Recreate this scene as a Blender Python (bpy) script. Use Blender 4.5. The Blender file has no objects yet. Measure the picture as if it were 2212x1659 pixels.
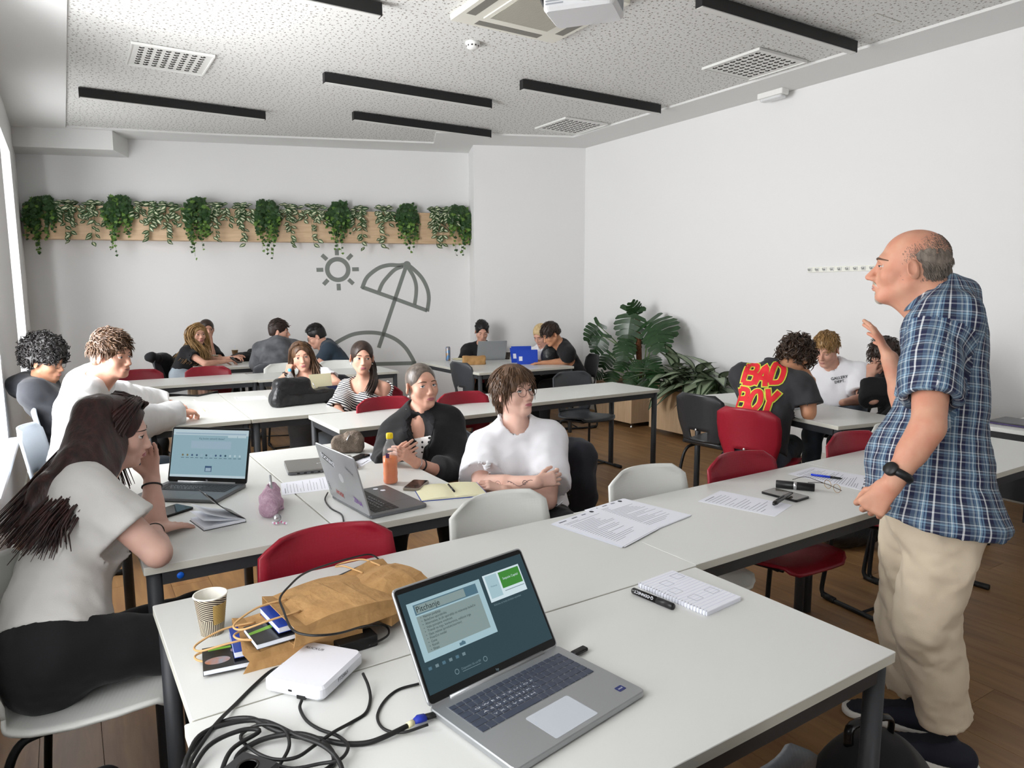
import bpy, bmesh, math, random
import numpy as np
from mathutils import Vector, Matrix

random.seed(7); np.random.seed(7)
SC = bpy.context.scene
COL = SC.collection

# ------------------------------------------------------------------ camera
# calibrated from the vanishing points of the tables / ceiling lamps; image taken as 2212 x 1659
CX, CY = 1106.0, 829.5
VPX = (3550.0, 624.0); VPY = (138.0, 633.0)
FPX = math.sqrt(-(VPX[0]-CX)*(VPY[0]-CX)-(VPX[1]-CY)*(VPY[1]-CY))
CAMH = 1.56          # camera height
TZ = 0.745           # table top height
def _ray(p):
    d = np.array([(p[0]-CX)/FPX, (p[1]-CY)/FPX, 1.0]); return d/np.linalg.norm(d)
_X = _ray(VPX); _Y = _ray(VPY); _Z = np.cross(_X, _Y)
if _Z[1] > 0: _Z = -_Z
_X = np.cross(_Y, _Z); 
RW = np.array([_X, _Y, _Z])          # camera space -> world
CAM = np.array([0, 0, CAMH])
def PX(u, v, z=None, x=None, y=None, d=None):
    """world point seen at pixel (u, v) on a given plane or at a given distance"""
    r = RW @ _ray((u, v))
    if d is not None: return CAM + r*d
    if z is not None: return CAM + r*((z-CAM[2])/r[2])
    if x is not None: return CAM + r*((x-CAM[0])/r[0])
    return CAM + r*((y-CAM[1])/r[1])
cam = bpy.data.cameras.new('camera'); camo = bpy.data.objects.new('camera', cam); COL.objects.link(camo)
cam.sensor_fit = 'HORIZONTAL'; cam.sensor_width = 36.0; cam.lens = 36.0*FPX/2212.0
cam.clip_start = 0.02; cam.clip_end = 200
right = RW @ np.array([1., 0, 0]); up = -(RW @ np.array([0, 1., 0])); back = -(RW @ np.array([0, 0, 1.]))
mw = Matrix.Identity(4)
for i in range(3):
    mw[i][0] = right[i]; mw[i][1] = up[i]; mw[i][2] = back[i]; mw[i][3] = CAM[i]
camo.matrix_world = mw
SC.camera = camo

# ------------------------------------------------------------------ room numbers
XL, XR, ZC, YN = -0.37, 5.873, 3.41, -3.4      # left wall, right wall, ceiling, wall behind the camera
WIN = [(7.57, 9.15), (3.91, 5.49), (0.25, 1.83), (-3.30, -1.83)]   # windows along the left wall
WZ0, WZ1 = 0.63, 3.01
WT = 0.34                                       # left wall thickness
BL = (XL, 10.421); BR = (4.738, 8.616); CA = (4.528, 8.108); CB = (XR, 7.524)   # back wall, pillar

# ------------------------------------------------------------------ world, daylight, exposure
w = bpy.data.worlds.new('sky'); SC.world = w; w.use_nodes = True
nt = w.node_tree; nt.nodes['Background'].inputs[0].default_value = (0.95, 0.97, 1.0, 1)
nt.nodes['Background'].inputs[1].default_value = 2.2
def area(name, loc, rot, sx, sy, power, color):
    l = bpy.data.lights.new(name, 'AREA'); l.shape = 'RECTANGLE'; l.size = sx; l.size_y = sy; l.energy = power; l.color = color
    o = bpy.data.objects.new(name, l); COL.objects.link(o); o.location = loc; o.rotation_euler = rot
    return o
for i, (y0, y1) in enumerate(WIN):
    # overcast daylight standing in each window opening, shining into the room
    area('window_daylight', (XL-WT-0.55, (y0+y1)/2, (WZ0+WZ1)/2+.25), (0, math.radians(-90), 0), WZ1-WZ0+0.9, y1-y0+1.1, (110., 590., 120., 170.)[i], (0.985, 0.985, 1.0))
SC.view_settings.view_transform = 'Standard'
SC.view_settings.look = 'None'
SC.view_settings.exposure = 0.22
SC.view_settings.gamma = 1.0
SC.view_settings.use_curve_mapping = False

# ------------------------------------------------------------------ materials
_MATS = {}
def srgb(h):
    if isinstance(h, str):
        h = h.lstrip('#'); c = [int(h[i:i+2], 16)/255 for i in (0, 2, 4)]
    else: c = list(h)
    return tuple((x/12.92 if x <= .04045 else ((x+.055)/1.055)**2.4) for x in c)
def mat(name, col, rough=.5, metal=0., noise=None, bump=None, spec=.5, stretch=None, trans=0., ior=1.45, sub=0., emit=None, coord='Object', sheen=0., alpha=None):
    """principled material; noise=(scale, second colour, detail), bump=(scale, strength, distance)"""
    if name in _MATS: return _MATS[name]
    m = bpy.data.materials.new(name); m.use_nodes = True; nt = m.node_tree; b = nt.nodes['Principled BSDF']
    c = srgb(col); b.inputs['Base Color'].default_value = (*c, 1); b.inputs['Roughness'].default_value = rough
    b.inputs['Metallic'].default_value = metal; b.inputs['Specular IOR Level'].default_value = spec; b.inputs['IOR'].default_value = ior
    if trans: b.inputs['Transmission Weight'].default_value = trans
    if sheen: b.inputs['Sheen Weight'].default_value = sheen; b.inputs['Sheen Roughness'].default_value = .4
    if sub:
        b.inputs['Subsurface Weight'].default_value = sub; b.inputs['Subsurface Radius'].default_value = (.012, .005, .003); b.inputs['Subsurface Scale'].default_value = 1.0
    if emit: b.inputs['Emission Color'].default_value = (*srgb(emit[0]), 1); b.inputs['Emission Strength'].default_value = emit[1]
    vec = None
    if noise or bump:
        tc = nt.nodes.new('ShaderNodeTexCoord'); mp = nt.nodes.new('ShaderNodeMapping')
        nt.links.new(tc.outputs[coord], mp.inputs['Vector']); vec = mp.outputs['Vector']
        if stretch: mp.inputs['Scale'].default_value = stretch
    if noise:
        n = nt.nodes.new('ShaderNodeTexNoise'); n.inputs['Scale'].default_value = noise[0]; n.inputs['Detail'].default_value = noise[2] if len(noise) > 2 else 4
        nt.links.new(vec, n.inputs['Vector'])
        r = nt.nodes.new('ShaderNodeValToRGB'); r.color_ramp.elements[0].position = .35; r.color_ramp.elements[1].position = .68
        r.color_ramp.elements[0].color = (*c, 1); r.color_ramp.elements[1].color = (*srgb(noise[1]), 1)
        nt.links.new(n.outputs['Fac'], r.inputs['Fac']); nt.links.new(r.outputs['Color'], b.inputs['Base Color'])
    if bump:
        n = nt.nodes.new('ShaderNodeTexNoise'); n.inputs['Scale'].default_value = bump[0]; n.inputs['Detail'].default_value = 3
        nt.links.new(vec, n.inputs['Vector'])
        bn = nt.nodes.new('ShaderNodeBump'); bn.inputs['Strength'].default_value = bump[1]; bn.inputs['Distance'].default_value = bump[2] if len(bump) > 2 else .01
        nt.links.new(n.outputs['Fac'], bn.inputs['Height']); nt.links.new(bn.outputs['Normal'], b.inputs['Normal'])
    _MATS[name] = m
    return m
def nodes_of(m): return m.node_tree.nodes, m.node_tree.links, m.node_tree.nodes['Principled BSDF']

# ------------------------------------------------------------------ mesh building
I4 = np.eye(4)
def TR(loc=(0, 0, 0), rz=0., rx=0., ry=0., s=1.):
    m = Matrix.Translation(Vector([float(a) for a in loc])) @ Matrix.Rotation(rz, 4, 'Z') @ Matrix.Rotation(ry, 4, 'Y') @ Matrix.Rotation(rx, 4, 'X')
    m = np.array(m); m[:3, :3] *= s
    return m
def rad(a): return math.radians(a)
class MB:
    def __init__(s): s.v = []; s.f = []; s.sm = []; s.mi = []; s.n = 0; s.cur = 0
    def add(s, v, f, smooth=False, M=None, mi=None):
        v = np.asarray(v, float).reshape(-1, 3)
        if M is not None: v = v @ M[:3, :3].T + M[:3, 3]
        s.v.append(v); o = s.n
        for q in f: s.f.append(tuple(int(i)+o for i in q))
        s.sm += [smooth]*len(f); s.mi += [s.cur if mi is None else mi]*len(f); s.n += len(v)
        return s
    def box(s, lo, hi, M=None, mi=None):
        x0, y0, z0 = lo; x1, y1, z1 = hi
        v = [(x0, y0, z0), (x1, y0, z0), (x1, y1, z0), (x0, y1, z0), (x0, y0, z1), (x1, y0, z1), (x1, y1, z1), (x0, y1, z1)]
        return s.add(v, [(0, 3, 2, 1), (4, 5, 6, 7), (0, 1, 5, 4), (1, 2, 6, 5), (2, 3, 7, 6), (3, 0, 4, 7)], False, M, mi)
    def prism(s, poly, z0, z1, ch=0., M=None, smooth=False, mi=None):
        """extrude a 2D outline (ccw) from z0 to z1 with chamfered rims"""
        p = np.asarray(poly, float); n = len(p); c = p.mean(0)
        rings = []
        def ins(a):
            if a == 0: return p
            e = np.roll(p, -1, 0)-p; e /= (np.linalg.norm(e, axis=1)[:, None]+1e-12); nn = np.stack([-e[:, 1], e[:, 0]], 1)
            m = nn+np.roll(nn, 1, 0); m /= (np.linalg.norm(m, axis=1)[:, None]+1e-12)
            return p+m*a
        if ch: rings = [(ins(ch), z0), (p, z0+ch), (p, z1-ch), (ins(ch), z1)]
        else: rings = [(p, z0), (p, z1)]
        v = np.concatenate([np.c_[r, np.full(n, z)] for r, z in rings]); f = [tuple(range(n-1, -1, -1)), tuple(range((len(rings)-1)*n, len(rings)*n))]
        for k in range(len(rings)-1):
            for i in range(n): j = (i+1) % n; f.append((k*n+i, k*n+j, (k+1)*n+j, (k+1)*n+i))
        return s.add(v, f, smooth, M, mi)
    def rbox(s, lo, hi, r=.01, ch=.003, seg=3, M=None, mi=None):
        return s.prism(rrect(lo[0], lo[1], hi[0], hi[1], r, seg), lo[2], hi[2], ch, M, False, mi)
    def tube(s, pts, r, n=8, cap=True, M=None, closed=False, mi=None, flat=1., smooth=True):
        p = np.asarray(pts, float); m = len(p); r = np.broadcast_to(np.asarray(r, float), (m,))
        t = np.gradient(p, axis=0) if not closed else np.roll(p, -1, 0)-np.roll(p, 1, 0)
        t /= (np.linalg.norm(t, axis=1)[:, None]+1e-12)
        u = np.cross(t[0], [0, 0, 1.]); 
        if np.linalg.norm(u) < 1e-3: u = np.cross(t[0], [0, 1., 0])
        u /= np.linalg.norm(u); vs = []
        a = np.linspace(0, 2*np.pi, n, endpoint=False); ca, sa = np.cos(a), np.sin(a)
        for i in range(m):
            u = u-t[i]*(u@t[i]); u /= (np.linalg.norm(u)+1e-12); w_ = np.cross(t[i], u)
            vs.append(p[i]+r[i]*(ca[:, None]*u+flat*sa[:, None]*w_))
        v = np.concatenate(vs); f = []
        for k in range(m if closed else m-1):
            k2 = (k+1) % m
            for i in range(n): j = (i+1) % n; f.append((k*n+i, k*n+j, k2*n+j, k2*n+i))
        if cap and not closed: f += [tuple(range(n-1, -1, -1)), tuple(range((m-1)*n, m*n))]
        return s.add(v, f, smooth, M, mi)
    def lathe(s, prof, n=24, M=None, cap=True, smooth=True, mi=None, a0=0., a1=2*math.pi):
        full = abs(a1-a0-2*math.pi) < 1e-6
        a = np.linspace(a0, a1, n, endpoint=not full); v = []; k = len(prof)
        for r, z in prof: v += [(r*math.cos(t), r*math.sin(t), z) for t in a]
        f = []; m = len(a)
        for q in range(k-1):
            for i in range(m if full else m-1): j = (i+1) % m; f.append((q*m+i, q*m+j, (q+1)*m+j, (q+1)*m+i))
        if cap and full:
            if prof[0][0] > 1e-6: f.append(tuple(range(m-1, -1, -1)))
            if prof[-1][0] > 1e-6: f.append(tuple(range((k-1)*m, k*m)))
        return s.add(v, f, smooth, M, mi)
    def grid(s, P, smooth=True, M=None, thick=0., mi=None, skip=None, wrap=False):
        """P: (nv, nu, 3) array of points; thick > 0 makes a closed shell"""
        P = np.asarray(P, float); nv, nu = P.shape[:2]
        if not thick:
            f = []
            for j in range(nv-1):
                for i in range(nu-1):
                    if skip is not None and skip(i, j): continue
                    f.append((j*nu+i, j*nu+i+1, (j+1)*nu+i+1, (j+1)*nu+i))
            return s.add(P.reshape(-1, 3), f, smooth, M, mi)
        N = np.cross(np.gradient(P, axis=1), np.gradient(P, axis=0)); N /= (np.linalg.norm(N, axis=2)[..., None]+1e-12)
        A = P.reshape(-1, 3); B = (P-N*thick).reshape(-1, 3); o = nv*nu; f = []; live = {}
        for j in range(nv-1):
            for i in range(nu-1):
                if skip is not None and skip(i, j): continue
                q = (j*nu+i, j*nu+i+1, (j+1)*nu+i+1, (j+1)*nu+i)
                f.append(q); f.append(tuple(a+o for a in q[::-1]))
                for k in range(4):
                    e = (q[k], q[(k+1) % 4])
                    if (e[1], e[0]) in live: del live[(e[1], e[0])]
                    else: live[e] = 1
        for a, b in live: f.append((b, a, a+o, b+o))
        return s.add(np.concatenate([A, B]), f, smooth, M, mi)
    def sphere(s, c, r, n=12, m=8, M=None, mi=None, smooth=True):
        r = np.broadcast_to(np.asarray(r, float), (3,)); v = [(0, 0, -1)]; f = []
        for j in range(1, m):
            a = -math.pi/2+math.pi*j/m
            for i in range(n): t = 2*math.pi*i/n; v.append((math.cos(a)*math.cos(t), math.cos(a)*math.sin(t), math.sin(a)))
        v.append((0, 0, 1)); L = len(v)-1
        for i in range(n):
            k = (i+1) % n; f.append((0, 1+k, 1+i)); f.append((L, 1+(m-2)*n+i, 1+(m-2)*n+k))
            for j in range(m-2): f.append((1+j*n+i, 1+j*n+k, 1+(j+1)*n+k, 1+(j+1)*n+i))
        return s.add(np.array(v)*r+np.asarray(c, float), f, smooth, M, mi)
    def build(s, name, mats, parent=None, **kw):
        v = np.concatenate(s.v) if s.v else np.zeros((0, 3))
        return mkobj(name, v, s.f, mats, parent, smooth=s.sm, mi=s.mi, **kw)
def rrect(x0, y0, x1, y1, r, seg=3):
    o = []
    for cx, cy, a in ((x1-r, y1-r, 0), (x0+r, y1-r, 90), (x0+r, y0+r, 180), (x1-r, y0+r, 270)):
        for k in range(seg+1): t = math.radians(a+90*k/seg); o.append((cx+r*math.cos(t), cy+r*math.sin(t)))
    return o
def mkmesh(name, v, f, smooth=True, mi=None, mats=None):
    me = bpy.data.meshes.new(name); v = np.asarray(v, np.float32)
    lens = np.fromiter((len(q) for q in f), np.int32, len(f)); idx = np.fromiter((i for q in f for i in q), np.int32, int(lens.sum()))
    me.vertices.add(len(v)); me.vertices.foreach_set('co', v.ravel()); me.loops.add(len(idx)); me.loops.foreach_set('vertex_index', idx)
    me.polygons.add(len(f)); st = np.zeros(len(f), np.int32); st[1:] = np.cumsum(lens)[:-1] if len(f) > 1 else []
    me.polygons.foreach_set('loop_start', st)
    sm = np.broadcast_to(np.asarray(smooth, bool), (len(f),)); me.polygons.foreach_set('use_smooth', np.ascontiguousarray(sm))
    if mi is not None: me.polygons.foreach_set('material_index', np.asarray(mi, np.int32))
    me.update(calc_edges=True)
    for m in (mats if isinstance(mats, (list, tuple)) else [mats]):
        if m is not None: me.materials.append(m)
    return me
def mkobj(name, v, f, mats, parent=None, smooth=True, mi=None, kind=None, label=None):
    o = bpy.data.objects.new(name, mkmesh(name, v, f, smooth, mi, mats)); COL.objects.link(o)
    if parent is not None: o.parent = parent
    if kind: o['kind'] = kind
    if label: o['label'] = label
    return o
def tag(o, label=None, cat=None, group=None, kind=None):
    if label: o['label'] = label
    if cat: o['category'] = cat
    if group: o['group'] = group
    if kind: o['kind'] = kind
    return o
def thing(name, label, cat, loc=(0, 0, 0), rz=0., group=None):
    o = bpy.data.objects.new(name, None); COL.objects.link(o); o.empty_display_size = .1
    o.location = [float(a) for a in loc]; o.rotation_euler = (0, 0, rz)
    return tag(o, label, cat, group)
def clone(root, loc=None, rz=None, label=None, group=None, remat=None):
    r = root.copy(); COL.objects.link(r)
    if loc is not None: r.location = [float(a) for a in loc]
    if rz is not None: r.rotation_euler = (0, 0, rz)
    if label: r['label'] = label
    if group: r['group'] = group
    def rec(a, b):
        for ch in list(a.children):
            if ch is b: continue
            c = ch.copy(); COL.objects.link(c); c.parent = b
            if remat and c.data and c.data.materials and c.data.materials[0] in remat:
                key = (c.data.name, remat[c.data.materials[0]].name)
                if key not in _REM:
                    d = c.data.copy(); d.materials[0] = remat[c.data.materials[0]]; _REM[key] = d
                c.data = _REM[key]
            rec(ch, c)
    rec(root, r)
    return r
_REM = {}
def catmull(pts, n=8, closed=False):
    p = np.asarray(pts, float)
    if closed: q = np.concatenate([p[-1:], p, p[:2]])
    else: q = np.concatenate([2*p[:1]-p[1:2], p, 2*p[-1:]-p[-2:-1]])
    out = []
    for i in range(1, len(q)-2):
        for k in range(n):
            t = k/n; a, b, c, d = q[i-1], q[i], q[i+1], q[i+2]
            out.append(.5*((2*b)+(-a+c)*t+(2*a-5*b+4*c-d)*t*t+(-a+3*b-3*c+d)*t**3))
    if not closed: out.append(q[-2])
    return np.array(out)
# lettering: all strings are turned into meshes in one go
_TXT = {}
def make_texts(items):
    tmp = []
    for key, (s_, off, ext) in items.items():
        cu = bpy.data.curves.new('lettering', 'FONT'); cu.body = s_; cu.size = 1.0; cu.align_x = 'CENTER'; cu.align_y = 'CENTER'; cu.offset = off; cu.extrude = ext; cu.resolution_u = 3
        o = bpy.data.objects.new('lettering', cu); COL.objects.link(o); tmp.append((key, o, cu))
    bpy.context.view_layer.update(); dg = bpy.context.evaluated_depsgraph_get()
    for key, o, cu in tmp:
        me = bpy.data.meshes.new_from_object(o.evaluated_get(dg))
        v = np.zeros(len(me.vertices)*3, np.float32); me.vertices.foreach_get('co', v); v = v.reshape(-1, 3)
        _TXT[key] = (v.copy(), [tuple(p.vertices) for p in me.polygons])
        bpy.data.meshes.remove(me)
    for key, o, cu in tmp: bpy.data.objects.remove(o); bpy.data.curves.remove(cu)
def text(mb, key, M, size=1., width=None, mi=None):
    """add lettering lying in local xy; width fixes the total length"""
    v, f = _TXT[key]; v = v.copy()
    sx = size
    if width: sx = width/(v[:, 0].max()-v[:, 0].min())
    v[:, 0] *= sx; v[:, 1] *= size; v[:, 2] *= size
    mb.add(v, f, False, M, mi)
def frame(o, xa, ya):
    """4x4 with origin o, x axis xa, y axis ~ya"""
    xa = np.asarray(xa, float); xa = xa/np.linalg.norm(xa); ya = np.asarray(ya, float); za = np.cross(xa, ya); za /= np.linalg.norm(za); ya = np.cross(za, xa)
    m = np.eye(4); m[:3, 0] = xa; m[:3, 1] = ya; m[:3, 2] = za; m[:3, 3] = o
    return m

make_texts({k: v for k, v in {
    'pitch': ('Pitchanje', 0, 0), 'seq': ('Sequoia Capital', 0, 0), 'ruckus': ('RUCKUS', 0, 0), 'ft': ('FT20865', 0, 0), 'qc': ('Q-CONNECT', 0, 0), 'qc2': ('PERMANENT MARKER', 0, 0),
    'gal': ("GALLERY\nDEPT.", .012, 0), 'hp': ('hp', 0, 0), 'kaj': ('Kaj boste ustvarili danes?', 0, 0), 'zptm': ('zptm', .02, 0), 'zptm2': ('.zptm', .02, 0), 'rocs': ('ROCKENZ', .02, 0), 'crew': ('CREW', .02, 0), 'disp': ('Diapozitiv 56 od 89', 0, 0),
    'l0': ('Namen podjetja', 0, 0), 'l1': ('Bolečine uporabnika', 0, 0), 'l2': ('Alternative, ki jih uporablja za reševanje bolečin', 0, 0), 'l3': ('Vaša ponujena vrednost', 0, 0), 'l4': ('Trendi na trgu, konkurenca, velikost trga', 0, 0), 'l5': ('Opis rešitve (produkt/storitev)', 0, 0), 'l6': ('Finančni model', 0, 0), 'l7': ('Cena', 0, 0), 'l8': ('Kanali', 0, 0), 'l9': ('Ekipa', 0, 0), 'klik': ('Kliknite za bolje dodajte opombe', 0, 0), 'pit2': ('Pitchanje', 0, 0),
    'back1': ('LUKA KOPER', .01, 0), 'intel': ('intel', 0, 0), 'star': ('CREATIVE', 0, 0), 'bad': ('BAD', .02, 0), 'boy': ('BOY', .02, 0), 'enter': ('ENTER', 0, 0),
    'kQ': ('Q W E R T Z U I O P', 0, 0), 'kA': ('A S D F G H J K L', 0, 0), 'kY': ('Y X C V B N M', 0, 0), 'hasan': ('HOSK', .01, 0), 'pur': ('ZINA', .01, 0), 'doc': ('zptm   oc   spir', 0, 0)}.items()})

# ------------------------------------------------------------------ setting
WALL = mat('wall_paint', '#e3e3e2', .75, bump=(90, .06, .004))
CEILP = mat('ceiling_plaster', '#dededc', .8)
TRIMW = mat('white_lacquer', '#e8e8e4', .45)
def wallpiece(mb, a, b, z0, z1, t=.2):
    """vertical slab from a to b (room on the left-hand side when walking a -> b ... thickness to the right)"""
    a = np.array(a); b = np.array(b); e = (b-a)/np.linalg.norm(b-a); n = np.array([e[1], -e[0]])*t
    mb.prism([a, a+n, b+n, b][::-1] if False else [tuple(a), tuple(a+n), tuple(b+n), tuple(b)], z0, z1)
# floor: slab and planks
FLOORB = mat('floor_underlay', '#5a4028', .7)
fl = MB().box((XL-.4, YN-.2, -.15), (XR+.2, 10.8, -.004)).build('floor', FLOORB); tag(fl, kind='structure')
def wood(name, c1, c2, scale=2.2, rough=.42, stretch=(9, .9, 1), coord='Object', rnd=True):
    m = bpy.data.materials.new(name); m.use_nodes = True; N, L, B = nodes_of(m)
    tc = N.new('ShaderNodeTexCoord'); mp = N.new('ShaderNodeMapping'); mp.inputs['Scale'].default_value = stretch; L.new(tc.outputs[coord], mp.inputs['Vector'])
    oi = N.new('ShaderNodeObjectInfo'); ad = N.new('ShaderNodeVectorMath'); ad.operation = 'ADD'; ml = N.new('ShaderNodeMath'); ml.operation = 'MULTIPLY'; ml.inputs[1].default_value = 37. if rnd else 0.
    L.new(oi.outputs['Random'], ml.inputs[0]); L.new(mp.outputs['Vector'], ad.inputs[0]); L.new(ml.outputs[0], ad.inputs[1])
    n = N.new('ShaderNodeTexNoise'); n.inputs['Scale'].default_value = scale; n.inputs['Detail'].default_value = 6; n.inputs['Distortion'].default_value = .6; L.new(ad.outputs[0], n.inputs['Vector'])
    r = N.new('ShaderNodeValToRGB'); r.color_ramp.elements[0].position = .3; r.color_ramp.elements[1].position = .72; r.color_ramp.elements[0].color = (*srgb(c1), 1); r.color_ramp.elements[1].color = (*srgb(c2), 1)
    L.new(n.outputs['Fac'], r.inputs['Fac'])
    hs = N.new('ShaderNodeHueSaturation'); mr = N.new('ShaderNodeMapRange'); mr.inputs['To Min'].default_value = .9 if rnd else 1.; mr.inputs['To Max'].default_value = 1.1 if rnd else 1.
    L.new(oi.outputs['Random'], mr.inputs['Value']); L.new(mr.outputs['Result'], hs.inputs['Value']); L.new(r.outputs['Color'], hs.inputs['Color']); L.new(hs.outputs['Color'], B.inputs['Base Color'])
    B.inputs['Roughness'].default_value = rough
    return m
PLANK = wood('floor_oak_plank', '#7a5838', '#9c774c')
pw, pl = .187, 1.22
pm = mkmesh('plank', *(lambda mb: (np.concatenate(mb.v), mb.f))(MB().prism([(0, 0), (pw-.0015, 0), (pw-.0015, pl-.0015), (0, pl-.0015)], -.004, 0, .0006)), smooth=False, mats=PLANK)
k = 0; ix = 0; x = XL
while x < XR-.02:
    y = -.55+((ix*.437) % 1.0)*pl-pl
    while y < 10.2:
        yc = y+pl/2
        if y > -.9 and y < 10.42-.353*(x-XL)+.1:
            o = bpy.data.objects.new('plank', pm); COL.objects.link(o); o.location = (x, y, 0); o.parent = fl; k += 1
        y += pl
    x += pw; ix += 1
# walls
mb = MB(); ys = sorted(WIN); prev = YN-.2
for (y0, y1) in ys:
    mb.box((XL-WT, prev, 0), (XL, y0, ZC+.1)); mb.box((XL-WT, y0, 0), (XL, y1, WZ0)); mb.box((XL-WT, y0, WZ1), (XL, y1, ZC+.1)); prev = y1
mb.box((XL-WT, prev, 0), (XL, 10.8, ZC+.1))
tag(mb.build('wall_left', WALL), kind='structure')
mb = MB(); wallpiece(mb, BR, BL, 0, ZC+.1); wb = tag(mb.build('wall_back', WALL), kind='structure')
mb = MB(); mb.prism([CB, (XR, 9.3), BR, CA][::1], 0, ZC+.1); tag(mb.build('wall_pillar', WALL), kind='structure')
mb = MB(); mb.box((XR, YN-.2, 0), (XR+.2, 9.3, ZC+.1)); tag(mb.build('wall_right', WALL), kind='structure')
mb = MB(); mb.box((XL-WT, YN-.2, 0), (XR+.2, YN, ZC+.1)); tag(mb.build('wall_front', WALL), kind='structure')
BASEB = mat('baseboard_white', '#d6d3cc', .5)
tag(MB().box((XL, YN, 0), (XL+.014, 10.4, .07)).build('baseboard_left', BASEB), kind='structure')
tag(MB().box((XR-.014, YN, 0), (XR, 7.5, .07)).build('baseboard_right', BASEB), kind='structure')
_e = np.array([BR[0]-BL[0], BR[1]-BL[1]]); WLEN = np.linalg.norm(_e); _e /= WLEN; _n = np.array([_e[1], -_e[0]])   # along the back wall, into the room
def WB(s, z, off=0.): p = np.array(BL)+_e*s+_n*off; return np.array([p[0], p[1], z])
def WBpx(u, v, off=0.):
    r = RW @ _ray((u, v)); n3 = np.array([_n[0], _n[1], 0]); o = WB(0, 0, off); t = (n3@o-n3@CAM)/(n3@r); p = CAM+r*t
    return float((p[:2]-np.array(BL))@_e), float(p[2])
MWB = frame(WB(0, 0), (_e[0], _e[1], 0), (0, 0, 1))      # x along wall, y up, z into room
MWB[:3, 2] = (_n[0], _n[1], 0)
tag(MB().prism([(0, 0), (WLEN, 0), (WLEN, .07), (0, .07)], 0, .014, M=MWB).build('baseboard_back', BASEB), kind='structure')
# ceiling with a recessed perforated field
from mathutils.geometry import tessellate_polygon
outer = [(XL, YN), (XR, YN), CB, CA, BR, BL]
q = lambda u, v: tuple(PX(u, v, z=ZC)[:2])
xr_ = q(1238, 297)[0]
inner = [(.15, -3.1), (xr_, -3.1), (xr_, q(1238, 297)[1]), q(1065, 292), q(942, 287), q(937, 310), q(465, 292), (.15, q(142, 275)[1])]
tri = tessellate_polygon([[Vector((a, b, 0)) for a, b in outer], [Vector((a, b, 0)) for a, b in inner]])
vv = [(a, b, ZC) for a, b in outer+inner]; nv = len(vv); vv2 = vv+[(a, b, ZC+.1) for a, b in outer+inner]
ff = []
for t in tri:
    a, b, c = [Vector(vv[i]) for i in t]
    t = tuple(t) if (b-a).cross(c-a).z < 0 else tuple(t)[::-1]
    ff.append(t); ff.append(tuple(i+nv for i in t[::-1]))
mb = MB().add(vv2, ff)
no = len(outer); ni = len(inner)
lip = [(a, b, ZC) for a, b in inner]+[(a, b, ZC+.022) for a, b in inner]
mb.add(lip, [(i, (i+1) % ni, ni+(i+1) % ni, ni+i) for i in range(ni)])
ce = tag(mb.build('ceiling', CEILP), kind='structure')
PERF = mat('perforated_plasterboard', '#d9d9d6', .85)
N, L, B = nodes_of(PERF)
tc = N.new('ShaderNodeTexCoord'); prev = None
for i, (sc, r, off) in enumerate(((19., .14, 0), (24., .09, 5.3), (30., .065, 9.1))):
    mp = N.new('ShaderNodeMapping'); mp.inputs['Location'].default_value = (off, off*.7, 0); L.new(tc.outputs['Object'], mp.inputs['Vector'])
    vo = N.new('ShaderNodeTexVoronoi'); vo.voronoi_dimensions = '2D'; vo.inputs['Scale'].default_value = sc; vo.inputs['Randomness'].default_value = .75; L.new(mp.outputs['Vector'], vo.inputs['Vector'])
    lt = N.new('ShaderNodeMath'); lt.operation = 'LESS_THAN'; lt.inputs[1].default_value = r; L.new(vo.outputs['Distance'], lt.inputs[0])
    if prev is None: prev = lt
    else:
        mx = N.new('ShaderNodeMath'); mx.operation = 'MAXIMUM'; L.new(prev.outputs[0], mx.inputs[0]); L.new(lt.outputs[0], mx.inputs[1]); prev = mx
mxc = N.new('ShaderNodeMixRGB'); mxc.inputs[1].default_value = (*srgb('#d9d9d6'), 1); mxc.inputs[2].default_value = (*srgb('#8b877f'), 1)
L.new(prev.outputs[0], mxc.inputs[0]); L.new(mxc.outputs[0], B.inputs['Base Color'])
t2 = tessellate_polygon([[Vector((a, b, 0)) for a, b in inner]])
vv = [(a, b, ZC+.02) for a, b in inner]; ff = []
for t in t2:
    a, b, c = [Vector(vv[i]) for i in t]; ff.append(tuple(t) if (b-a).cross(c-a).z < 0 else tuple(t)[::-1])
pf = MB().add(vv, ff).add([(a, b, c+.05) for a, b, c in vv], [t[::-1] for t in ff]).build('perforated_panel', PERF, ce)
# boxed soffit in the far left corner
s0 = (XL, q(28, 276)[1]); z_s = 3.195
sA = PX(28, 316, z=z_s)[:2]; sB = PX(245, 324, z=z_s)[:2]; sC = PX(277, 340, z=z_s)[:2]
dirn = (sB-sA)/np.linalg.norm(sB-sA)
tag(MB().prism([tuple(sA-dirn*.2), tuple(sB), tuple(sC+(sC-sB)*.6), (XL-.1, 10.6)], z_s, ZC+.05).build('trim_1', CEILP), kind='structure')
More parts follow.
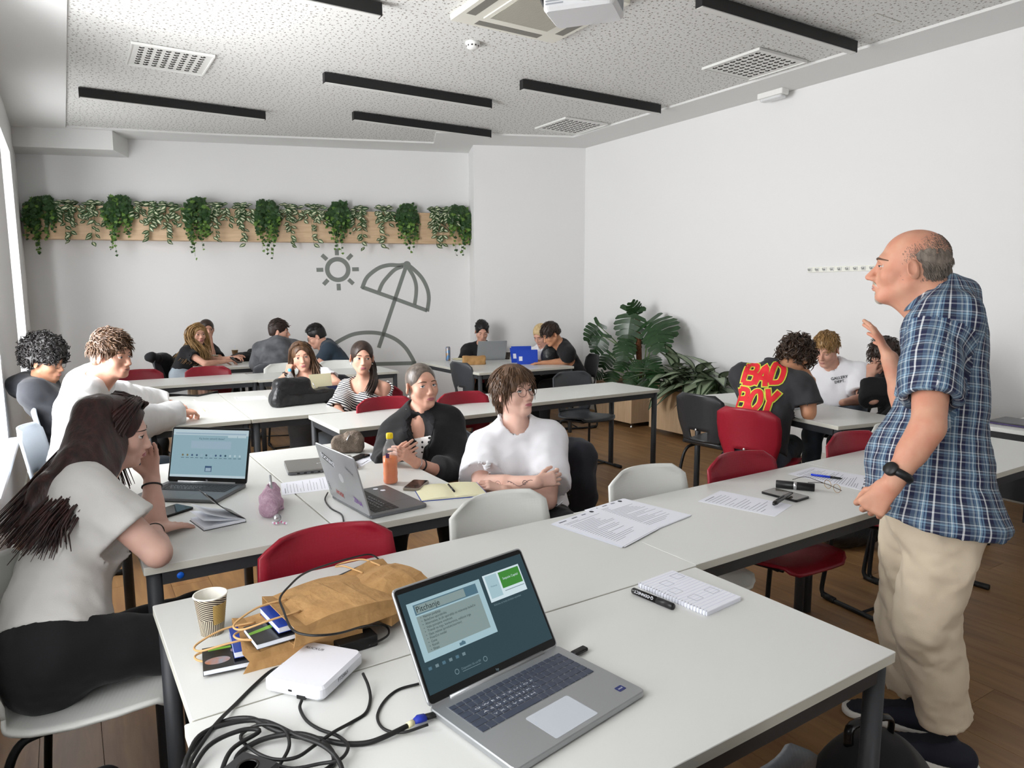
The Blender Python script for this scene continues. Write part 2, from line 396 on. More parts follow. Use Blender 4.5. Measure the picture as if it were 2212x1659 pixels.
# windows
PVC = mat('window_pvc', '#e9ebec', .35)
GL = bpy.data.materials.new('window_glass'); GL.use_nodes = True; N, L, B = nodes_of(GL)
tr = N.new('ShaderNodeBsdfTransparent'); gg = N.new('ShaderNodeBsdfGlossy'); gg.inputs['Roughness'].default_value = .02; mx = N.new('ShaderNodeMixShader'); mx.inputs[0].default_value = .05
L.new(tr.outputs[0], mx.inputs[1]); L.new(gg.outputs[0], mx.inputs[2]); L.new(mx.outputs[0], N['Material Output'].inputs['Surface'])
SILL = mat('window_sill_white', '#eceff2', .3)
for i, (y0, y1) in enumerate(WIN):
    wo = tag(bpy.data.objects.new('window_%d' % (i+1), None), kind='structure'); COL.objects.link(wo); wo.location = (XL, y0, WZ0)
    W_, H_ = y1-y0, WZ1-WZ0; xf = -WT+.02; ft = .06
    m = MB(); m.box((xf, 0, 0), (xf+.06, W_, ft)); m.box((xf, 0, H_-ft), (xf+.06, W_, H_)); m.box((xf, 0, ft), (xf+.06, ft, H_-ft)); m.box((xf, W_-ft, ft), (xf+.06, W_, H_-ft)); m.box((xf, W_/2-.04, ft), (xf+.06, W_/2+.04, H_-ft)); m.box((xf, ft, H_*.72), (xf+.06, W_-ft, H_*.72+.06))
    m.build('window_frame', PVC, wo)
    for a, b in ((ft, W_/2-.04), (W_/2+.04, W_-ft)):
        for c, d in ((ft, H_*.72), (H_*.72+.06, H_-ft)): MB().box((xf+.02, a, c), (xf+.035, b, d)).build('pane', GL, wo)
    MB().rbox((xf+.06, -.035, -.03), (.06, W_+.035, .004), .008, .003).build('window_sill', SILL, wo)

# ------------------------------------------------------------------ ceiling fittings
BLK = mat('black_aluminium', '#151516', .45)
DIF = mat('lamp_diffuser', '#d9d9d5', .6)
LAMPS = [(q(170, 191)[0], 7.80, 'black linear ceiling lamp at the far left, nearest the windows'), (q(703, 157)[0], 6.18, 'black linear ceiling lamp in the middle, longest looking one in front of the plants'),
         (q(764, 243)[0], 7.32, 'farthest black linear ceiling lamp, above the parasol mural'), (q(1131, 173)[0], 5.46, 'black linear ceiling lamp between the two right hand air vents'),
         (5.17-1.65, 3.34, 'black linear ceiling lamp nearest the right wall, cut by the top edge'), (q(825, 8)[0]-1.65, 4.55, 'black linear ceiling lamp at the top left, mostly cut off')]
l0 = None
for x0, y0, lab in LAMPS:
    if l0 is None:
        l0 = thing('linear_lamp', lab, 'lamp', (x0, y0, ZC-.075), 0, 'black linear ceiling lamps')
        m = MB(); m.box((0, 0, .006), (1.65, .055, .085)); m.build('lamp_body', BLK, l0)
        MB().box((.006, .004, 0), (1.644, .051, .0065)).build('diffuser', DIF, l0)
        for xx in (-.003, 1.65): MB().box((xx, -.001, .002), (xx+.003, .056, .086)).build('end_cap', BLK, l0)
        for xx in (.3, 1.35): MB().lathe([(.01, .085), (.01, .105)], 8, TR((xx, .027, 0))).build('mount', BLK, l0)
    else: clone(l0, (x0, y0, ZC-.075), 0, lab)
VW = mat('vent_white', '#dcdcd8', .5); VD = mat('vent_dark', '#3c3b38', .8)
v0 = None; vs = .565; nh = 8; cs = .062
vp = MB(); o_ = (vs-nh*cs)/2; rng = random.Random(3)
for j in range(nh):
    for i in range(nh):
        cx0 = o_+i*cs; cy0 = o_+j*cs; c = np.array([cx0+cs/2, cy0+cs/2])
        sq = [(-1, -1), (0, -1), (1, -1), (1, 0), (1, 1), (0, 1), (-1, 1), (-1, 0)]; ov = [(*(c+np.array(a)*cs/2), 0) for a in sq]
        hv = [(c[0]+.021*math.cos(rad(225+45*t)), c[1]+.024*math.sin(rad(225+45*t)), 0) for t in range(8)]
        hv2 = [(a, b, .014) for a, b, _ in hv]
        vp.add(ov+hv+hv2, [(t, (t+1) % 8, 8+(t+1) % 8, 8+t)[::-1] for t in range(8)]); vp.add(hv+hv2, [(t, (t+1) % 8, 8+(t+1) % 8, 8+t)[::-1] for t in range(8)], mi=1)  # inner hole walls coloured dark, standing in for the shade inside them
for a, b in (((0, 0), (vs, o_)), ((0, vs-o_), (vs, vs)), ((0, o_), (o_, vs-o_)), ((vs-o_, o_), (vs, vs-o_))): vp.box((*a, 0), (*b, .006))
rimm = MB()
for a, b in (((-.012, -.012), (vs+.012, 0)), ((-.012, vs), (vs+.012, vs+.012)), ((-.012, 0), (0, vs)), ((vs, 0), (vs+.012, vs))): rimm.box((*a, -.008), (*b, .012))
dm = None
for (u, v, lab) in ((287, 95, 'square white ceiling vent at the left beside the window strip'), (1640, 108, 'square perforated ceiling vent at the right, nearest the camera'), (1222, 256, 'small looking square ceiling vent far back by the pillar')):
    p = PX(u, v, z=ZC); p = np.array([p[0], p[1], ZC+.004])
    if v0 is None:
        v0 = thing('ceiling_vent', lab, 'vent', p, 0, 'square ceiling vents')
        vp.build('vent_plate', [VW, VD], v0); rimm.build('rim', VW, v0); MB().box((.005, .005, .0146), (vs-.005, vs-.005, .0155)).build('duct_shade_sheet', VD, v0)  # dark sheet close behind the plate paints the shade of the duct
        for j in range(nh):
            for i in range(nh):
                if dm is None:
                    dm = mkmesh('deflector', *(lambda mb: (np.concatenate(mb.v), mb.f))(MB().lathe([(0, .002), (.010, .003), (.014, .008), (.0145, .013)], 9, a0=0, a1=math.pi, cap=False)), smooth=True, mats=VW)
                d = bpy.data.objects.new('deflector', dm); COL.objects.link(d); d.parent = v0; d.location = (o_+(i+.5)*cs, o_+(j+.5)*cs, 0); d.rotation_euler = (0, 0, rng.choice((0, math.pi, 0, 2.2, 1.2)))
    else: clone(v0, p, 0, lab)
# air conditioner cassette
ACW = mat('ac_plastic', '#d5d3c8', .4); ACG = mat('ac_grille', '#b9b6aa', .5)
aw = .865; pa = PX(1195, 88, z=ZC); ax0, ay1 = pa[0]-aw, pa[1]
ac = thing('air_conditioner', 'white ceiling air conditioner cassette with central grille above the projector', 'air conditioner', (ax0, ay1-aw, ZC), 0)
m = MB(); m.prism(rrect(0, 0, aw, aw, .02), -.022, .02, .006)
m.build('cassette_panel', ACW, ac)
g0, g1 = .2, aw-.2
m = MB(); m.prism([(g0-.03, g0-.03), (g1+.03, g0-.03), (g1+.03, g1+.03), (g0-.03, g1+.03)], -.03, -.02, .003); m.build('grille_frame', ACW, ac)
m = MB()
for i in range(42): yy = g0+(g1-g0)*i/42; m.box((g0, yy, -.034), (g1, yy+.006, -.029))
m.build('grille', ACG, ac, kind='stuff')
for k in range(4):
    M_ = TR((aw/2, aw/2, 0)) @ TR(rz=k*math.pi/2)
    MB().box((-.26, -.395, -.0235), (.26, -.325, -.0215), M_).build('outlet_slot', mat('ac_slot', '#77756e', .6), ac)
    MB().prism([(-.27, -.38), (.27, -.38), (.27, -.315), (-.27, -.315)], -.006, 0, .002, M_ @ TR((0, -.02, -.03), rx=rad(-9))).build('flap', ACW, ac)
# projector
PJW = mat('projector_white', '#d9dadb', .4); LENSG = mat('lens_glass', '#0c2b2c', .05)
pc = PX(1262, 8, d=3.35); hd = math.atan2(-pc[1], -pc[0])      # lens looks at the camera side
MJ = thing('projector', 'white ceiling projector with round lens hanging under the air conditioner', 'projector', pc, hd+math.pi/2-rad(14))
m = MB(); m.prism(rrect(-.15, -.11, .15, .11, .03, 4), -.05, .05, .012); m.build('projector_body', PJW, MJ)
ML = TR((.035, -.11, .012), rx=math.pi/2)
m = MB(); m.lathe([(.045, -.01), (.045, .022), (.036, .026), (.033, .006), (.0, .006)], 28, ML); m.build('lens_ring', PJW, MJ)
m = MB(); m.lathe([(.031, .007), (.022, .014), (0, .017)], 24, ML, cap=False); m.build('lens', LENSG, MJ)
m = MB()
for i in range(9):
    m.box((-.151, -.07+i*.016, -.025), (-.1495, -.061+i*.016, .03)); m.box((.1495, -.07+i*.016, -.025), (.151, -.061+i*.016, .03))
for i in range(6): m.box((-.135, -.1108, -.028+i*.011), (-.06, -.1095, -.022+i*.011)); m.box((.095, -.1108, -.028+i*.011), (.135, -.1095, -.022+i*.011))
m.build('vent_slots', mat('projector_slot', '#9fa3a8', .6), MJ)
m = MB(); m.lathe([(.06, .05), (.06, .056), (.02, .058), (.02, ZC-pc[2]), (.07, ZC-pc[2]), (.07, ZC-pc[2]+.02)], 16); m.build('mount_pole', PJW, MJ)
m = MB(); m.tube(catmull([(-.1, -.02, ZC-pc[2]), (-.19, -.03, .3), (-.19, -.04, .12), (-.17, -.02, .02), (-.145, 0, -.01)], 6), .011, 8); m.build('cable', mat('cable_black', '#101010', .5), MJ)
# smoke detector
p = PX(1021, 97, z=ZC)
sd = thing('smoke_detector', 'small round white smoke detector on the perforated ceiling', 'smoke detector', (p[0], p[1], ZC+.02))
SDW = mat('detector_white', '#e6e6e3', .4)
MB().lathe([(.055, 0), (.055, -.014), (.048, -.02), (.045, -.04), (.03, -.05), (0, -.052)][::-1], 28).build('detector_body', SDW, sd)
for k in range(10): MB().box((-.006, -.0482, -.036), (.006, -.044, -.026), TR(rz=k*rad(36))).build('sensor_slot', VD, sd)
# emergency lamp on the ceiling border
pe = PX(1660, 203, z=ZC-.03)
el = thing('emergency_lamp', 'slim white emergency lamp box under the ceiling by the right wall', 'lamp', (XR-.13, pe[1], ZC))
MB().rbox((-.05, -.14, -.05), (.05, .14, .001), .01, .004).build('housing', SDW, el); MB().rbox((-.04, -.12, -.075), (.045, .12, -.049), .02, .006).build('lamp_cover', mat('lamp_cover', '#d8dada', .2), el)
# flush access hatch
ph_ = PX(1895, 28, z=ZC+.02); hs_ = .3
ah = thing('access_hatch', 'thin square outline of an access hatch in the perforated ceiling', 'hatch', (ph_[0], ph_[1], ZC+.02))
m = MB()
for a, b in (((0, 0), (hs_, .004)), ((0, hs_-.004), (hs_, hs_)), ((0, 0), (.004, hs_)), ((hs_-.004, 0), (hs_, hs_))): m.box((*a, -.003), (*b, .001))
m.build('hatch_frame', mat('hatch_seam', '#b5b2aa', .7), ah)

# ------------------------------------------------------------------ coat hook rail on the right wall
a = PX(1747, 583, x=XR); yy0 = PX(1935, 576, x=XR)[1]
hr = thing('coat_hook_rail', 'long white coat hook rail on the right wall beside the man', 'hook rail', (XR, a[1], a[2]))
m = MB(); m.rbox((-.014, yy0-a[1], -.024), (0, 0, .024), .003, .002); m.build('rail', mat('hook_rail_cream', '#ecece2', .5), hr)
HK = mat('hook_grey', '#bfc0bd', .35, .3)
nhk = 11; pit = (a[1]-yy0)/nhk
for k in range(nhk):
    yk = -(k+.35)*pit
    m = MB(); m.rbox((-.02, yk-.016, -.016), (-.012, yk+.016, .016), .004, .001); m.tube(catmull([(-.018, yk, .0), (-.04, yk, -.006), (-.05, yk, .01)], 4), .005, 6); m.build('hook', HK, hr)

# ------------------------------------------------------------------ mural (painted line drawing on the back wall)
MUR = mat('mural_grey', '#7c817c', .7)
mu = thing('wall_mural', 'grey line mural of a sun and a leaning beach parasol on the back wall', 'mural', WB(3.9, 0.6))
MUI = np.linalg.inv(TR(WB(3.9, .6)))
z7 = lambda a, b: WBpx(640+a/5.267, 520+b/5.267)
def stroke(name, pts, wd=.052, closed=False, miter=True):
    p = np.array(pts); t = np.gradient(p, axis=0) if not closed else np.roll(p, -1, 0)-np.roll(p, 1, 0); t /= np.linalg.norm(t, axis=1)[:, None]; n = np.stack([-t[:, 1], t[:, 0]], 1)*wd/2
    k = len(p); A = np.c_[p+n, np.full(k, .0012)]; B_ = np.c_[p-n, np.full(k, .0012)]; C_ = np.c_[p+n, np.full(k, .0002)]; D_ = np.c_[p-n, np.full(k, .0002)]
    f = []
    for i in range(k if closed else k-1):
        j = (i+1) % k; f += [(k+i, k+j, j, i), (2*k+i, 2*k+j, 3*k+j, 3*k+i), (i, j, 2*k+j, 2*k+i), (k+j, k+i, 3*k+i, 3*k+j)]
    return MB().add(np.concatenate([A, B_, C_, D_]), f, False, MUI @ MWB).build(name, MUR, mu)
sc_ = np.array(z7(472, 328)); rr = .155
stroke('sun_ring', [(sc_[0]+rr*.87*math.cos(t), sc_[1]+rr*.87*math.sin(t)) for t in np.linspace(0, 2*math.pi, 48, endpoint=False)], .058, True)
for k in range(8):
    dd = np.array([math.cos(k*math.pi/4+.02), math.sin(k*math.pi/4+.02)]); stroke('sun_ray', [sc_+dd*.185, sc_+dd*.23, sc_+dd*.272], .052)
stroke('canopy_outline', [z7(*p) for p in catmull([(748, 545), (790, 440), (850, 372), (950, 305), (1060, 277), (1170, 280), (1260, 275), (1340, 330), (1430, 425), (1490, 545), (1508, 660), (1490, 805)], 6)])
stroke('canopy_edge', [z7(748, 528), z7(1120, 660), z7(1490, 795)])
stroke('canopy_rib', [z7(*p) for p in catmull([(1215, 290), (1120, 330), (1030, 420), (975, 495), (938, 585)], 6)], .05)
stroke('canopy_rib', [z7(*p) for p in catmull([(1275, 310), (1330, 400), (1362, 500), (1363, 610), (1345, 730)], 6)], .05)
stroke('parasol_pole', [z7(1243, 310), z7(1125, 660), z7(938, 1218)], .052)
hb = np.array(z7(1260, 276)); MB().prism([(hb[0]+.052*math.cos(t), hb[1]+.052*math.sin(t)) for t in np.linspace(0, 2*math.pi, 24, endpoint=False)], .0002, .0016, M=MUI @ MWB).build('parasol_knob', MUR, mu)
stroke('sand_mound', [z7(*p) for p in catmull([(300, 1390), (340, 1290), (420, 1190), (520, 1122), (660, 1062), (830, 1044), (985, 1062), (1130, 1122), (1240, 1215), (1315, 1330), (1345, 1395)], 6)])
stroke('sand_line', [z7(285, 1408), z7(820, 1405), z7(1365, 1392)])

# ------------------------------------------------------------------ tables
TOPM = mat('table_laminate', '#d3d4d0', .33, bump=(900, .05, .001)); EDGE = mat('table_edge_band', '#c9c8bd', .5); STEEL = mat('table_steel', '#333538', .5)
TW, TD = 1.4, .6
def make_table():
    t = thing('table', 'x', 'table', (0, 0, 0), 0, 'white topped classroom tables')
    x, y = TW/2, TD/2
    m = MB(); m.prism(rrect(-x, -y, x, y, .004, 2), -.0252, 0, .0012, TR((0, 0, TZ)))
    o = m.build('tabletop', [TOPM, EDGE], t); n = 12
    mi = np.zeros(len(o.data.polygons), np.int32)
    for p in o.data.polygons: mi[p.index] = 1 if abs(p.normal.z) < .5 else 0
    o.data.polygons.foreach_set('material_index', mi)
    za, zb = TZ-.067, TZ-.0255
    for a, b in (((-x+.05, -y+.012), (x-.05, -y+.032)), ((-x+.05, y-.032), (x-.05, y-.012)), ((-x+.012, -y+.05), (-x+.032, y-.05)), ((x-.032, -y+.05), (x-.012, y-.05))):
        MB().box((*a, za), (*b, zb)).build('rail', STEEL, t)
    lm = None
    for sx in (-1, 1):
        for sy in (-1, 1):
            if lm is None: lm = MB().lathe([(.018, 0), (.0225, .004), (.0225, zb)], 16, TR((sx*(x-.03), sy*(y-.03), 0))).build('leg', STEEL, t)
            else:
                l = lm.copy(); COL.objects.link(l); l.location = ((sx+1)*(x-.03), (sy+1)*(y-.03), 0)
    return t
TAB = make_table(); _first = [True]
def place_table(label, corner, ang, which='bl', vertical=False):
    """corner = world xy of one corner (bl: far-left, fl: near-left, fr: near-right) of the footprint; ang in degrees"""
    a = rad(ang); L, D = (TD, TW) if vertical else (TW, TD)
    ex = np.array([math.cos(a), math.sin(a)]); ey = np.array([-math.sin(a), math.cos(a)])
    c = np.array(corner[:2])+ex*L/2*(-1 if which[1] == 'r' else 1)+ey*D/2*(-1 if which[0] == 'b' else 1)
    rz = a+(math.pi/2 if vertical else 0)
    if _first[0]: _first[0] = False; TAB.location = (*c, 0); TAB.rotation_euler = (0, 0, rz); TAB['label'] = label; return TAB
    return clone(TAB, (*c, 0), rz, label)
G_ = .002
place_table('nearest table carrying the open laptop and the coiled cables', (.135, 1.39), 1.1)
place_table('table under the paper bags and the striped cup', (.138, 1.996), 1.1)
place_table('table with the printed sheet, phone and glasses case beside the standing man', (1.541, 2.028), .9)
place_table('table behind the standing man, mostly hidden by his shirt', (2.945, 2.052), .6)
tB1 = place_table('table where the long haired woman rests her elbows', (.142, 2.292), .4, 'fl', True)
place_table('table with the stickered laptop and the orange drink', (.748, 2.31), .4, 'fl', True)
place_table('table where the white hoodie wearer is writing', (.366, 4.72), -1.5, 'fl', True)
place_table('table under the black leather bag', (.971, 4.705), -1.5, 'fl', True)
place_table('empty table directly behind the woman in the black blazer', (1.325, 4.665), 1.)
place_table('empty table in front of the tall plant, its right legs in the open', (2.765, 4.885), .9)
place_table('empty table in front of the two red chairs at the back left', (.095, 7.47), .2)
place_table('table behind the girl with the striped top', (1.50, 7.43), -1.)
place_table('back table where the long haired blonde girl holds a phone', (1.17, 8.80), -2.)
place_table('left one of the paired tables with brown paper bag and drink can', (3.50, 6.19), 0, 'fl', True)
place_table('right one of the paired tables with the blue folders', (4.105, 6.19), 0, 'fl', True)
gA = PX(1811, 921, z=TZ)[:2]
place_table('table between the red lettered shirt wearer and the blond boy', gA, -9., 'fl', True)
# small blue stickers on the front rails
STK = mat('sticker_blue', '#1566d8', .4)
Mst = frame((.142+.1, 2.292+.0115, TZ-.047), (1, 0, 0), (0, 0, 1)); 
loc = np.linalg.inv(np.array(Matrix.Translation(tB1.location) @ tB1.rotation_euler.to_matrix().to_4x4()))
MB().lathe([(.0, .0012), (.0105, .0012), (.0105, 0)], 20, loc @ Mst).build('sticker', STK, tB1, label='round blue sticker')

# ------------------------------------------------------------------ chairs
def shellmat(name, c, rough=.42):
    m = mat(name, c, rough); N, L, B = nodes_of(m); tc = N.new('ShaderNodeTexCoord'); vo = N.new('ShaderNodeTexVoronoi'); vo.inputs['Scale'].default_value = 95; vo.inputs['Randomness'].default_value = 0.
    L.new(tc.outputs['Object'], vo.inputs['Vector']); bp = N.new('ShaderNodeBump'); bp.inputs['Strength'].default_value = .25; bp.inputs['Distance'].default_value = .002; bp.invert = True
    L.new(vo.outputs['Distance'], bp.inputs['Height']); L.new(bp.outputs['Normal'], B.inputs['Normal']); return m
CR = shellmat('chair_red', '#8e1628'); CWH = shellmat('chair_white', '#dadbd6'); CG = shellmat('chair_dark_grey', '#3e4145'); CLG = shellmat('chair_mid_grey', '#8b939b'); CK = shellmat('chair_black', '#2a2b2d', .38)
CFR = mat('chair_frame_black', '#202123', .4, .3); CAPM = mat('chair_foot_cap', '#0f0f10', .5)
prof = catmull([(.225, .437), (.19, .452), (.10, .45), (0, .442), (-.10, .438), (-.165, .445), (-.205, .48), (-.222, .54), (-.232, .62), (-.246, .71), (-.262, .79), (-.272, .835)], 3)
wv = np.interp(np.linspace(0, 11, len(prof)), range(12), [.27, .37, .42, .43, .41, .365, .335, .375, .425, .44, .425, .29])
nu = 15; nvv = len(prof); u = np.linspace(-1, 1, nu); Pg = np.zeros((nvv, nu, 3))
for j in range(nvv):
    t = j/(nvv-1); seat = max(0., 1-t/.5)
    bk = min(1., max(0., (t-.45)/.15))
    for i in range(nu):
        uu = u[i]; Pg[j, i] = (uu*wv[j]/2, prof[j, 0]+bk*.05*abs(uu)**2.2, prof[j, 1]+seat*.022*abs(uu)**2.5*(1 if t > .08 else .2)-(.0 if t > .05 else .008*(1-abs(uu))*0))
jb = int(nvv*.53)
def make_chair():
    c = thing('chair', 'x', 'chair', (0, 0, 0), 0, 'shell chairs with sled frames')
    MB().grid(Pg[:jb+1], True, thick=.011).build('seat', CR, c)
    h0, h1 = 1, 3
    MB().grid(Pg[jb:], True, thick=.011, skip=lambda i, j: h0 <= j <= h1 and 4 <= i <= 9).build('backrest', CR, c)
    for s in (-1, 1):
        pts = catmull([(s*.10, .12, .428), (s*.125, 0, .424), (s*.145, -.09, .42), (s*.16, -.145, .395), (s*.175, -.175, .3), (s*.192, -.2, .08), (s*.197, -.195, .03), (s*.2, -.165, .013), (s*.206, -.06, .0125), (s*.225, .22, .0125)], 5)
        MB().tube(pts, .0115, 8).build('sled_leg', CFR, c)
        MB().tube([(s*.2195, .15, .0135), (s*.2255, .235, .0135)], .0165, 8).build('foot_cap', CAPM, c)
        MB().tube([(s*.199, -.19, .02), (s*.203, -.12, .0145)], .0165, 8).build('foot_cap', CAPM, c)
    MB().tube([(-.212, .03, .012), (.212, .03, .012)], .007, 6).build('brace', CFR, c)
    MB().box((-.11, -.06, .415), (.11, .1, .436)).build('seat_plate', CAPM, c)
    MB().sphere((0, -.2435, .575), (.008, .003, .008), 10, 6).build('rivet', mat('rivet', '#c8c8c8', .3, .6), c)
    return c
CHR = make_chair(); _cf = [True]
def chair(label, pos, heading, m=None):
    """pos = floor xy of the chair origin; heading = direction it faces, degrees from +x"""
    rz = rad(heading-90)
    if _cf[0]:
        _cf[0] = False; CHR.location = (*pos[:2], 0); CHR.rotation_euler = (0, 0, rz); CHR['label'] = label; return CHR
    return clone(CHR, (*pos[:2], 0), rz, label, remat={CR: m} if m else None)
def chair_px(label, u, v, heading, m=None, zt=.83):
    """u, v = pixel of the middle of the top edge of its backrest"""
    p = PX(u, v, z=zt)[:2]; h = rad(heading)
    return chair(label, p+.268*np.array([math.cos(h), math.sin(h)]), heading, m)
chair_px('red chair behind the table with the paper bags', 695, 1138, -88)
chair_px('white chair facing the camera between the notebook and the papers', 1060, 1066, -86, CWH)
chair_px('white chair standing right of the dark jacket, facing the camera', 1380, 1008, -90, CWH)
chair_px('red chair tucked under the table with the phone', 1583, 978, -93)
chair_px('red chair half hidden by the man, right of the jeans', 1822, 934, -93)
chair_px('red chair on which the red lettered shirt wearer sits', 1606, 885, 12)
chair_px('black chair with handle hole seen from behind, next to the planters', 1500, 853, 4, CK)
chair_px('red chair left of the woman in the black blazer', 826, 858, -90)
chair_px('red chair between the blazer woman and the short haired woman', 992, 847, -90)
chair_px('dark grey chair behind the empty table by the plant', 1228, 803, -92, CG)
chair_px('dark red chair in the back left partly behind the white hoodie', 297, 799, -88)
chair_px('dark red chair in front of the blonde girl', 447, 792, -90)
chair_px('white chair behind the girl leaning on her hand', 612, 785, -90, CWH)
chair_px('white chair behind the girl with the striped top', 722, 779, -92, CWH)
chair_px('dark grey chair seen from behind left of the paired tables', 985, 783, 5, CG)

# ------------------------------------------------------------------ implicit surfaces -> quads (for bodies, clothes, hair, soft bags)
def V3(*a): return np.array(a, float)
def nrm(a): a = np.asarray(a, float); return a/(np.linalg.norm(a)+1e-12)
class Prim:
    def __init__(s, fn, lo, hi): s.fn = fn; s.lo = np.asarray(lo, float); s.hi = np.asarray(hi, float)
def cap(a, b, ra, rb=None, flat=None):
    """tapered capsule; flat = (axis, factor): squashed along the axis (factor < 1 thinner)"""
    a = np.asarray(a, np.float32); b = np.asarray(b, np.float32); rb = ra if rb is None else rb; ab = b-a; L2 = float(ab@ab)+1e-12
    if flat is None:
        def fn(p):
            pa = p-a; t = np.clip((pa@ab)/L2, 0, 1); q = pa-t[..., None]*ab
            return np.sqrt(np.einsum('...i,...i', q, q))-(ra+(rb-ra)*t)
    else:
        n = nrm(flat[0]).astype(np.float32); k = np.float32(flat[1])
        def fn(p):
            pa = p-a; t = np.clip((pa@ab)/L2, 0, 1); q = pa-t[..., None]*ab; h = q@n; q = q+(h*(1/k-1))[..., None]*n
            return (np.sqrt(np.einsum('...i,...i', q, q))-(ra+(rb-ra)*t))*(.5+.5*k)
    r = max(ra, rb)
    return Prim(fn, np.minimum(a, b)-r, np.maximum(a, b)+r)
def ell(c, r, R=None):
    c = np.asarray(c, np.float32); r = np.broadcast_to(np.asarray(r, np.float32), (3,)); R = np.eye(3, dtype=np.float32) if R is None else np.asarray(R, np.float32)
    A = R/r[None, :]; A2 = R/(r*r)[None, :]
    def fn(p):
        q = p-c; k0 = np.linalg.norm(q@A, axis=-1); k1 = np.linalg.norm(q@A2, axis=-1)+1e-9
        return k0*(k0-1)/k1
    ext = np.sqrt(((np.abs(R)*r[None, :])**2).sum(1))
    return Prim(fn, c-ext, c+ext)
def boxp(c, h, R=None, rnd=.01):
    c = np.asarray(c, np.float32); h = np.asarray(h, np.float32); R = np.eye(3, dtype=np.float32) if R is None else np.asarray(R, np.float32)
    def fn(p):
        q = np.abs((p-c)@R)-(h-rnd); return np.linalg.norm(np.maximum(q, 0), axis=-1)+np.minimum(q.max(-1), 0)-rnd
    ext = np.abs(R)@h
    return Prim(fn, c-ext, c+ext)
def half(pt, n, big=1e3):
    """half space: inside where (p-pt).n < 0"""
    pt = np.asarray(pt, np.float32); n = nrm(n).astype(np.float32)
    return Prim(lambda p: (p-pt)@n, [-big]*3, [big]*3)
class Field:
    def __init__(s, lo, hi, h):
        s.h = h; s.lo = np.asarray(lo, float); n = np.maximum(np.ceil((np.asarray(hi)-s.lo)/h).astype(int)+1, 3); s.n = n
        s.D = np.full(n, .12, np.float32); s.ax = [(s.lo[i]+h*np.arange(n[i])).astype(np.float32) for i in range(3)]
    def sl(s, pr, pad):
        a = np.clip(np.floor((pr.lo-pad-s.lo)/s.h).astype(int), 0, s.n); b = np.clip(np.ceil((pr.hi+pad-s.lo)/s.h).astype(int)+1, 0, s.n)
        if (b <= a).any(): return None
        return tuple(slice(int(i), int(j)) for i, j in zip(a, b))
    def P(s, sl):
        X, Y, Z = np.meshgrid(*[s.ax[i][sl[i]] for i in range(3)], indexing='ij'); return np.stack([X, Y, Z], -1)
    def add(s, pr, k=.0, off=0.):
        for q in (pr if isinstance(pr, list) else [pr]):
            sl = s.sl(q, k+max(off, 0)+2.5*s.h)
            if sl is None: continue
            d = q.fn(s.P(sl))-off; D = s.D[sl]
            if k > 0: h = np.clip(.5+.5*(D-d)/k, 0, 1); s.D[sl] = D+(d-D)*h-k*h*(1-h)
            else: s.D[sl] = np.minimum(D, d)
        return s
    def sub(s, pr, k=.0, off=0.):
        for q in (pr if isinstance(pr, list) else [pr]):
            sl = s.sl(q, k+max(off, 0)+2.5*s.h)
            if sl is None: continue
            d = -(q.fn(s.P(sl))-off); D = s.D[sl]
            if k > 0: h = np.clip(.5-.5*(D-d)/k, 0, 1); s.D[sl] = D+(d-D)*h+k*h*(1-h)
            else: s.D[sl] = np.maximum(D, d)
        return s
    def cut(s, pt, n):
        """remove everything on the side the normal points to"""
        sl = tuple(slice(0, int(i)) for i in s.n); d = (s.P(sl)-np.asarray(pt, np.float32))@nrm(n).astype(np.float32); s.D = np.maximum(s.D, d); return s
    def noise(s, amp, freq, seed=0, sc=(1, 1, 1), oct_=2, mask=None):
        sl = tuple(slice(0, int(i)) for i in s.n); p = s.P(sl)*np.asarray(sc, np.float32); r = np.random.RandomState(seed); o = np.zeros(s.n, np.float32)
        for k in range(oct_):
            f = freq*1.9**k
            for _ in range(3):
                d = nrm(r.randn(3)).astype(np.float32)*f; d2 = nrm(r.randn(3)).astype(np.float32)*f*.6
                o += np.sin(p@d+r.rand()*6.3+1.3*np.sin(p@d2+r.rand()*6.3))/(3*1.7**k)
        if mask is not None: o *= mask(s.P(sl))
        s.D += amp*o; return s
    def mesh(s):
        D = s.D.copy(); D[0] = D[-1] = .05; D[:, 0] = D[:, -1] = .05; D[:, :, 0] = D[:, :, -1] = .05
        return nets(D, s.lo, s.h)
    def open_mesh(s): return nets(s.D, s.lo, s.h)
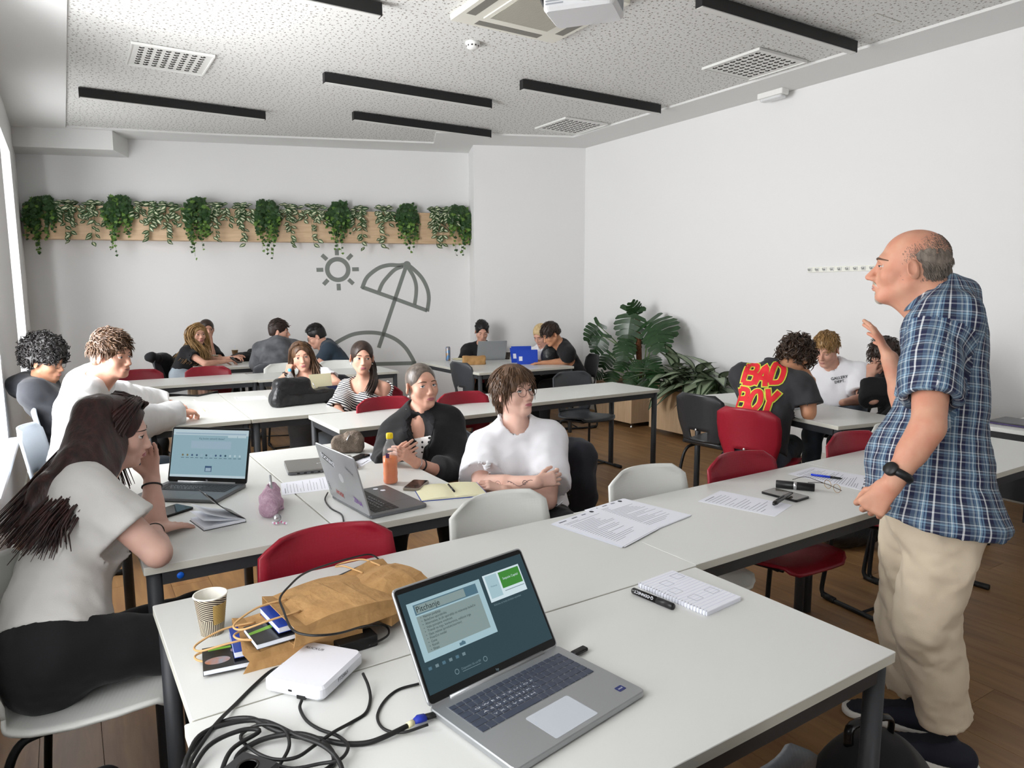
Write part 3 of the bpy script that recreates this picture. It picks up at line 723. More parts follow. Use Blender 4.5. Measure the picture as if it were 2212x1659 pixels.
def nets(D, lo, h):
    """naive surface nets"""
    ins = D < 0; nx, ny, nz = D.shape
    c = [(i, j, k) for i in (0, 1) for j in (0, 1) for k in (0, 1)]
    cnt = sum(ins[i:nx-1+i, j:ny-1+j, k:nz-1+k].astype(np.int8) for i, j, k in c)
    I, J, K = np.nonzero((cnt > 0) & (cnt < 8))
    if len(I) == 0: return np.zeros((0, 3)), np.zeros((0, 4), int)
    idx = np.full((nx-1, ny-1, nz-1), -1, np.int64); idx[I, J, K] = np.arange(len(I))
    val = np.stack([D[I+i, J+j, K+k] for i, j, k in c], 1).astype(np.float64); off = np.array(c, float)
    acc = np.zeros((len(I), 3)); n = np.zeros(len(I))
    for a in range(8):
        for b in range(a+1, 8):
            if np.abs(off[a]-off[b]).sum() != 1: continue
            va, vb = val[:, a], val[:, b]; m = (va < 0) != (vb < 0); t = np.where(m, va/np.where(m, va-vb, 1), 0)
            acc += np.where(m[:, None], off[a]+t[:, None]*(off[b]-off[a]), 0); n += m
    V = (np.stack([I, J, K], 1)+acc/n[:, None])*h+np.asarray(lo)
    F = []
    for ax in range(3):
        a = [slice(1, nx-1), slice(1, ny-1), slice(1, nz-1)]; a[ax] = slice(0, D.shape[ax]-1); b = list(a); b[ax] = slice(1, D.shape[ax])
        A = ins[tuple(a)]; B_ = ins[tuple(b)]; X = np.nonzero(A != B_); base = [X[0]+1, X[1]+1, X[2]+1]; base[ax] = X[ax]
        fl = A[X]; o1, o2 = (ax+1) % 3, (ax+2) % 3
        def g(d1, d2): q = [base[0].copy(), base[1].copy(), base[2].copy()]; q[o1] -= d1; q[o2] -= d2; return idx[q[0], q[1], q[2]]
        Q = np.stack([g(1, 1), g(0, 1), g(0, 0), g(1, 0)], 1); Q[~fl] = Q[~fl][:, ::-1]; F.append(Q)
    F = np.concatenate(F); F = F[(F >= 0).all(1)]
    return V, F
def smooth_mesh(V, F, it=1, lam=.5):
    if len(V) == 0: return V
    for _ in range(it):
        S = np.zeros_like(V); C = np.zeros(len(V))
        for k in range(4):
            a, b = F[:, k], F[:, (k+1) % 4]
            for j in range(3): S[:, j] += np.bincount(a, V[b, j], len(V))+np.bincount(b, V[a, j], len(V))
            C += np.bincount(a, minlength=len(V))+np.bincount(b, minlength=len(V))
        V = V+lam*(S/np.maximum(C, 1)[:, None]-V)
    return V
def normals(V, F):
    n = np.cross(V[F[:, 2]]-V[F[:, 0]], V[F[:, 3]]-V[F[:, 1]]); N = np.zeros_like(V)
    for k in range(4):
        for j in range(3): N[:, j] += np.bincount(F[:, k], n[:, j], len(V))
    return N/(np.linalg.norm(N, axis=1)[:, None]+1e-12)
def qobj(name, VF, mats, parent=None, org=(0, 0, 0), uv=None, **kw):
    """quad soup(s) -> object in the parent's local space"""
    if not isinstance(VF, list): VF = [VF]
    n = 0; vs = []; fs = []
    for V, F in VF: vs.append(V); fs.append(np.asarray(F)+n); n += len(V)
    V = np.concatenate(vs)-np.asarray(org, float); F = np.concatenate(fs)
    if uv is None or True:
        us = np.zeros(len(V), bool); us[F.ravel()] = True; rm = np.cumsum(us)-1; V = V[us]; F = rm[F]
    me = bpy.data.meshes.new(name); me.vertices.add(len(V)); me.vertices.foreach_set('co', V.astype(np.float32).ravel()); me.loops.add(F.size); me.loops.foreach_set('vertex_index', F.astype(np.int32).ravel())
    me.polygons.add(len(F)); me.polygons.foreach_set('loop_start', np.arange(0, F.size, F.shape[1], dtype=np.int32)); me.polygons.foreach_set('use_smooth', np.ones(len(F), bool))
    me.update(calc_edges=True)
    for m in (mats if isinstance(mats, (list, tuple)) else [mats]): me.materials.append(m)
    if uv is not None:
        l = me.uv_layers.new(name='UVMap'); l.data.foreach_set('uv', uv.astype(np.float32).ravel())
    o = bpy.data.objects.new(name, me); COL.objects.link(o)
    if parent is not None: o.parent = parent
    if kw.get('kind'): o['kind'] = kw['kind']
    if kw.get('label'): o['label'] = kw['label']
    return o
def bounds(prs, pad=.03):
    lo = np.min([p.lo for p in prs], 0)-pad; hi = np.max([p.hi for p in prs], 0)+pad
    return lo, hi

# ------------------------------------------------------------------ people
def rotm(fwd, up=(0, 0, 1)):
    """columns: right, forward, up"""
    f = nrm(fwd); r = nrm(np.cross(f, up)); u = np.cross(r, f); return np.stack([r, f, u], 1)
def head_rot(yaw, pitch=0., roll=0.):
    """yaw: heading in degrees from +x; pitch > 0 looks up; roll > 0 tilts to the person's right"""
    y, p, r = rad(yaw), rad(pitch), rad(roll)
    f = V3(math.cos(y)*math.cos(p), math.sin(y)*math.cos(p), math.sin(p)); R = rotm(f)
    c, s = math.cos(r), math.sin(r); return R @ np.array([[c, 0, s], [0, 1, 0], [-s, 0, c]])
def head_prims(g, sc=1., nose=1., jaw=1., wide=1.):
    """list of (op, prim-params) in head space; eye line at z = 0, face towards +y"""
    fem = g == 'f'
    w = wide
    L = []
    A = lambda *a: L.append(('+',)+a)
    A('ell', (0, -.020, .034), (.0735*w, .096, .083), .0)
    A('ell', (0, .020, -.030), (.060*w, .068, .082), .03)
    A('cap', (-.050*w, -.004, -.058), (-.017*jaw, .062, -.098), .019, .016, .025); A('cap', (.050*w, -.004, -.058), (.017*jaw, .062, -.098), .019, .016, .025)
    A('ell', (0, .069, -.1), (.02*jaw, .017, .016), .02)
    A('ell', (-.041*w, .050, -.030), (.022, .024, .022), .025); A('ell', (.041*w, .050, -.030), (.022, .024, .022), .025)
    A('cap', (-.03, .074, .021), (.03, .074, .021), .0135 if not fem else .0115, None, .02)
    L.append(('-', 'ell', (-.0325, .099, -.001), (.019, .0175, .0125), .013)); L.append(('-', 'ell', (.0325, .099, -.001), (.019, .0175, .0125), .013))
    A('cap', (0, .083, .004), (0, .083+.024*nose, -.036), .0075, .0105, .012)
    A('ell', (-.0105, .088+.005*nose, -.0415), (.009, .015, .0085), .009); A('ell', (.0105, .088+.005*nose, -.0415), (.009, .015, .0085), .009)
    A('ell', (0, .079, -.070), (.027, .0165, .020), .014)
    L.append(('-', 'cap', (-.02, .0975, -.0695), (.02, .0975, -.0695), .003, None, .006))
    A('ell', (0, .0905, -.0765), (.017, .0075, .006), .006); A('ell', (0, .0915, -.0625), (.019, .007, .0055), .006)
    L.append(('-', 'ell', (0, .0925, -.0875), (.02, .007, .005), .008))
    for s in (-1, 1):
        A('earp', s)
    return L
def add_head(F, H, R, g, sc=1., **kw):
    T = lambda c: H+sc*(R @ np.asarray(c, float))
    for q in head_prims(g, **kw):
        op = q[0]; kind = q[1]
        if kind == 'ell': pr = ell(T(q[2]), np.array(q[3])*sc, R); k = q[4]
        elif kind == 'cap': pr = cap(T(q[2]), T(q[3]), q[4]*sc, (q[5] or q[4])*sc); k = q[6]
        elif kind == 'earp':
            s = q[2]; Re = R @ np.array(Matrix.Rotation(rad(-14), 3, 'X')) @ np.array(Matrix.Rotation(rad(-30*s), 3, 'Z'))
            F.add(ell(T((s*.0815*kw.get('wide', 1.), -.016, -.010)), np.array((.0085, .0195, .032))*sc, Re), .005)
            F.sub(ell(T((s*.0905*kw.get('wide', 1.), -.012, -.006)), np.array((.0085, .0125, .021))*sc, Re), .003)
            continue
        (F.add if op == '+' else F.sub)(pr, k*sc)
def hand_prims(W, d, n, side, curl=.4, spread=.12, sc=1., thumb=.5, fist=False, curls=None):
    """W wrist, d direction of the fingers, n palm normal (out of the palm), side +1 right / -1 left hand"""
    d = nrm(d); n = nrm(n-d*(np.dot(n, d))); t = nrm(np.cross(d, n))*side     # t points to the thumb side
    P = []
    pl = .088*sc
    P.append((cap(W, W+d*.03*sc, .021*sc, .024*sc, (n, .72)), .01))
    for k, x in enumerate((.028, .010, -.009, -.026)):
        P.append((cap(W+d*.015*sc+t*x*.5*sc, W+d*pl*(1-.04*abs(k-1))+t*x*sc, .013*sc, .0115*sc, (n, .85)), .012))
    lens = (.042, .047, .043, .034); h = nrm(np.cross(d, n))
    def turn(v, a): return v*math.cos(a)+np.cross(h, v)*math.sin(a)+h*np.dot(h, v)*(1-math.cos(a))
    for k, x in enumerate((.029, .0095, -.0095, -.0275)):
        p = W+d*pl*(1-.04*abs(k-1))+t*x*sc; d0 = nrm(d+t*spread*(1.5-k)*.66); c = curl if curls is None else curls[k]; r = (.0092, .0095, .009, .008)[k]*sc; a = 0.
        for s_, (fr, w_) in enumerate(((1., 1.), (.68, 1.2), (.52, .8))):
            a += c*w_; q = p+turn(d0, a)*lens[k]*sc*fr; P.append((cap(p, q, r*(1-.08*s_), r*(.92-.09*s_)), .004)); p = q
    tb = W+d*.022*sc+t*.02*sc+n*.006*sc; td = nrm(d*.75+t*(.75-.5*thumb)+n*(.25+.5*thumb)); m = tb+td*.042*sc
    P.append((cap(tb, m, .0145*sc, .0115*sc), .012)); td2 = nrm(td+d*.35*thumb-t*.55*thumb+n*.1); m2 = m+td2*.033*sc
    P.append((cap(m, m2, .0108*sc, .0098*sc), .004)); td3 = nrm(td2+d*.2-t*.3*thumb); P.append((cap(m2, m2+td3*.026*sc, .0098*sc, .0078*sc), .004))
    return P
def field_sample(F, pts):
    g = (np.asarray(pts)-F.lo)/F.h; i = np.clip(np.floor(g).astype(int), 0, F.n-2); f = g-i; o = 0
    for a in (0, 1):
        for b in (0, 1):
            for c in (0, 1):
                o = o+F.D[i[..., 0]+a, i[..., 1]+b, i[..., 2]+c]*np.where(a, f[..., 0], 1-f[..., 0])*np.where(b, f[..., 1], 1-f[..., 1])*np.where(c, f[..., 2], 1-f[..., 2])
    return o
def skinmat(name, c, c2=None, rough=.5): return mat(name, c, rough, noise=(14, c2 or c, 3), sub=.06, spec=.35)
EYEW = mat('eye_white', '#d8d4d0', .25); IRIS_B = mat('iris_blue', '#5b6a72', .2); IRIS_D = mat('iris_brown', '#3a2a20', .2); PUP = mat('eye_pupil', '#0a0a0a', .15)
LIPM = mat('lips_rose', '#a8656a', .4); LIPN = mat('lips_natural', '#a9706a', .5)
def hair_mat(name, c, c2, rough=.42):
    m = mat(name, c, rough, noise=(60, c2, 3), stretch=(1, 1, .25), bump=(160, .35, .004)); return m
H_BLK = hair_mat('hair_black', '#0e0c0c', '#191514'); H_DBR = hair_mat('hair_dark_brown', '#241a15', '#3b2a21'); H_BRN = hair_mat('hair_brown', '#4a3526', '#6a4e37'); H_AUB = hair_mat('hair_dark_auburn', '#1b0f0e', '#3b1e1a')
H_BLD = hair_mat('hair_blonde', '#806139', '#b08d5c'); H_LBL = hair_mat('hair_light_blonde', '#b79a6b', '#d3bb8e'); H_CUR = hair_mat('hair_curly_brown', '#2b1f18', '#4a3728'); H_GRY = hair_mat('hair_grey', '#5c534b', '#877c70', .6); H_GOAT = hair_mat('beard_grey', '#9d8f7e', '#c9c2b8', .7); H_SLK = hair_mat('hair_slick_ash', '#4f463f', '#7d7168', .3); H_CHE = hair_mat('hair_chestnut', '#42291f', '#643e2f')
class Person: pass
_PN = [0]
def person(label, sp):
    """builds one person: skin body (one mesh), clothes, face parts; returns an object with the frames needed for hair and extras"""
    o = Person(); _PN[0] += 1; seed = _PN[0]*13
    g = sp.get('g', 'm'); fem = g == 'f'; sc = sp.get('sc', 1. if not fem else .95)
    H = np.asarray(sp['H'], float); R = head_rot(sp.get('yaw', 0), sp.get('pitch', 0), sp.get('roll', 0)); o.H, o.R, o.sc = H, R, sc
    P = np.asarray(sp['P'], float); yt = rad(sp.get('yawT', sp.get('yaw', 0))); f0 = V3(math.cos(yt), math.sin(yt), 0)
    N = np.asarray(sp['N'], float) if 'N' in sp else H+sc*(R @ V3(0, -.05, -.15)); o.N = N
    u = nrm(N-P); f = nrm(f0-u*np.dot(f0, u)); r = np.cross(f, u); o.u, o.f, o.r, o.P = u, f, r, P
    sw = sp.get('sw', .185 if not fem else .16); b = sp.get('b', 1.) ; L = np.linalg.norm(N-P)
    sh = sp.get('shrug', {}); S = {s: N-u*.05+r*s*sw+f*.012+np.asarray(sh.get(s, (0, 0, 0))) for s in (1, -1)}
    arms = {1: sp.get('armR'), -1: sp.get('armL')}; hands = {1: sp.get('handR', {}), -1: sp.get('handL', {})}
    vh, vb, vc = sp.get('vox', (.004, .010, .011))
    k = 1. if not fem else .86
    torso = [(ell(P, V3(.155*b, .118*b, .12), np.stack([r, f, u], 1)), .05), (cap(P+u*.06, P+u*L*.45, .138*k*b, .134*k*b, (f, .74)), .06), (cap(P+u*L*.42, P+u*L*.74, .138*k*b, .152*k, (f, .66)), .06),
             (cap(N-u*.075-r*sw*.7, N-u*.075+r*sw*.7, .062*k), .06)]
    trap = [(cap(N+u*.015, S[s]+u*.005, .05*k, .045*k), .04) for s in (1, -1)]
    if sp.get('belly'): torso.append((ell(P+u*.14+f*.06, V3(.15, .12, .15)*sp['belly'], np.stack([r, f, u], 1)), .06))
    bust = []
    if fem and sp.get('bust', 1.): bust = [(ell(P+u*L*.62+f*.085+r*s*.07, V3(.065, .055, .07)*sp.get('bust', 1.)), .05) for s in (1, -1)]
    Hn = H+sc*(R @ V3(0, -.03, -.055)); nr = sp.get('neck', .053 if not fem else .042)
    neck = [(cap(N-u*.02, Hn, nr*1.12, nr), .03), (cap(N-u*.06+f*.055, H+sc*(R @ V3(0, .015, -.09)), nr*.75, nr*.62), .035)]
    ak = sp.get('ak', 1. if not fem else .84); skin = torso+trap+neck; fine = []; sleeves = []; o.W = {}; o.E = {}
    for s in (1, -1):
        if arms[s] is None: continue
        E, W = [np.asarray(a, float) for a in arms[s]]; o.W[s] = W; o.E[s] = E
        skin += [(cap(S[s], E, .052*ak, .04*ak), .03), (cap(E, W, .039*ak, .027*ak), .012), (cap(E+(W-E)*.08, E+(W-E)*.45, .041*ak, .038*ak), .012)]
        hd = hands[s]
        if hd is not None:
            d = np.asarray(hd.get('d', W-E), float); hp = hand_prims(W, d, np.asarray(hd.get('n', (0, 0, -1.)), float), s, hd.get('curl', .35), hd.get('spread', .12), (1. if not fem else .9)*hd.get('sc', 1.), hd.get('thumb', .5), curls=hd.get('curls'))
            skin += hp; lo, hi = bounds([q[0] for q in hp], .008); fine.append((lo, hi, sp.get('vhand', max(.0036, vh))))
    # legs
    legs = sp.get('legs'); 
    if legs is None:
        legs = {}
        for s in (1, -1):
            hip = P+r*s*.095-V3(0, 0, .02); kn = hip+f0*.43+r*s*.05; kn[2] = .50; an = kn+f0*(.03 if s > 0 else .0); an[2] = .1; legs[s] = (hip, kn, an)
    lp = []
    for s in (1, -1):
        hip, kn, an = [np.asarray(a, float) for a in legs[s]]
        lp += [(cap(hip, kn, .088*(1 if not fem else .95)*sp.get('lk', 1.), .06), .04), (cap(kn, an, .057, .04), .02)]
    o.legs = legs; skin += lp
    hb = (H+sc*(R @ V3(0, .0, -.005))-.155*sc-.02, H+sc*(R @ V3(0, .0, -.005))+.155*sc+.02)
    VF = []
    # fine head
    FH = Field(hb[0], hb[1], vh); add_head(FH, H, R, g, sc, nose=sp.get('nose', 1. if not fem else .88), jaw=sp.get('jaw', 1. if not fem else .85), wide=sp.get('wide', 1.))
    for pr, kk in neck+trap+torso[-1:]: FH.add(pr, kk)
    for fn in sp.get('headmod', []): fn(FH, lambda c: H+sc*(R @ np.asarray(c, float)))
    Vh, Fh = FH.open_mesh(); VF.append((smooth_mesh(Vh, Fh, 1, .3), Fh)); o.FH = FH
    boxes = [(hb[0]+vh*2, hb[1]-vh*2)]
    for lo, hi, hv in fine:
        Fd = Field(lo, hi, hv)
        for pr, kk in skin: Fd.add(pr, kk)
        V, Fq = Fd.open_mesh(); VF.append((V, Fq)); boxes.append((lo+hv*2, hi-hv*2))
    lo, hi = bounds([q[0] for q in skin]); FB = Field(lo, hi, vb)
    for pr, kk in skin: FB.add(pr, kk)
    V, Fq = FB.mesh(); c = V[Fq].mean(1); keep = np.ones(len(Fq), bool)
    for a, e in boxes: keep &= ~((c > a) & (c < e)).all(1)
    VF.append((V, Fq[keep]))
    root = thing('person', label, 'person', (P[0], P[1], 0)); o.root = root; org = np.array([P[0], P[1], 0]); o.org = org
    T = lambda c_: H+sc*(R @ np.asarray(c_, float)); o.T = T
    # eye lids join the skin
    ge = sp.get('gaze', (0, 0)); lid = sp.get('lid', (24, -24))
    er = .0126; ey = (.0322, .0712, -.001)
    def patch(e0, e1, s, rr):
        az = np.radians(np.linspace(-85, 85, 9)); el_ = np.radians(np.linspace(e0, e1, 5)); c0 = V3(s*ey[0], ey[1], ey[2]); pts = []
        for q in el_:
            for a in az: 
                e2 = q*(math.cos(a)**.6 if abs(a) < 1.5 else .1) if abs(q) < .6 else q
                pts.append(T(c0+rr*V3(math.sin(a)*math.cos(e2), math.cos(a)*math.cos(e2), math.sin(e2))))
        Q = [(j*9+i, j*9+i+1, (j+1)*9+i+1, (j+1)*9+i) for j in range(4) for i in range(8)]
        return np.array(pts), np.array(Q)
    for s in (-1, 1):
        VF.append(patch(lid[0], 88, s, .0139)); VF.append(patch(lid[1], -88, s, .0136))
    o.body = qobj('body', VF, sp['skin'], root, org)
    if not sp.get('noface'):
        for s in (-1, 1):
            c0 = V3(s*ey[0], ey[1], ey[2]); m = MB(); Mh = np.eye(4); Mh[:3, :3] = R*sc; Mh[:3, 3] = H-org
            m.sphere(c0, er, 14, 10, Mh, 0)
            ga, gb = rad(ge[0]), rad(ge[1]); gd = V3(math.sin(ga)*math.cos(gb), math.cos(ga)*math.cos(gb), math.sin(gb)); Fr = frame(c0, np.cross(gd, V3(0, 0, 1)), np.cross(gd, np.cross(V3(0, 0, 1), gd)))
            Fr[:3, 2] = gd
            for rr, ang, ii in ((er*1.012, 26, 1), (er*1.03, 12, 2)):
                m.lathe([(rr*math.sin(rad(t)), rr*math.cos(rad(t))) for t in (0.01, ang*.5, ang)], 12, Mh @ Fr, cap=False, mi=ii)
            m.build('eye', [EYEW, sp.get('iris', IRIS_B), PUP], root)
            # lash line
            m = MB(); az = np.radians(np.linspace(-80, 80, 11)); q = rad(lid[0]); pts = [T(c0+.0144*V3(math.sin(a)*math.cos(q*math.cos(a)**.6), math.cos(a)*math.cos(q*math.cos(a)**.6), math.sin(q*math.cos(a)**.6)))-org for a in az]
            m.tube(pts, [.0004]+[.0013 if fem else .0009]*9+[.0004], 5); m.build('eyelashes', sp.get('lash', PUP), root)
        def onface(x, z, off=.0):
            yy = np.linspace(.135, .02, 120); pts = np.array([T((x, y, z)) for y in yy]); d = field_sample(FH, pts); i = np.argmax(d < 0); return V3(x, yy[i]+off, z)
        bm = sp.get('brow', H_DBR); bt = sp.get('browt', .0032 if not fem else .0024)
        for s in (-1, 1):
            pts = [onface(s*x, z+.0015, .0004) for x, z in ((.013, .0195), (.022, .0212), (.033, .0225), (.042, .0208), (.051, .015))]
            m = MB(); m.tube([T(p)-org for p in catmull(pts, 4)], np.interp(np.arange(17), [0, 5, 12, 16], [bt*.8, bt*1.25, bt, bt*.35]), 6, flat=.8); m.build('eyebrow', bm, root)
        if not sp.get('nolips'):
            m = MB(); lm = sp.get('lips', LIPM if fem else LIPN); t_ = 1.15 if fem else .8
            for zz, rr in ((-.0655, .0036*t_), (-.0735, .0044*t_)):
                pts = [onface(x, zz+(.0 if zz > -.07 else .0)-(x/.024)**2*(.0035 if zz > -.07 else -.004), -.0012) for x in np.linspace(-.0235, .0235, 9)]
                m.tube([T(p)-org for p in catmull(pts, 3)], np.interp(np.linspace(-1, 1, 25), [-1, -.5, 0, .5, 1], [.0006, rr, rr*1.05, rr, .0006]), 7)
            m.build('lips', lm, root)
    # clothes
    for item in sp.get('clothes', []):
        kind = item['k']; m_ = item['mat']; off = item.get('off', .014); v_ = item.get('vox', vc)
        if kind == 'top':
            prs = [(pr, kk) for pr, kk in torso+trap+bust]; sl = item.get('sleeve', .6); cuts = []; loose = item.get('loose', .014); hollow = []
            for s in (1, -1):
                if arms[s] is None: continue
                E, W = o.E[s], o.W[s]; a0 = S[s]-r*s*.02
                if sl <= 1.:
                    e = S[s]+(E-S[s])*sl; prs.append((cap(a0, e, .05*ak+loose*.4, (.052-.012*sl)*ak+loose), .035)); cuts.append((e, nrm(E-S[s]), s)); hollow.append(cap(e-nrm(E-S[s])*.012, e+nrm(E-S[s])*.05, (.052-.012*sl)*ak+loose*.5))
                else:
                    e = E+(W-E)*(sl-1.); prs.append((cap(a0, E, .05*ak+loose*.4, .041*ak+loose), .03)); prs.append((cap(E, e, .041*ak+loose, (.039-.011*(sl-1))*ak+loose*.75), .03)); cuts.append((e, nrm(W-E), s))
                    if item.get('cuff'): prs.append((cap(e-nrm(W-E)*.025, e-nrm(W-E)*.004, (.032)*ak+loose*.9), .004))
            if item.get('hem') is None: prs.append((cap(P-u*.03, P+u*.1, .145*b, .14*b, (f, .78)), .05))
            else:
                hp = np.asarray(item['hem'], float); prs.append((cap(P+u*.1, hp-u*.02, .15*b, (.16+item.get('flare', 0))*b, (f, .88)), .06))
            for e_ in item.get('extra', []): prs.append(e_)
            lo, hi = bounds([q[0] for q in prs], .05); Fc = Field(lo, hi, v_)
            for pr, kk in prs: Fc.add(pr, kk, off if kk >= .02 else .0)
            Fc.noise(item.get('fold', .006), item.get('ff', 42), seed, oct_=3)
            for e, d, s in cuts:
                # cut the end of the sleeve only close to it
                pr = Prim(lambda p, e=e, d=d: np.maximum(-((p-e.astype(np.float32))@d.astype(np.float32)), np.linalg.norm(p-e.astype(np.float32), axis=-1)-.105), e-.1, e+.1); Fc.sub(pr)
            for h_ in (hollow if item.get('hollow', 1) else []): Fc.sub(h_)
            nk = item.get('neck', .062)
            if nk: Fc.sub(cap(N-u*.03+f*item.get('nf', .012), Hn+u*.05+f*.03, nk, nk*1.15), .008)
            for v in item.get('subs', []): Fc.sub(v[0], v[1])
            if item.get('hem') is None: Fc.cut(P+u*.035, -u)
            if item.get('hem') is not None: Fc.cut(np.asarray(item['hem']), -item.get('hemn', u) if not isinstance(item.get('hemn', u), tuple) else -np.asarray(item['hemn']))
            Vc, Fq = Fc.mesh(); Vc = smooth_mesh(Vc, Fq, 2, .5); o.topmesh = (Vc, Fq); o.topfield = Fc
            ob = qobj(item.get('name', 'shirt'), (Vc, Fq), m_, root, org); o.top = ob
            if item.get('collar'):
                # ribbed neckline ring
                cc = N-u*.005+f*.012; rr = nk*1.04; ring = []
                for t in np.linspace(0, 2*math.pi, 28, endpoint=False):
                    d_ = r*math.cos(t)+f*math.sin(t); p0 = cc+d_*rr; st = p0+u*.10; sm = np.array([st-u*x for x in np.linspace(0, .2, 60)]); dd = field_sample(Fc, sm); i = np.argmax(dd < .001); ring.append(sm[i] if dd[i] < .001 else p0)
                ring = np.array(ring); ring = (ring+np.roll(ring, 1, 0)+np.roll(ring, -1, 0))/3
                MB().tube(ring-org, .0105, 6, closed=True).build('collar', item.get('collar_mat', m_), root)
        elif kind == 'bottom':
            prs = [(torso[0][0], .05), (cap(P, P+u*.09, .14*b, .138*b, (f, .76)), .05)]; to = item.get('to', 2.)
            for s in (1, -1):
                hip, kn, an = [np.asarray(a, float) for a in legs[s]]; lw = item.get('wide', .0)
                if to > 1.:
                    prs += [(cap(hip, kn, .09+lw*.5, .064+lw), .04), (cap(kn, kn+(an-kn)*(to-1.), .062+lw, .05+lw*1.1), .03)]
                else: prs += [(cap(hip, hip+(kn-hip)*to, .09+lw, .075+lw), .04)]
            lo, hi = bounds([q[0] for q in prs], .05); Fc = Field(lo, hi, item.get('vox', vc*1.15))
            for pr, kk in prs: Fc.add(pr, kk, .01)
            Fc.noise(item.get('fold', .004), 40, seed+5, oct_=3)
            for s in (1, -1):
                hip, kn, an = [np.asarray(a, float) for a in legs[s]]; e = kn+(an-kn)*(to-1.) if to > 1. else hip+(kn-hip)*to; d = nrm(an-kn) if to > 1. else nrm(kn-hip)
                Fc.sub(Prim(lambda p, e=e, d=d: np.maximum(-((p-e.astype(np.float32))@d.astype(np.float32)), np.linalg.norm(p-e.astype(np.float32), axis=-1)-.15), e-.15, e+.15))
            V, Fq = Fc.mesh(); o.bottom = qobj(item.get('name', 'trousers'), (smooth_mesh(V, Fq, 1, .4), Fq), m_, root, org)
        elif kind == 'shoes':
            for s in (1, -1):
                an = np.asarray(legs[s][2], float); d_ = np.asarray(item.get('dir', f0), float); d_ = nrm(V3(d_[0], d_[1], 0)); c_ = V3(an[0], an[1], 0); Fs = Field(*bounds([cap(c_-d_*.06, c_+d_*.2, .06)], .03), .009)
                Fs.add(cap(c_-d_*.045+V3(0, 0, .05), c_+d_*.17+V3(0, 0, .032), .045, .036), .0).add(cap(c_+V3(0, 0, .05), c_+V3(0, 0, .1), .045, .042), .03); Fs.cut(c_+V3(0, 0, .004), (0, 0, -1)); Fs.cut(c_+V3(0, 0, .11), (0, 0, 1))
                qobj('shoe', Fs.mesh(), m_, root, org)
    return o
# ------------------------------------------------------------------ hair
def hair_cap(o, m, thick=.012, front=.0, side=-.015, nape=-.075, vox=.0045, top=.0, noise=.0, nf=90, back=.0, ears=True, faceop=None, name='hair', extra=None, wide=1., fwd=0., sc3=(1, 1, 1)):
    T, R, sc = o.T, o.R, o.sc; F = Field(T((0, 0, 0))-.2*sc, T((0, 0, 0))+.2*sc, vox)
    F.add(ell(T((0, -.020-.3*back+fwd, .034+top*.5)), V3(.0735*wide+thick, .096+thick+back*.5, .083+thick*.8+top)*sc, R)); F.add(ell(T((0, -.052, -.022)), V3(.058+thick*.7, .052+thick*.8, .062)*sc, R), .03*sc)
    for e in (extra or []): F.add(ell(T(e[0]), np.array(e[1])*sc, R), e[2]*sc)
    if noise: F.noise(noise, nf, 3+_PN[0], sc=sc3)
    fo = faceop or ((0, .105, -.047+front), (.067, .095, .108))
    F.sub(ell(T(fo[0]), np.array(fo[1])*sc, R), .008)
    F.sub(boxp(T((0, .05, side-.1)), V3(.14, .066, .1)*sc, R, .004), .006)
    if ears:
        for s in (-1, 1): F.sub(ell(T((s*.085, -.012, -.014)), V3(.03, .023, .034)*sc, R), .006)
    F.cut(T((0, 0, nape)), -R[:, 2])
    V, Fq = F.mesh(); V = smooth_mesh(V, Fq, 1, .4); o.hair = qobj(name, (V, Fq), m, o.root, o.org); o.hairVF = (V, Fq)
    return V, Fq, normals(V, Fq)
def tufts(o, m, V, N, flow, n=300, L=.04, r=.0045, lift=.25, seed=1, name='hair_tufts', jit=.35, zmin=None, curl=0., seg=4):
    rg = np.random.RandomState(seed); mb = MB(); T, R, sc = o.T, o.R, o.sc; inv = lambda p: (R.T @ (p-o.H))/sc; k = 0
    ids = rg.permutation(len(V)); dsk = field_sample(o.FH, np.clip(V, o.FH.lo+.001, o.FH.lo+o.FH.h*(o.FH.n-2))); ids = ids[(dsk > .004)[ids]]
    for i in ids:
        q = inv(V[i])
        if zmin is not None and not zmin(q): continue
        fl = R @ nrm(np.asarray(flow(q), float)); fl = nrm(fl+rg.randn(3)*jit*.5); n_ = N[i]; fl = nrm(fl-n_*np.dot(fl, n_)*.8); ll = L*(.6+.8*rg.rand()); p = V[i]-n_*.004; pts = [p]; side = np.cross(fl, n_)
        for s_ in range(1, seg+1):
            t = s_/seg; pts.append(V[i]+fl*ll*t+n_*(lift*ll*math.sin(t*2.2))+side*curl*ll*math.sin(t*5+rg.rand()))
        mb.tube(np.array(pts)-o.org, r*np.linspace(1, .15, seg+1), 4); k += 1
        if k >= n: break
    return mb.build(name, m, o.root)
def strands(o, m, guides, n=200, jit=.012, r=.004, seed=1, name='hair_strands', npt=12, tip=.25):
    """guides: list of polylines (world); strands are blended between neighbouring guides"""
    rg = np.random.RandomState(seed); mb = MB(); G = [catmull(g, 6) for g in guides]; G = [np.stack([np.interp(np.linspace(0, 1, npt), np.linspace(0, 1, len(g)), g[:, j]) for j in range(3)], 1) for g in G]
    for k in range(n):
        t = rg.rand()*(len(G)-1); i = min(int(t), len(G)-2) if len(G) > 1 else 0; a = t-i
        p = G[i]*(1-a)+G[min(i+1, len(G)-1)]*a; s_ = np.linspace(0.25, 1, npt)[:, None]; p = p+rg.randn(3)*jit*s_+np.cumsum(rg.randn(npt, 3)*jit*.12, 0); e = 1-.5*rg.rand()**2; mlen = max(4, int(npt*e))
        mb.tube(p[:mlen]-o.org, r*(.7+.6*rg.rand())*np.interp(np.linspace(0, 1, mlen), [0, .2, .8, 1], [.8, 1, .9, tip]), 4)
    return mb.build(name, m, o.root)

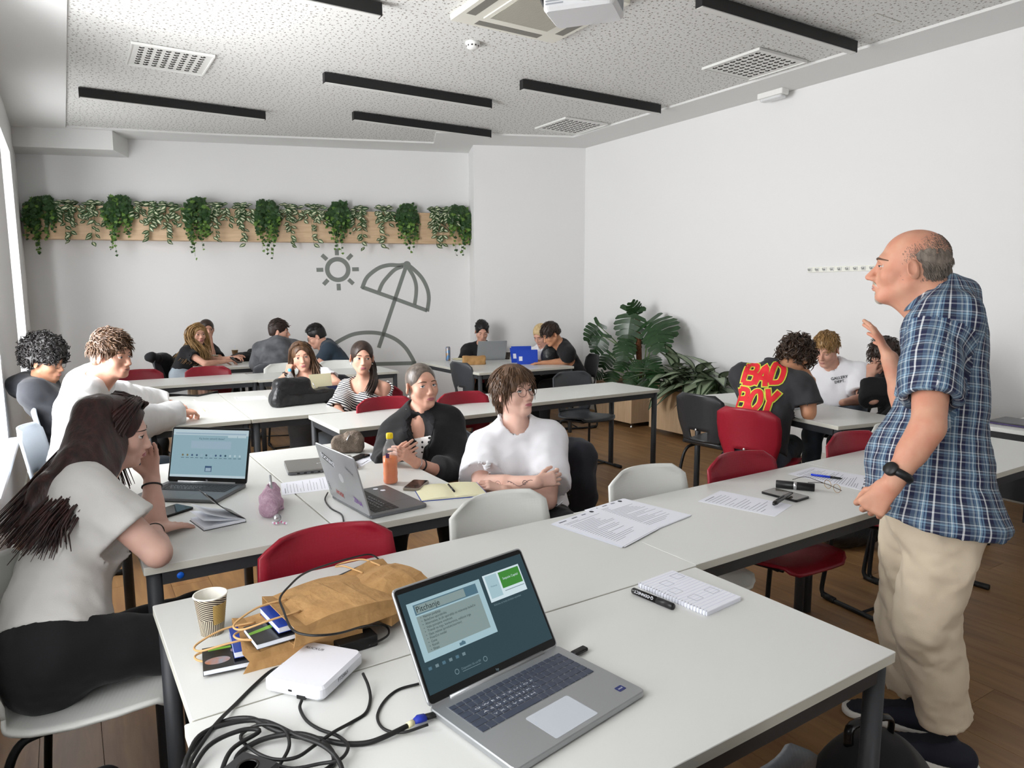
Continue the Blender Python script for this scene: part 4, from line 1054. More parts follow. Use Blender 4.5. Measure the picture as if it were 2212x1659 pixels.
# ------------------------------------------------------------------ the people in the room
SK_F = skinmat('skin_fair', '#d8a892', '#cd9983'); SK_P = skinmat('skin_pale', '#d6b0a0', '#cfa493'); SK_T = skinmat('skin_tan', '#c48f6f', '#b98463'); SK_R = skinmat('skin_ruddy', '#cb9a80', '#c5876f'); SK_D = skinmat('skin_brown', '#9a7058', '#8d634c')
def cloth(name, c, c2=None, bump=.25, rough=.9): return mat(name, c, rough, noise=(6, c2 or c, 3), bump=(420, bump, .002), sheen=.1)
C_WHT = cloth('cotton_white', '#e6e6ea'); C_OFFW = cloth('cotton_grey_white', '#cfcdc9', '#c6c4c0'); C_BLK = cloth('cotton_black', '#17171a'); C_BLZ = cloth('blazer_black', '#141416', bump=.4); C_DKG = cloth('hoodie_dark', '#1d1f24'); C_HOOD = cloth('hoodie_white', '#d9d9d8', '#cfd0d1', .4)
C_CHAR = cloth('tee_washed_black', '#2b2b2e', '#353538'); C_BLU = cloth('tee_slate_blue', '#25313d', '#2b3946'); C_JEAN = cloth('denim_dark', '#333d48', '#46525e'); C_PANT = cloth('trousers_black', '#121214'); C_BEIGE = cloth('chino_beige', '#cfc1aa', '#c6b79f'); C_GREY = cloth('trousers_grey', '#5b5d60', '#66686b')
C_SKIRT = cloth('denim_grey', '#5a5c60', '#686a6d'); C_LBL = cloth('denim_light', '#8d97a0', '#9aa5ad')
m = mat('hoodie_camo', '#4b4c50', .9, noise=(9, '#6a6c70', 2), bump=(400, .3, .002)); C_CAMO = m
NAVY = mat('shoe_navy', '#171a26', .8); SOLE = mat('shoe_sole_white', '#d9d6cf', .6); SHW = mat('shoe_white', '#d5d3ce', .7)
def V(u, v, d=None, z=None): return PX(u, v, d=d) if d is not None else PX(u, v, z=z)

# --- striped off-shoulder top: stripes follow the body height, plaid follows the garment
def stripe_mat(name, c1, c2, freq, dirv=(0, 0, 1)):
    m = mat(name, c1, .85); N_, L_, B_ = nodes_of(m); tc = N_.new('ShaderNodeTexCoord'); dp = N_.new('ShaderNodeVectorMath'); dp.operation = 'DOT_PRODUCT'; dp.inputs[1].default_value = [a*freq for a in dirv]
    L_.new(tc.outputs['Object'], dp.inputs[0]); fr = N_.new('ShaderNodeMath'); fr.operation = 'FRACT'; L_.new(dp.outputs['Value'], fr.inputs[0]); lt = N_.new('ShaderNodeMath'); lt.operation = 'LESS_THAN'; lt.inputs[1].default_value = .5; L_.new(fr.outputs[0], lt.inputs[0])
    mx = N_.new('ShaderNodeMixRGB'); mx.inputs[1].default_value = (*srgb(c1), 1); mx.inputs[2].default_value = (*srgb(c2), 1); L_.new(lt.outputs[0], mx.inputs[0]); L_.new(mx.outputs[0], B_.inputs['Base Color']); return m
def plaid_mat():
    m = mat('shirt_plaid', '#3d5c78', .85); N_, L_, B_ = nodes_of(m); uv = N_.new('ShaderNodeUVMap'); sp_ = N_.new('ShaderNodeSeparateXYZ'); L_.new(uv.outputs['UV'], sp_.inputs[0])
    def ramp(sock, per, stops):
        ml = N_.new('ShaderNodeMath'); ml.operation = 'MULTIPLY'; ml.inputs[1].default_value = 1/per; L_.new(sock, ml.inputs[0]); fr = N_.new('ShaderNodeMath'); fr.operation = 'FRACT'; L_.new(ml.outputs[0], fr.inputs[0])
        r_ = N_.new('ShaderNodeValToRGB'); r_.color_ramp.interpolation = 'CONSTANT'; e = r_.color_ramp.elements
        while len(e) > 1: e.remove(e[0])
        e[0].position = 0; e[0].color = (*srgb(stops[0][1]), 1)
        for p_, c_ in stops[1:]: q_ = e.new(p_); q_.color = (*srgb(c_), 1)
        L_.new(fr.outputs[0], r_.inputs['Fac']); return r_.outputs['Color']
    warp = [(0, '#1d2140'), (.2, '#e0e2e2'), (.27, '#1d2140'), (.44, '#6b8ba3'), (.50, '#2a4468'), (.54, '#7f9fb4'), (.60, '#c4d2d8'), (.64, '#5b7890'), (.72, '#2a4468'), (.76, '#84939c'), (.84, '#4a6078')]
    weft = [(0, '#1d2140'), (.22, '#a9afb2'), (.30, '#1d2140'), (.46, '#5b6670'), (.56, '#2b3352'), (.62, '#8aa6b6'), (.70, '#555f6c'), (.80, '#cfd5d6'), (.85, '#39434f')]
    a = ramp(sp_.outputs['X'], .062, warp); b = ramp(sp_.outputs['Y'], .052, weft)
    mx = N_.new('ShaderNodeMixRGB'); mx.inputs[0].default_value = .42; L_.new(a, mx.inputs[1]); L_.new(b, mx.inputs[2]); L_.new(mx.outputs[0], B_.inputs['Base Color'])
    tc = N_.new('ShaderNodeTexCoord'); n = N_.new('ShaderNodeTexNoise'); n.inputs['Scale'].default_value = 300; L_.new(tc.outputs['Object'], n.inputs['Vector']); bp = N_.new('ShaderNodeBump'); bp.inputs['Strength'].default_value = .2; bp.inputs['Distance'].default_value = .002; L_.new(n.outputs['Fac'], bp.inputs['Height']); L_.new(bp.outputs['Normal'], B_.inputs['Normal'])
    return m
PLAID = plaid_mat()

# ============ standing man
hm = V(1962, 576, d=2.72); hip = V(2015, 1105, d=2.68)
LS = V(2030, 715, d=2.52)
lE = V(2006, 920, d=2.37); lW = V(1926, 1046, d=2.34)
rW = V(1922, 775, d=2.95); rE = V(1965, 905, d=2.98)
kL = V(1998, 1345, d=2.70); aL = V(2038, 1545, d=2.92); kR = V(1960, 1345, d=2.93); aR = V(1972, 1480, d=3.08)
fwdm = V3(math.cos(rad(119)), math.sin(rad(119)), 0)
hF = math.degrees(math.atan2(fwdm[1], fwdm[0]))
man = person('standing man in blue plaid short sleeved shirt and beige trousers, one hand raised', dict(g='m', sc=1.03, H=hm, yaw=hF-1, pitch=2, P=hip, N=V(2052, 655, d=2.72), yawT=hF+2, shrug={1: (0, 0, -.06), -1: (-.02, .035, -.075)}, sw=.195, b=1.06, belly=1.06, ak=1.12, neck=.064,
    armL=(lE, lW), armR=(rE, rW), handL=dict(d=V(1886, 1092, d=2.34)-lW, n=(.75, .55, -.3), curl=1.25, thumb=1.1, sc=1.05), handR=dict(d=V(1894, 716, d=3.06)-rW, n=fwdm+V3(.3, .3, 0), curl=.16, spread=.3, thumb=-.4, sc=1.05),
    legs={-1: (hip+0.09*(RW @ V3(0, 0, -1)), kL, aL), 1: (hip+.09*(RW @ V3(0, 0, 1)), kR, aR)}, skin=SK_R, brow=H_BRN, browt=.0042, vox=(.0033, .009, .008), iris=IRIS_B, nose=1.2, jaw=1.15, lid=(10, -14), gaze=(-26, 0),
    clothes=[dict(k='top', mat=PLAID, sleeve=.74, loose=.018, off=.022, hem=hip+V3(0, 0, .0)+fwdm*.0, hemn=tuple(V3(0, 0, 1)+fwdm*-.16), flare=.055, neck=.07, nf=.02, fold=.007, ff=34, vox=.008),
             dict(k='bottom', mat=C_BEIGE, wide=.022, fold=.009, vox=.009, to=2.02)]))
# plaid follows the garment: around the torso / along the sleeves
Vt, Ft = man.topmesh; fc = Vt[Ft]; c = fc.mean(1); ax = man.u; rel = Vt-man.P
uvt = np.stack([np.arctan2(rel@man.f, -(rel@man.r))*.19, rel@ax], 1); sl_d = {}
uvf = uvt[Ft].reshape(-1, 4, 2)
wrap = uvf[:, :, 0].max(1)-uvf[:, :, 0].min(1) > .3; uvf[wrap, :, 0] = np.where(uvf[wrap, :, 0] < 0, uvf[wrap, :, 0]+2*math.pi*.19, uvf[wrap, :, 0])
for s in (1, -1):
    S_ = man.N-man.u*.05+man.r*s*.195+man.f*.012-V3(0, 0, .07); E_ = man.E[s]; a_ = nrm(E_-S_); q = c-S_; t = q@a_; dist = np.linalg.norm(q-t[:, None]*a_, axis=1); side = (c-man.P)@man.r*s
    msk = (t > .0) & (dist < .115) & (side > .165) | (t > .06) & (dist < .1) & (side > .13)
    e1 = nrm(np.cross(a_, man.f)); e2 = np.cross(a_, e1); qq = fc-S_; an = np.arctan2(qq@e2, qq@e1)*.075; uvs_ = np.stack([an, qq@a_], -1)
    w2 = uvs_[:, :, 0].max(1)-uvs_[:, :, 0].min(1) > .2; uvs_[w2, :, 0] = np.where(uvs_[w2, :, 0] < 0, uvs_[w2, :, 0]+2*math.pi*.075, uvs_[w2, :, 0]); uvf[msk] = uvs_[msk]
ly = man.top.data.uv_layers.new(name='UVMap'); ly.data.foreach_set('uv', uvf.astype(np.float32).ravel())
# collar of the shirt
Nn = man.N; ring = []; ring2 = []
for t in np.linspace(rad(-62), rad(242), 26):
    d_ = man.r*math.cos(t)+man.f*math.sin(t)*-1; fr = max(0, -math.sin(t)) 
    tilt = man.f*.0
    a0 = Nn+man.u*(.035-.05*max(0, math.sin(-t)))+d_*(.068)+man.f*.02; ring.append(a0)
pts = []
for t in np.linspace(rad(-68), rad(248), 30):
    cx_, sx_ = math.cos(t), math.sin(t)      # sx = 1 : nape, -1 : throat
    base = Nn+man.f*.03+man.r*cx_*.086-man.f*sx_*.088+man.u*(.018*sx_-.008); top = base+man.u*(.045+.004*sx_)-(man.r*cx_-man.f*sx_)*.012; fold = base+(man.r*cx_-man.f*sx_)*(.022)-man.u*.012
    pts.append([base, top, top+(man.r*cx_-man.f*sx_)*.008, fold])
g4 = np.array(pts).transpose(1, 0, 2); co = MB().grid(g4-man.org, True, thick=.003).build('shirt_collar', PLAID, man.root)
uvl = co.data.uv_layers.new(name='UVMap'); uvl.data.foreach_set('uv', np.array([((v_ % 30)*.0125, (v_//30)*.02) for p_ in co.data.polygons for v_ in p_.vertices], np.float32).ravel())
# watch
wr = man.W[-1]; ad = nrm(man.W[-1]-man.E[-1]); e1 = nrm(np.cross(ad, V3(0, 0, 1))); e2 = np.cross(ad, e1); wc = wr-ad*.035
MB().tube([wc+(e1*math.cos(t)+e2*math.sin(t)*.92)*.0365-man.org for t in np.linspace(0, 2*math.pi, 28, endpoint=False)], .0095, 6, closed=True, flat=1.4).build('watch_strap', CFR, man.root)
wf = nrm(-RW @ V3(.8, 0, .3)); wf = nrm(wf-ad*np.dot(wf, ad)); MB().lathe([(0, .008), (.019, .008), (.021, .004), (.021, -.004)], 20, frame(wc+wf*.036-man.org, ad, np.cross(wf, ad))).build('watch_case', BLK, man.root)
# thin grey hair ring, goatee, moustache
F_ = Field(man.T((0, 0, 0))-.17, man.T((0, 0, 0))+.17, .004)
F_.add(ell(man.T((0, -.020, .034)), V3(.0758, .098, .085)*man.sc, man.R)).add(ell(man.T((0, -.052, -.022)), V3(.061, .055, .065)*man.sc, man.R), .03)
F_.sub(ell(man.T((0, .05, .115)), V3(.11, .2, .085)*man.sc, man.R), .02); F_.sub(ell(man.T((0, .13, -.02)), V3(.12, .192, .15)*man.sc, man.R), .02); F_.cut(man.T((0, -.05, -.05)), -man.R[:, 2])
F_.noise(.0022, 150, 5, oct_=3); V_, Q_ = F_.mesh(); qobj('hair', (smooth_mesh(V_, Q_, 1), Q_), H_GRY, man.root, man.org); tufts(man, H_GRY, V_, normals(V_, Q_), lambda q: (0, -.6, -1), 700, .02, .0016, .12, 3, jit=.3)
Vs, Qs = man.FH.open_mesh(); Ns = normals(Vs, Qs); rgm = np.random.RandomState(4)
def fade(q):
    if q[2] > .105 or q[2] < -.042 or q[1] > .02: return False
    ear = math.hypot(q[1]+.014, q[2]+.012) < .036
    top = (q[2]-(.058-.55*q[1]-.2*abs(q[0])))/.03; frt = (q[1]+.0)/.025; low = (-.05-q[2])/.02
    return (not ear) and rgm.rand() < min(1., max(0., .75-max(top, frt, low, -1)*.75))*.6
_sv = man.FH.D; man.FH.D = man.FH.D+.006
tufts(man, H_GRY, Vs, Ns, lambda q: (0, -.7, -1), 5200, .009, .0011, .14, 6, name='hair_stubble', jit=.4, zmin=fade, seg=2); man.FH.D = _sv
F_ = Field(man.T((0, .08, -.09))-.07, man.T((0, .08, -.09))+.07, .003)
F_.add(ell(man.T((0, .069, -.105)), V3(.022, .0185, .019)*man.sc, man.R)).add(ell(man.T((0, .081, -.089)), V3(.010, .008, .010)*man.sc, man.R), .008)
V_, Q_ = F_.mesh(); qobj('goatee', (V_, Q_), H_GOAT, man.root, man.org); 
tufts(man, H_GOAT, V_, normals(V_, Q_), lambda q: (0, -.1, -1), 260, .013, .0012, .15, 4, name='goatee_tufts', jit=.4)
MB().tube([man.T(p)-man.org for p in catmull([(-.028, .078, -.07), (-.016, .091, -.057), (0, .095, -.054), (.016, .091, -.057), (.028, .078, -.07)], 4)], np.interp(np.arange(17), [0, 4, 8, 12, 16], [.002, .0045, .004, .0045, .002]), 6).build('moustache', H_GOAT, man.root)
for s in (1, -1):
    an = np.asarray(man.legs[s][2]); cc = V3(an[0], an[1], 0); dd = nrm(fwdm+(V3(.0, 0, 0) if s < 0 else V3(0, .1, 0))); nn = V3(-dd[1], dd[0], 0)
    Fs = Field(cc-V3(.26, .26, .02), cc+V3(.26, .26, .17), .007); Fs.add(cap(cc-dd*.06+V3(0, 0, .05), cc+dd*.17+V3(0, 0, .045), .046, .043)).add(cap(cc+V3(0, 0, .06), cc+V3(0, 0, .12), .045, .042), .03); Fs.cut(cc+V3(0, 0, .027), (0, 0, -1)); Fs.cut(cc+V3(0, 0, .105)+dd*.0, V3(0, 0, 1)+dd*.35)
    qobj('shoe', Fs.mesh(), NAVY, man.root, man.org)
    Fs = Field(cc-V3(.26, .26, .02), cc+V3(.26, .26, .08), .007); Fs.add(cap(cc-dd*.065+V3(0, 0, .02), cc+dd*.178+V3(0, 0, .02), .05, .046)); Fs.cut(cc+V3(0, 0, .002), (0, 0, -1)); Fs.cut(cc+V3(0, 0, .03), (0, 0, 1)); qobj('shoe_sole', Fs.mesh(), SOLE, man.root, man.org)

# ============ woman at the front left, cheek on her hand
fw = person('woman with long dark auburn hair and grey white top, cheek resting on her hand', dict(g='f', H=V(252, 932, d=2.66), yaw=-6, pitch=-12, roll=4, P=V3(-.10, 2.25, .57), N=V(160, 1062, d=2.60), yawT=10, sw=.17, b=1.1, ak=1.0,
    armR=(V(340, 1196, z=.79), V(333, 1146, z=.775)), armL=(V(330, 1128, z=.78), V(328, 1034, d=2.82)), handR=dict(d=V(384, 1133, z=.765)-V(333, 1146, z=.775), n=(0, 0, -1), curl=.12), handL=dict(d=V(320, 950, d=2.80)-V(328, 1034, d=2.82), n=(-.5, -.9, .1), curl=.28, thumb=.2),
    skin=SK_P, brow=H_DBR, iris=IRIS_D, vox=(.0036, .009, .009), gaze=(28, 3), clothes=[dict(k='top', mat=C_OFFW, sleeve=.62, loose=.024, off=.016, neck=.07, nf=.03), dict(k='bottom', mat=C_PANT)]))
Vh, Fh, Nh = hair_cap(fw, H_AUB, .012, front=.012, side=-.11, nape=-.10, ears=False, faceop=((0, .105, -.042), (.066, .1, .116)))
def gd(*pts): return [V(*p) if len(p) == 3 else p for p in pts]
T_ = fw.T
def locs(*pts): return [T_(p) for p in pts]
g1 = [locs((.0, .03, .12), (-.06, -.03, .11), (-.085, -.07, .02))+gd((120, 1000, 2.62), (50, 1080, 2.58), (-60, 1200, 2.52)), locs((0, .04, .119), (.055, .01, .095), (.086, -.035, .03), (.09, -.06, -.05))+gd((150, 1050, 2.44), (70, 1130, 2.42), (-30, 1250, 2.38)),
      locs((0, .05, .117), (.06, .025, .088), (.086, -.02, .0), (.088, -.035, -.08))+gd((180, 1060, 2.42), (110, 1130, 2.38), (10, 1260, 2.33)), locs((0, .055, .115), (.06, .03, .08), (.085, -.005, -.01), (.086, -.02, -.09))+gd((205, 1050, 2.44), (150, 1110, 2.38), (125, 1170, 2.36), (150, 1225, 2.35))]
strands(fw, H_AUB, g1, 520, .016, .0042, 5)
F_ = Field(V(60, 1100, d=2.6)-.2, T_((0, 0, 0))+.25, .008)
for a_, b_, r1, r2 in ((T_((.02, -.06, .05)), V(175, 1010, d=2.52), .075, .07), (V(175, 1010, d=2.52), V(105, 1070, d=2.5), .065, .045), (V(105, 1070, d=2.5), V(45, 1130, d=2.49), .045, .02), (T_((.03, .0, -.02)), V(205, 1050, d=2.5), .055, .04)): F_.add(cap(a_, b_, r1, r2), .04)
F_.sub(ell(T_((0, .1, -.05)), V3(.075, .1, .12), fw.R), .01); F_.noise(.006, 60, 9, sc=(1, 1, .4))
V_, Q_ = F_.mesh(); qobj('hair_mass', (smooth_mesh(V_, Q_, 1), Q_), H_AUB, fw.root, fw.org)
g2 = [locs((0, .075, .11), (-.06, .05, .08), (-.088, .0, .0), (-.085, -.02, -.1))+gd((262, 1100, 2.75)), locs((0, .075, .11), (-.06, .055, .07), (-.086, .02, -.03), (-.075, .02, -.1))+gd((300, 1090, 2.78))]
strands(fw, H_AUB, g2, 120, .01, .004, 6, name='hair_lock')
for c_, rr, nm in ((V(328, 1015, d=2.85), .031, 'hair_tie'), (V(331, 1142, z=.778), .029, 'bracelet')):
    a_ = nrm((fw.W[-1]-fw.E[-1]) if nm == 'hair_tie' else (fw.W[1]-fw.E[1])); c_ = (fw.W[-1]-a_*.03) if nm == 'hair_tie' else fw.W[1]-a_*.02; e1 = nrm(np.cross(a_, V3(.3, .5, 1))); e2 = np.cross(a_, e1)
    MB().tube([c_+(e1*math.cos(t)+e2*math.sin(t))*rr-fw.org for t in np.linspace(0, 2*math.pi, 24, endpoint=False)], .0035 if nm == 'hair_tie' else .002, 6, closed=True).build(nm, BLK, fw.root)

# ============ woman in the black blazer
bw = person('woman with slicked back hair in a black blazer looking up to the right', dict(g='f', H=V(912, 832, d=3.64), yaw=-90, pitch=4, roll=3, P=V(935, 1060, d=3.69), N=V(908, 893, d=3.70), yawT=-122, sw=.165, ak=.95,
    armR=(V(836, 1010, d=3.59), V(848, 992, d=3.38)), armL=(V(985, 1032, d=3.57), V(898, 1000, d=3.34)), handR=dict(d=V(884, 972, d=3.33)-V(848, 992, d=3.38), n=(-.1, .9, -.4), curl=.45, sc=.9), handL=dict(d=V(856, 970, d=3.30)-V(898, 1000, d=3.34), n=(-.2, .8, -.5), curl=.4, sc=.9),
    skin=SK_F, brow=H_BRN, browt=.003, gaze=(20, 8), shrug={1: (0, 0, -.03), -1: (0, 0, -.03)}, vox=(.0036, .010, .010), clothes=[dict(k='top', name='blazer', mat=C_BLZ, sleeve=1.55, loose=.028, off=.022, neck=.05, fold=.005, subs=[(ell(V(912, 925, d=3.54), V3(.042, .12, .09)), .006), (ell(V(915, 985, d=3.52), V3(.022, .1, .11)), .005)]), dict(k='bottom', mat=C_PANT)]))
hair_cap(bw, H_SLK, .004, side=-.005, nape=-.06, faceop=((0, .105, -.040), (.069, .098, .122)))
F_ = Field(bw.T((0, 0, 0))-.22, bw.T((0, 0, 0))+.2, .005); F_.add(ell(bw.T((0, -.12, .0)), V3(.032, .03, .032), bw.R)).add(cap(bw.T((0, -.13, -.02)), bw.T((-.05, -.1, -.16)), .022, .014), .02); V_, Q_ = F_.mesh(); qobj('ponytail', (V_, Q_), H_BLD, bw.root, bw.org)
WD = mat('polka_dot_top', '#e8e6e4', .8); N_, L_, B_ = nodes_of(WD); tc = N_.new('ShaderNodeTexCoord'); vo = N_.new('ShaderNodeTexVoronoi'); vo.inputs['Scale'].default_value = 38; vo.inputs['Randomness'].default_value = .3; lt = N_.new('ShaderNodeMath'); lt.operation = 'LESS_THAN'; lt.inputs[1].default_value = .26
mx = N_.new('ShaderNodeMixRGB'); mx.inputs[1].default_value = (*srgb('#e8e6e4'), 1); mx.inputs[2].default_value = (*srgb('#1a1a1c'), 1); L_.new(tc.outputs['Object'], vo.inputs['Vector']); L_.new(vo.outputs['Distance'], lt.inputs[0]); L_.new(lt.outputs[0], mx.inputs[0]); L_.new(mx.outputs[0], B_.inputs['Base Color'])
L_b = np.linalg.norm(bw.N-bw.P); Fc = Field(bw.P-.3, bw.N+.3, .009)
Fc.add(cap(bw.P+bw.u*.02, bw.P+bw.u*L_b*.45, .12, .118, (bw.f, .74))).add(cap(bw.P+bw.u*L_b*.42, bw.P+bw.u*L_b*.7, .124, .13, (bw.f, .66)), .06)
for s in (1, -1): Fc.add(ell(bw.P+bw.u*L_b*.62+bw.f*.082+bw.r*s*.066, V3(.064, .052, .066)), .05)
Fc.D -= .013; Fc.cut(bw.P+bw.u*L_b*.68, bw.u); V_, Q_ = Fc.mesh(); qobj('camisole', (V_, Q_), WD, bw.root, bw.org)
SILV = mat('silver', '#c9c9cc', .25, .9); PEARL = mat('pearl', '#e9e6e0', .2)
for s in (1, -1): MB().sphere(bw.T((s*.079, -.012, -.052))-bw.org, .006, 10, 8).build('earring', PEARL, bw.root)
def on_front(o_, x, up_, off=.002):
    """point on the skin of the chest"""
    p0 = o_.N+o_.r*x+o_.u*up_; ys = np.linspace(.25, -.02, 140); pts_ = p0+ys[:, None]*o_.f; pts_ = np.clip(pts_, o_.FH.lo+.001, o_.FH.lo+o_.FH.h*(o_.FH.n-2)); d_ = field_sample(o_.FH, pts_); i = int(np.argmax(d_ < 0)); return p0+o_.f*(ys[i]+off)
nl = [bw.N+bw.r*x+bw.f*(.062+.02*(1-abs(x)/.06))+bw.u*(.03-.085*(1-(abs(x)/.06)**1.4)) for x in np.linspace(-.06, .06, 13)]
MB().tube(np.array(nl)-bw.org, .0012, 5).build('necklace', SILV, bw.root)
a_ = nrm(bw.W[-1]-bw.E[-1]); e1 = nrm(np.cross(a_, V3(0, 0, 1))); e2 = np.cross(a_, e1)
for kk, (off_, m_) in enumerate(((.045, CFR), (.012, SILV))): MB().tube([bw.W[-1]-a_*off_+(e1*math.cos(t)+e2*math.sin(t))*(.0275) -bw.org for t in np.linspace(0, 2*math.pi, 20, endpoint=False)], .003 if kk == 0 else .0014, 6, closed=True, flat=1.8).build('bracelet', m_, bw.root)

# ============ woman in the white tee with round glasses
rE, rW = V(1040, 1048, d=3.28), V(1160, 1042, d=3.13); lE, lW = V(1182, 1080, d=3.30), V(1090, 1062, d=3.14)
wt = person('short haired woman with round glasses and white tee, arms folded on the table', dict(g='f', sc=.98, H=V(1113, 846, d=3.42), yaw=-84, pitch=10, roll=2, P=V(1145, 1120, d=3.52), N=V(1112, 922, d=3.46), yawT=-112, sw=.18, b=1.1, ak=1.12, neck=.05,
    armR=(rE, rW), armL=(lE, lW), handR=dict(d=V(1212, 1030, d=3.16)-rW, n=(.4, .7, -.2), curl=.55, thumb=.4), handL=dict(d=V(1050, 1046, d=3.12)-lW, n=(0, .4, -1), curl=.5),
    skin=SK_P, brow=H_BRN, gaze=(18, 14), shrug={1: (0, 0, -.035), -1: (0, 0, -.04)}, vox=(.0036, .010, .010), clothes=[dict(k='top', mat=C_WHT, hollow=0, sleeve=.78, loose=.034, off=.024, neck=.066, nf=.022, collar=1, fold=.005), dict(k='bottom', mat=C_PANT)]))
Vh, Fh, Nh = hair_cap(wt, H_CHE if False else H_BRN, .016, front=-.004, side=-.03, nape=-.085, top=.008, ears=False, faceop=((0, .108, -.056), (.060, .092, .106)))
tufts(wt, H_BRN, Vh, Nh, lambda q: (q[0]*9, .1 if q[1] > 0 else -.5, -1.3), 520, .055, .0042, .12, 8, jit=.22, zmin=lambda q: q[1] < .06 or q[2] > .075)
tufts(wt, H_BRN, Vh, Nh, lambda q: (q[0]*7, .6, -1.), 110, .042, .0034, .1, 18, name='hair_fringe', jit=.2, zmin=lambda q: q[1] > .05 and q[2] > .06)
def glasses(o, m_, r_=.024, thick=.0011, square=False, cz=-.006):
    T = o.T; mb = MB(); yy = .0985
    for s in (-1, 1):
        if square: pts_ = [T((s*.033+x, yy-abs(x)*.15, cz+z)) for x, z in rrect(-r_, -r_*.75, r_, r_*.75, .009, 3)]
        else: pts_ = [T((s*.033+r_*math.cos(t), yy-abs(r_*math.cos(t)*s+.01)*.12, cz+r_*.92*math.sin(t))) for t in np.linspace(0, 2*math.pi, 28, endpoint=False)]
        mb.tube(np.array(pts_)-o.org, thick, 5, closed=True)
        mb.tube(np.array([T((s*(.033+r_), yy-.006, cz+.006)), T((s*.073, .06, cz+.007)), T((s*.078, .0, cz+.004)), T((s*.08, -.022, cz-.012))])-o.org, thick, 5)
    mb.tube(np.array([T((-.033+r_, yy, cz+.004)), T((0, yy+.003, cz+.009)), T((.033-r_, yy, cz+.004))])-o.org, thick, 5)
    return mb.build('glasses', m_, o.root)
glasses(wt, mat('glasses_dark_metal', '#2c2624', .35, .6), .0245)
INK = mat('tattoo_ink', '#6a5a58', .7)
def on_skin(o, prs, base, out, off=.0012):
    """push points to the outside of the arm capsule"""
    res = []
    for p_ in base:
        ts = np.linspace(.08, -.02, 120); pts_ = p_+ts[:, None]*out; d_ = np.min([pr.fn(pts_.astype(np.float32)) for pr in prs], 0); i = int(np.argmax(d_ < 0)); res.append(p_+out*(ts[i]+off))
    return np.array(res)
apr = [cap(rE, rW, .039*1.12, .027*1.12), cap(rE+(rW-rE)*.08, rE+(rW-rE)*.45, .041*1.12, .038*1.12)]; ao = nrm(CAM-(rE+rW)/2); aa = nrm(rW-rE); au = nrm(np.cross(ao, aa)); au = au if au[2] > 0 else -au
for cx_, r0, dr, sgn in ((.30, .017, 1, 1), (.52, .02, 1, -1), (.78, .014, 1, 1)):
    ct = rE+(rW-rE)*cx_; sp_ = [ct+aa*(r0*(1-k_/34)*math.cos(sgn*k_*.28))+au*(r0*(1-k_/34)*math.sin(sgn*k_*.28)) for k_ in range(30)]+[]
    MB().tube(on_skin(wt, apr, sp_, ao)-wt.org, .0011, 4).build('tattoo', INK, wt.root)
MB().tube(on_skin(wt, apr, [rE+(rW-rE)*t+au*.012*math.sin(t*16) for t in np.linspace(.16, .92, 24)], ao)-wt.org, .0011, 4).build('tattoo', INK, wt.root)
MB().sphere(wt.T((-.006, .116, -.042))-wt.org, .0018, 6, 5).build('nose_stud', SILV, wt.root)

# ============ boy in the white hoodie
hE, hW = V(300, 912, z=.80), V(392, 893, z=.80); hE2, hW2 = V(322, 872, z=.80), V(368, 872, z=.79)
hd = person('boy in a white hoodie writing at the table, looking right', dict(g='m', H=V(243, 768, d=4.52), yaw=-42, pitch=-4, P=V3(.0, 4.62, .57), N=V(178, 842, d=4.58), yawT=-12, sw=.19, ak=1.05,
    armR=(hE, hW), armL=(hE2, hW2), handR=dict(d=V(432, 886, z=.80)-hW, n=(0, .3, -1), curl=.75), handL=dict(d=V(405, 875, z=.79)-hW2, n=(0, -.3, -1), curl=.4), skin=SK_F, brow=H_BRN, vox=(.004, .011, .011), lid=(18, -22),
    clothes=[dict(k='top', name='hoodie', mat=C_HOOD, sleeve=1.93, loose=.03, off=.03, neck=.055, fold=.010, ff=36, cuff=1, extra=[(ell(V(196, 820, d=4.66), V3(.085, .09, .06)), .03), (cap(V(195, 838, d=4.48), V(215, 838, d=4.68), .04), .03)]), dict(k='bottom', mat=C_JEAN)]))
Vh, Fh, Nh = hair_cap(hd, H_BRN, .013, front=.004, side=-.03, nape=-.06, top=.014, noise=.004)
tufts(hd, H_BRN, Vh, Nh, lambda q: (q[0]*4, .9 if q[2] > .05 else .1, .1 if q[2] > .08 else -.8), 560, .034, .0045, .3, 11, jit=.6, zmin=lambda q: q[2] > .015)
# ============ boy with black curly hair and glasses
af = person('boy with big black curly hair, glasses and dark hoodie at the window side', dict(g='m', H=V(100, 782, d=5.6), yaw=-30, pitch=-10, P=V3(.03, 5.48, .57), N=V(80, 842, d=5.66), yawT=-15, sw=.185, armR=(V(150, 905, d=5.55), V(215, 890, d=5.6)), armL=(V(170, 880, d=5.9), V(235, 872, d=5.75)), skin=SK_D, brow=H_BLK, iris=IRIS_D, vox=(.0048, .013, .013), lid=(10, -18), jaw=.95,
    clothes=[dict(k='top', name='hoodie', mat=C_DKG, sleeve=1.9, loose=.03, off=.03, neck=.05, fold=.008, extra=[(ell(V(70, 832, d=5.72), V3(.12, .11, .07)), .03)]), dict(k='bottom', mat=C_PANT)]))
Vh, Fh, Nh = hair_cap(af, H_BLK, .038, front=.008, side=.005, nape=-.04, top=.03, noise=.01, nf=120, back=.01, faceop=((0, .125, -.055), (.080, .105, .105)), vox=.006)
tufts(af, H_BLK, Vh, Nh, lambda q: (math.sin(q[0]*200), math.sin(q[1]*180), math.cos(q[2]*190)), 650, .02, .0055, .7, 12, jit=1.2, curl=.5)
glasses(af, BLK, .024, .0014, True)

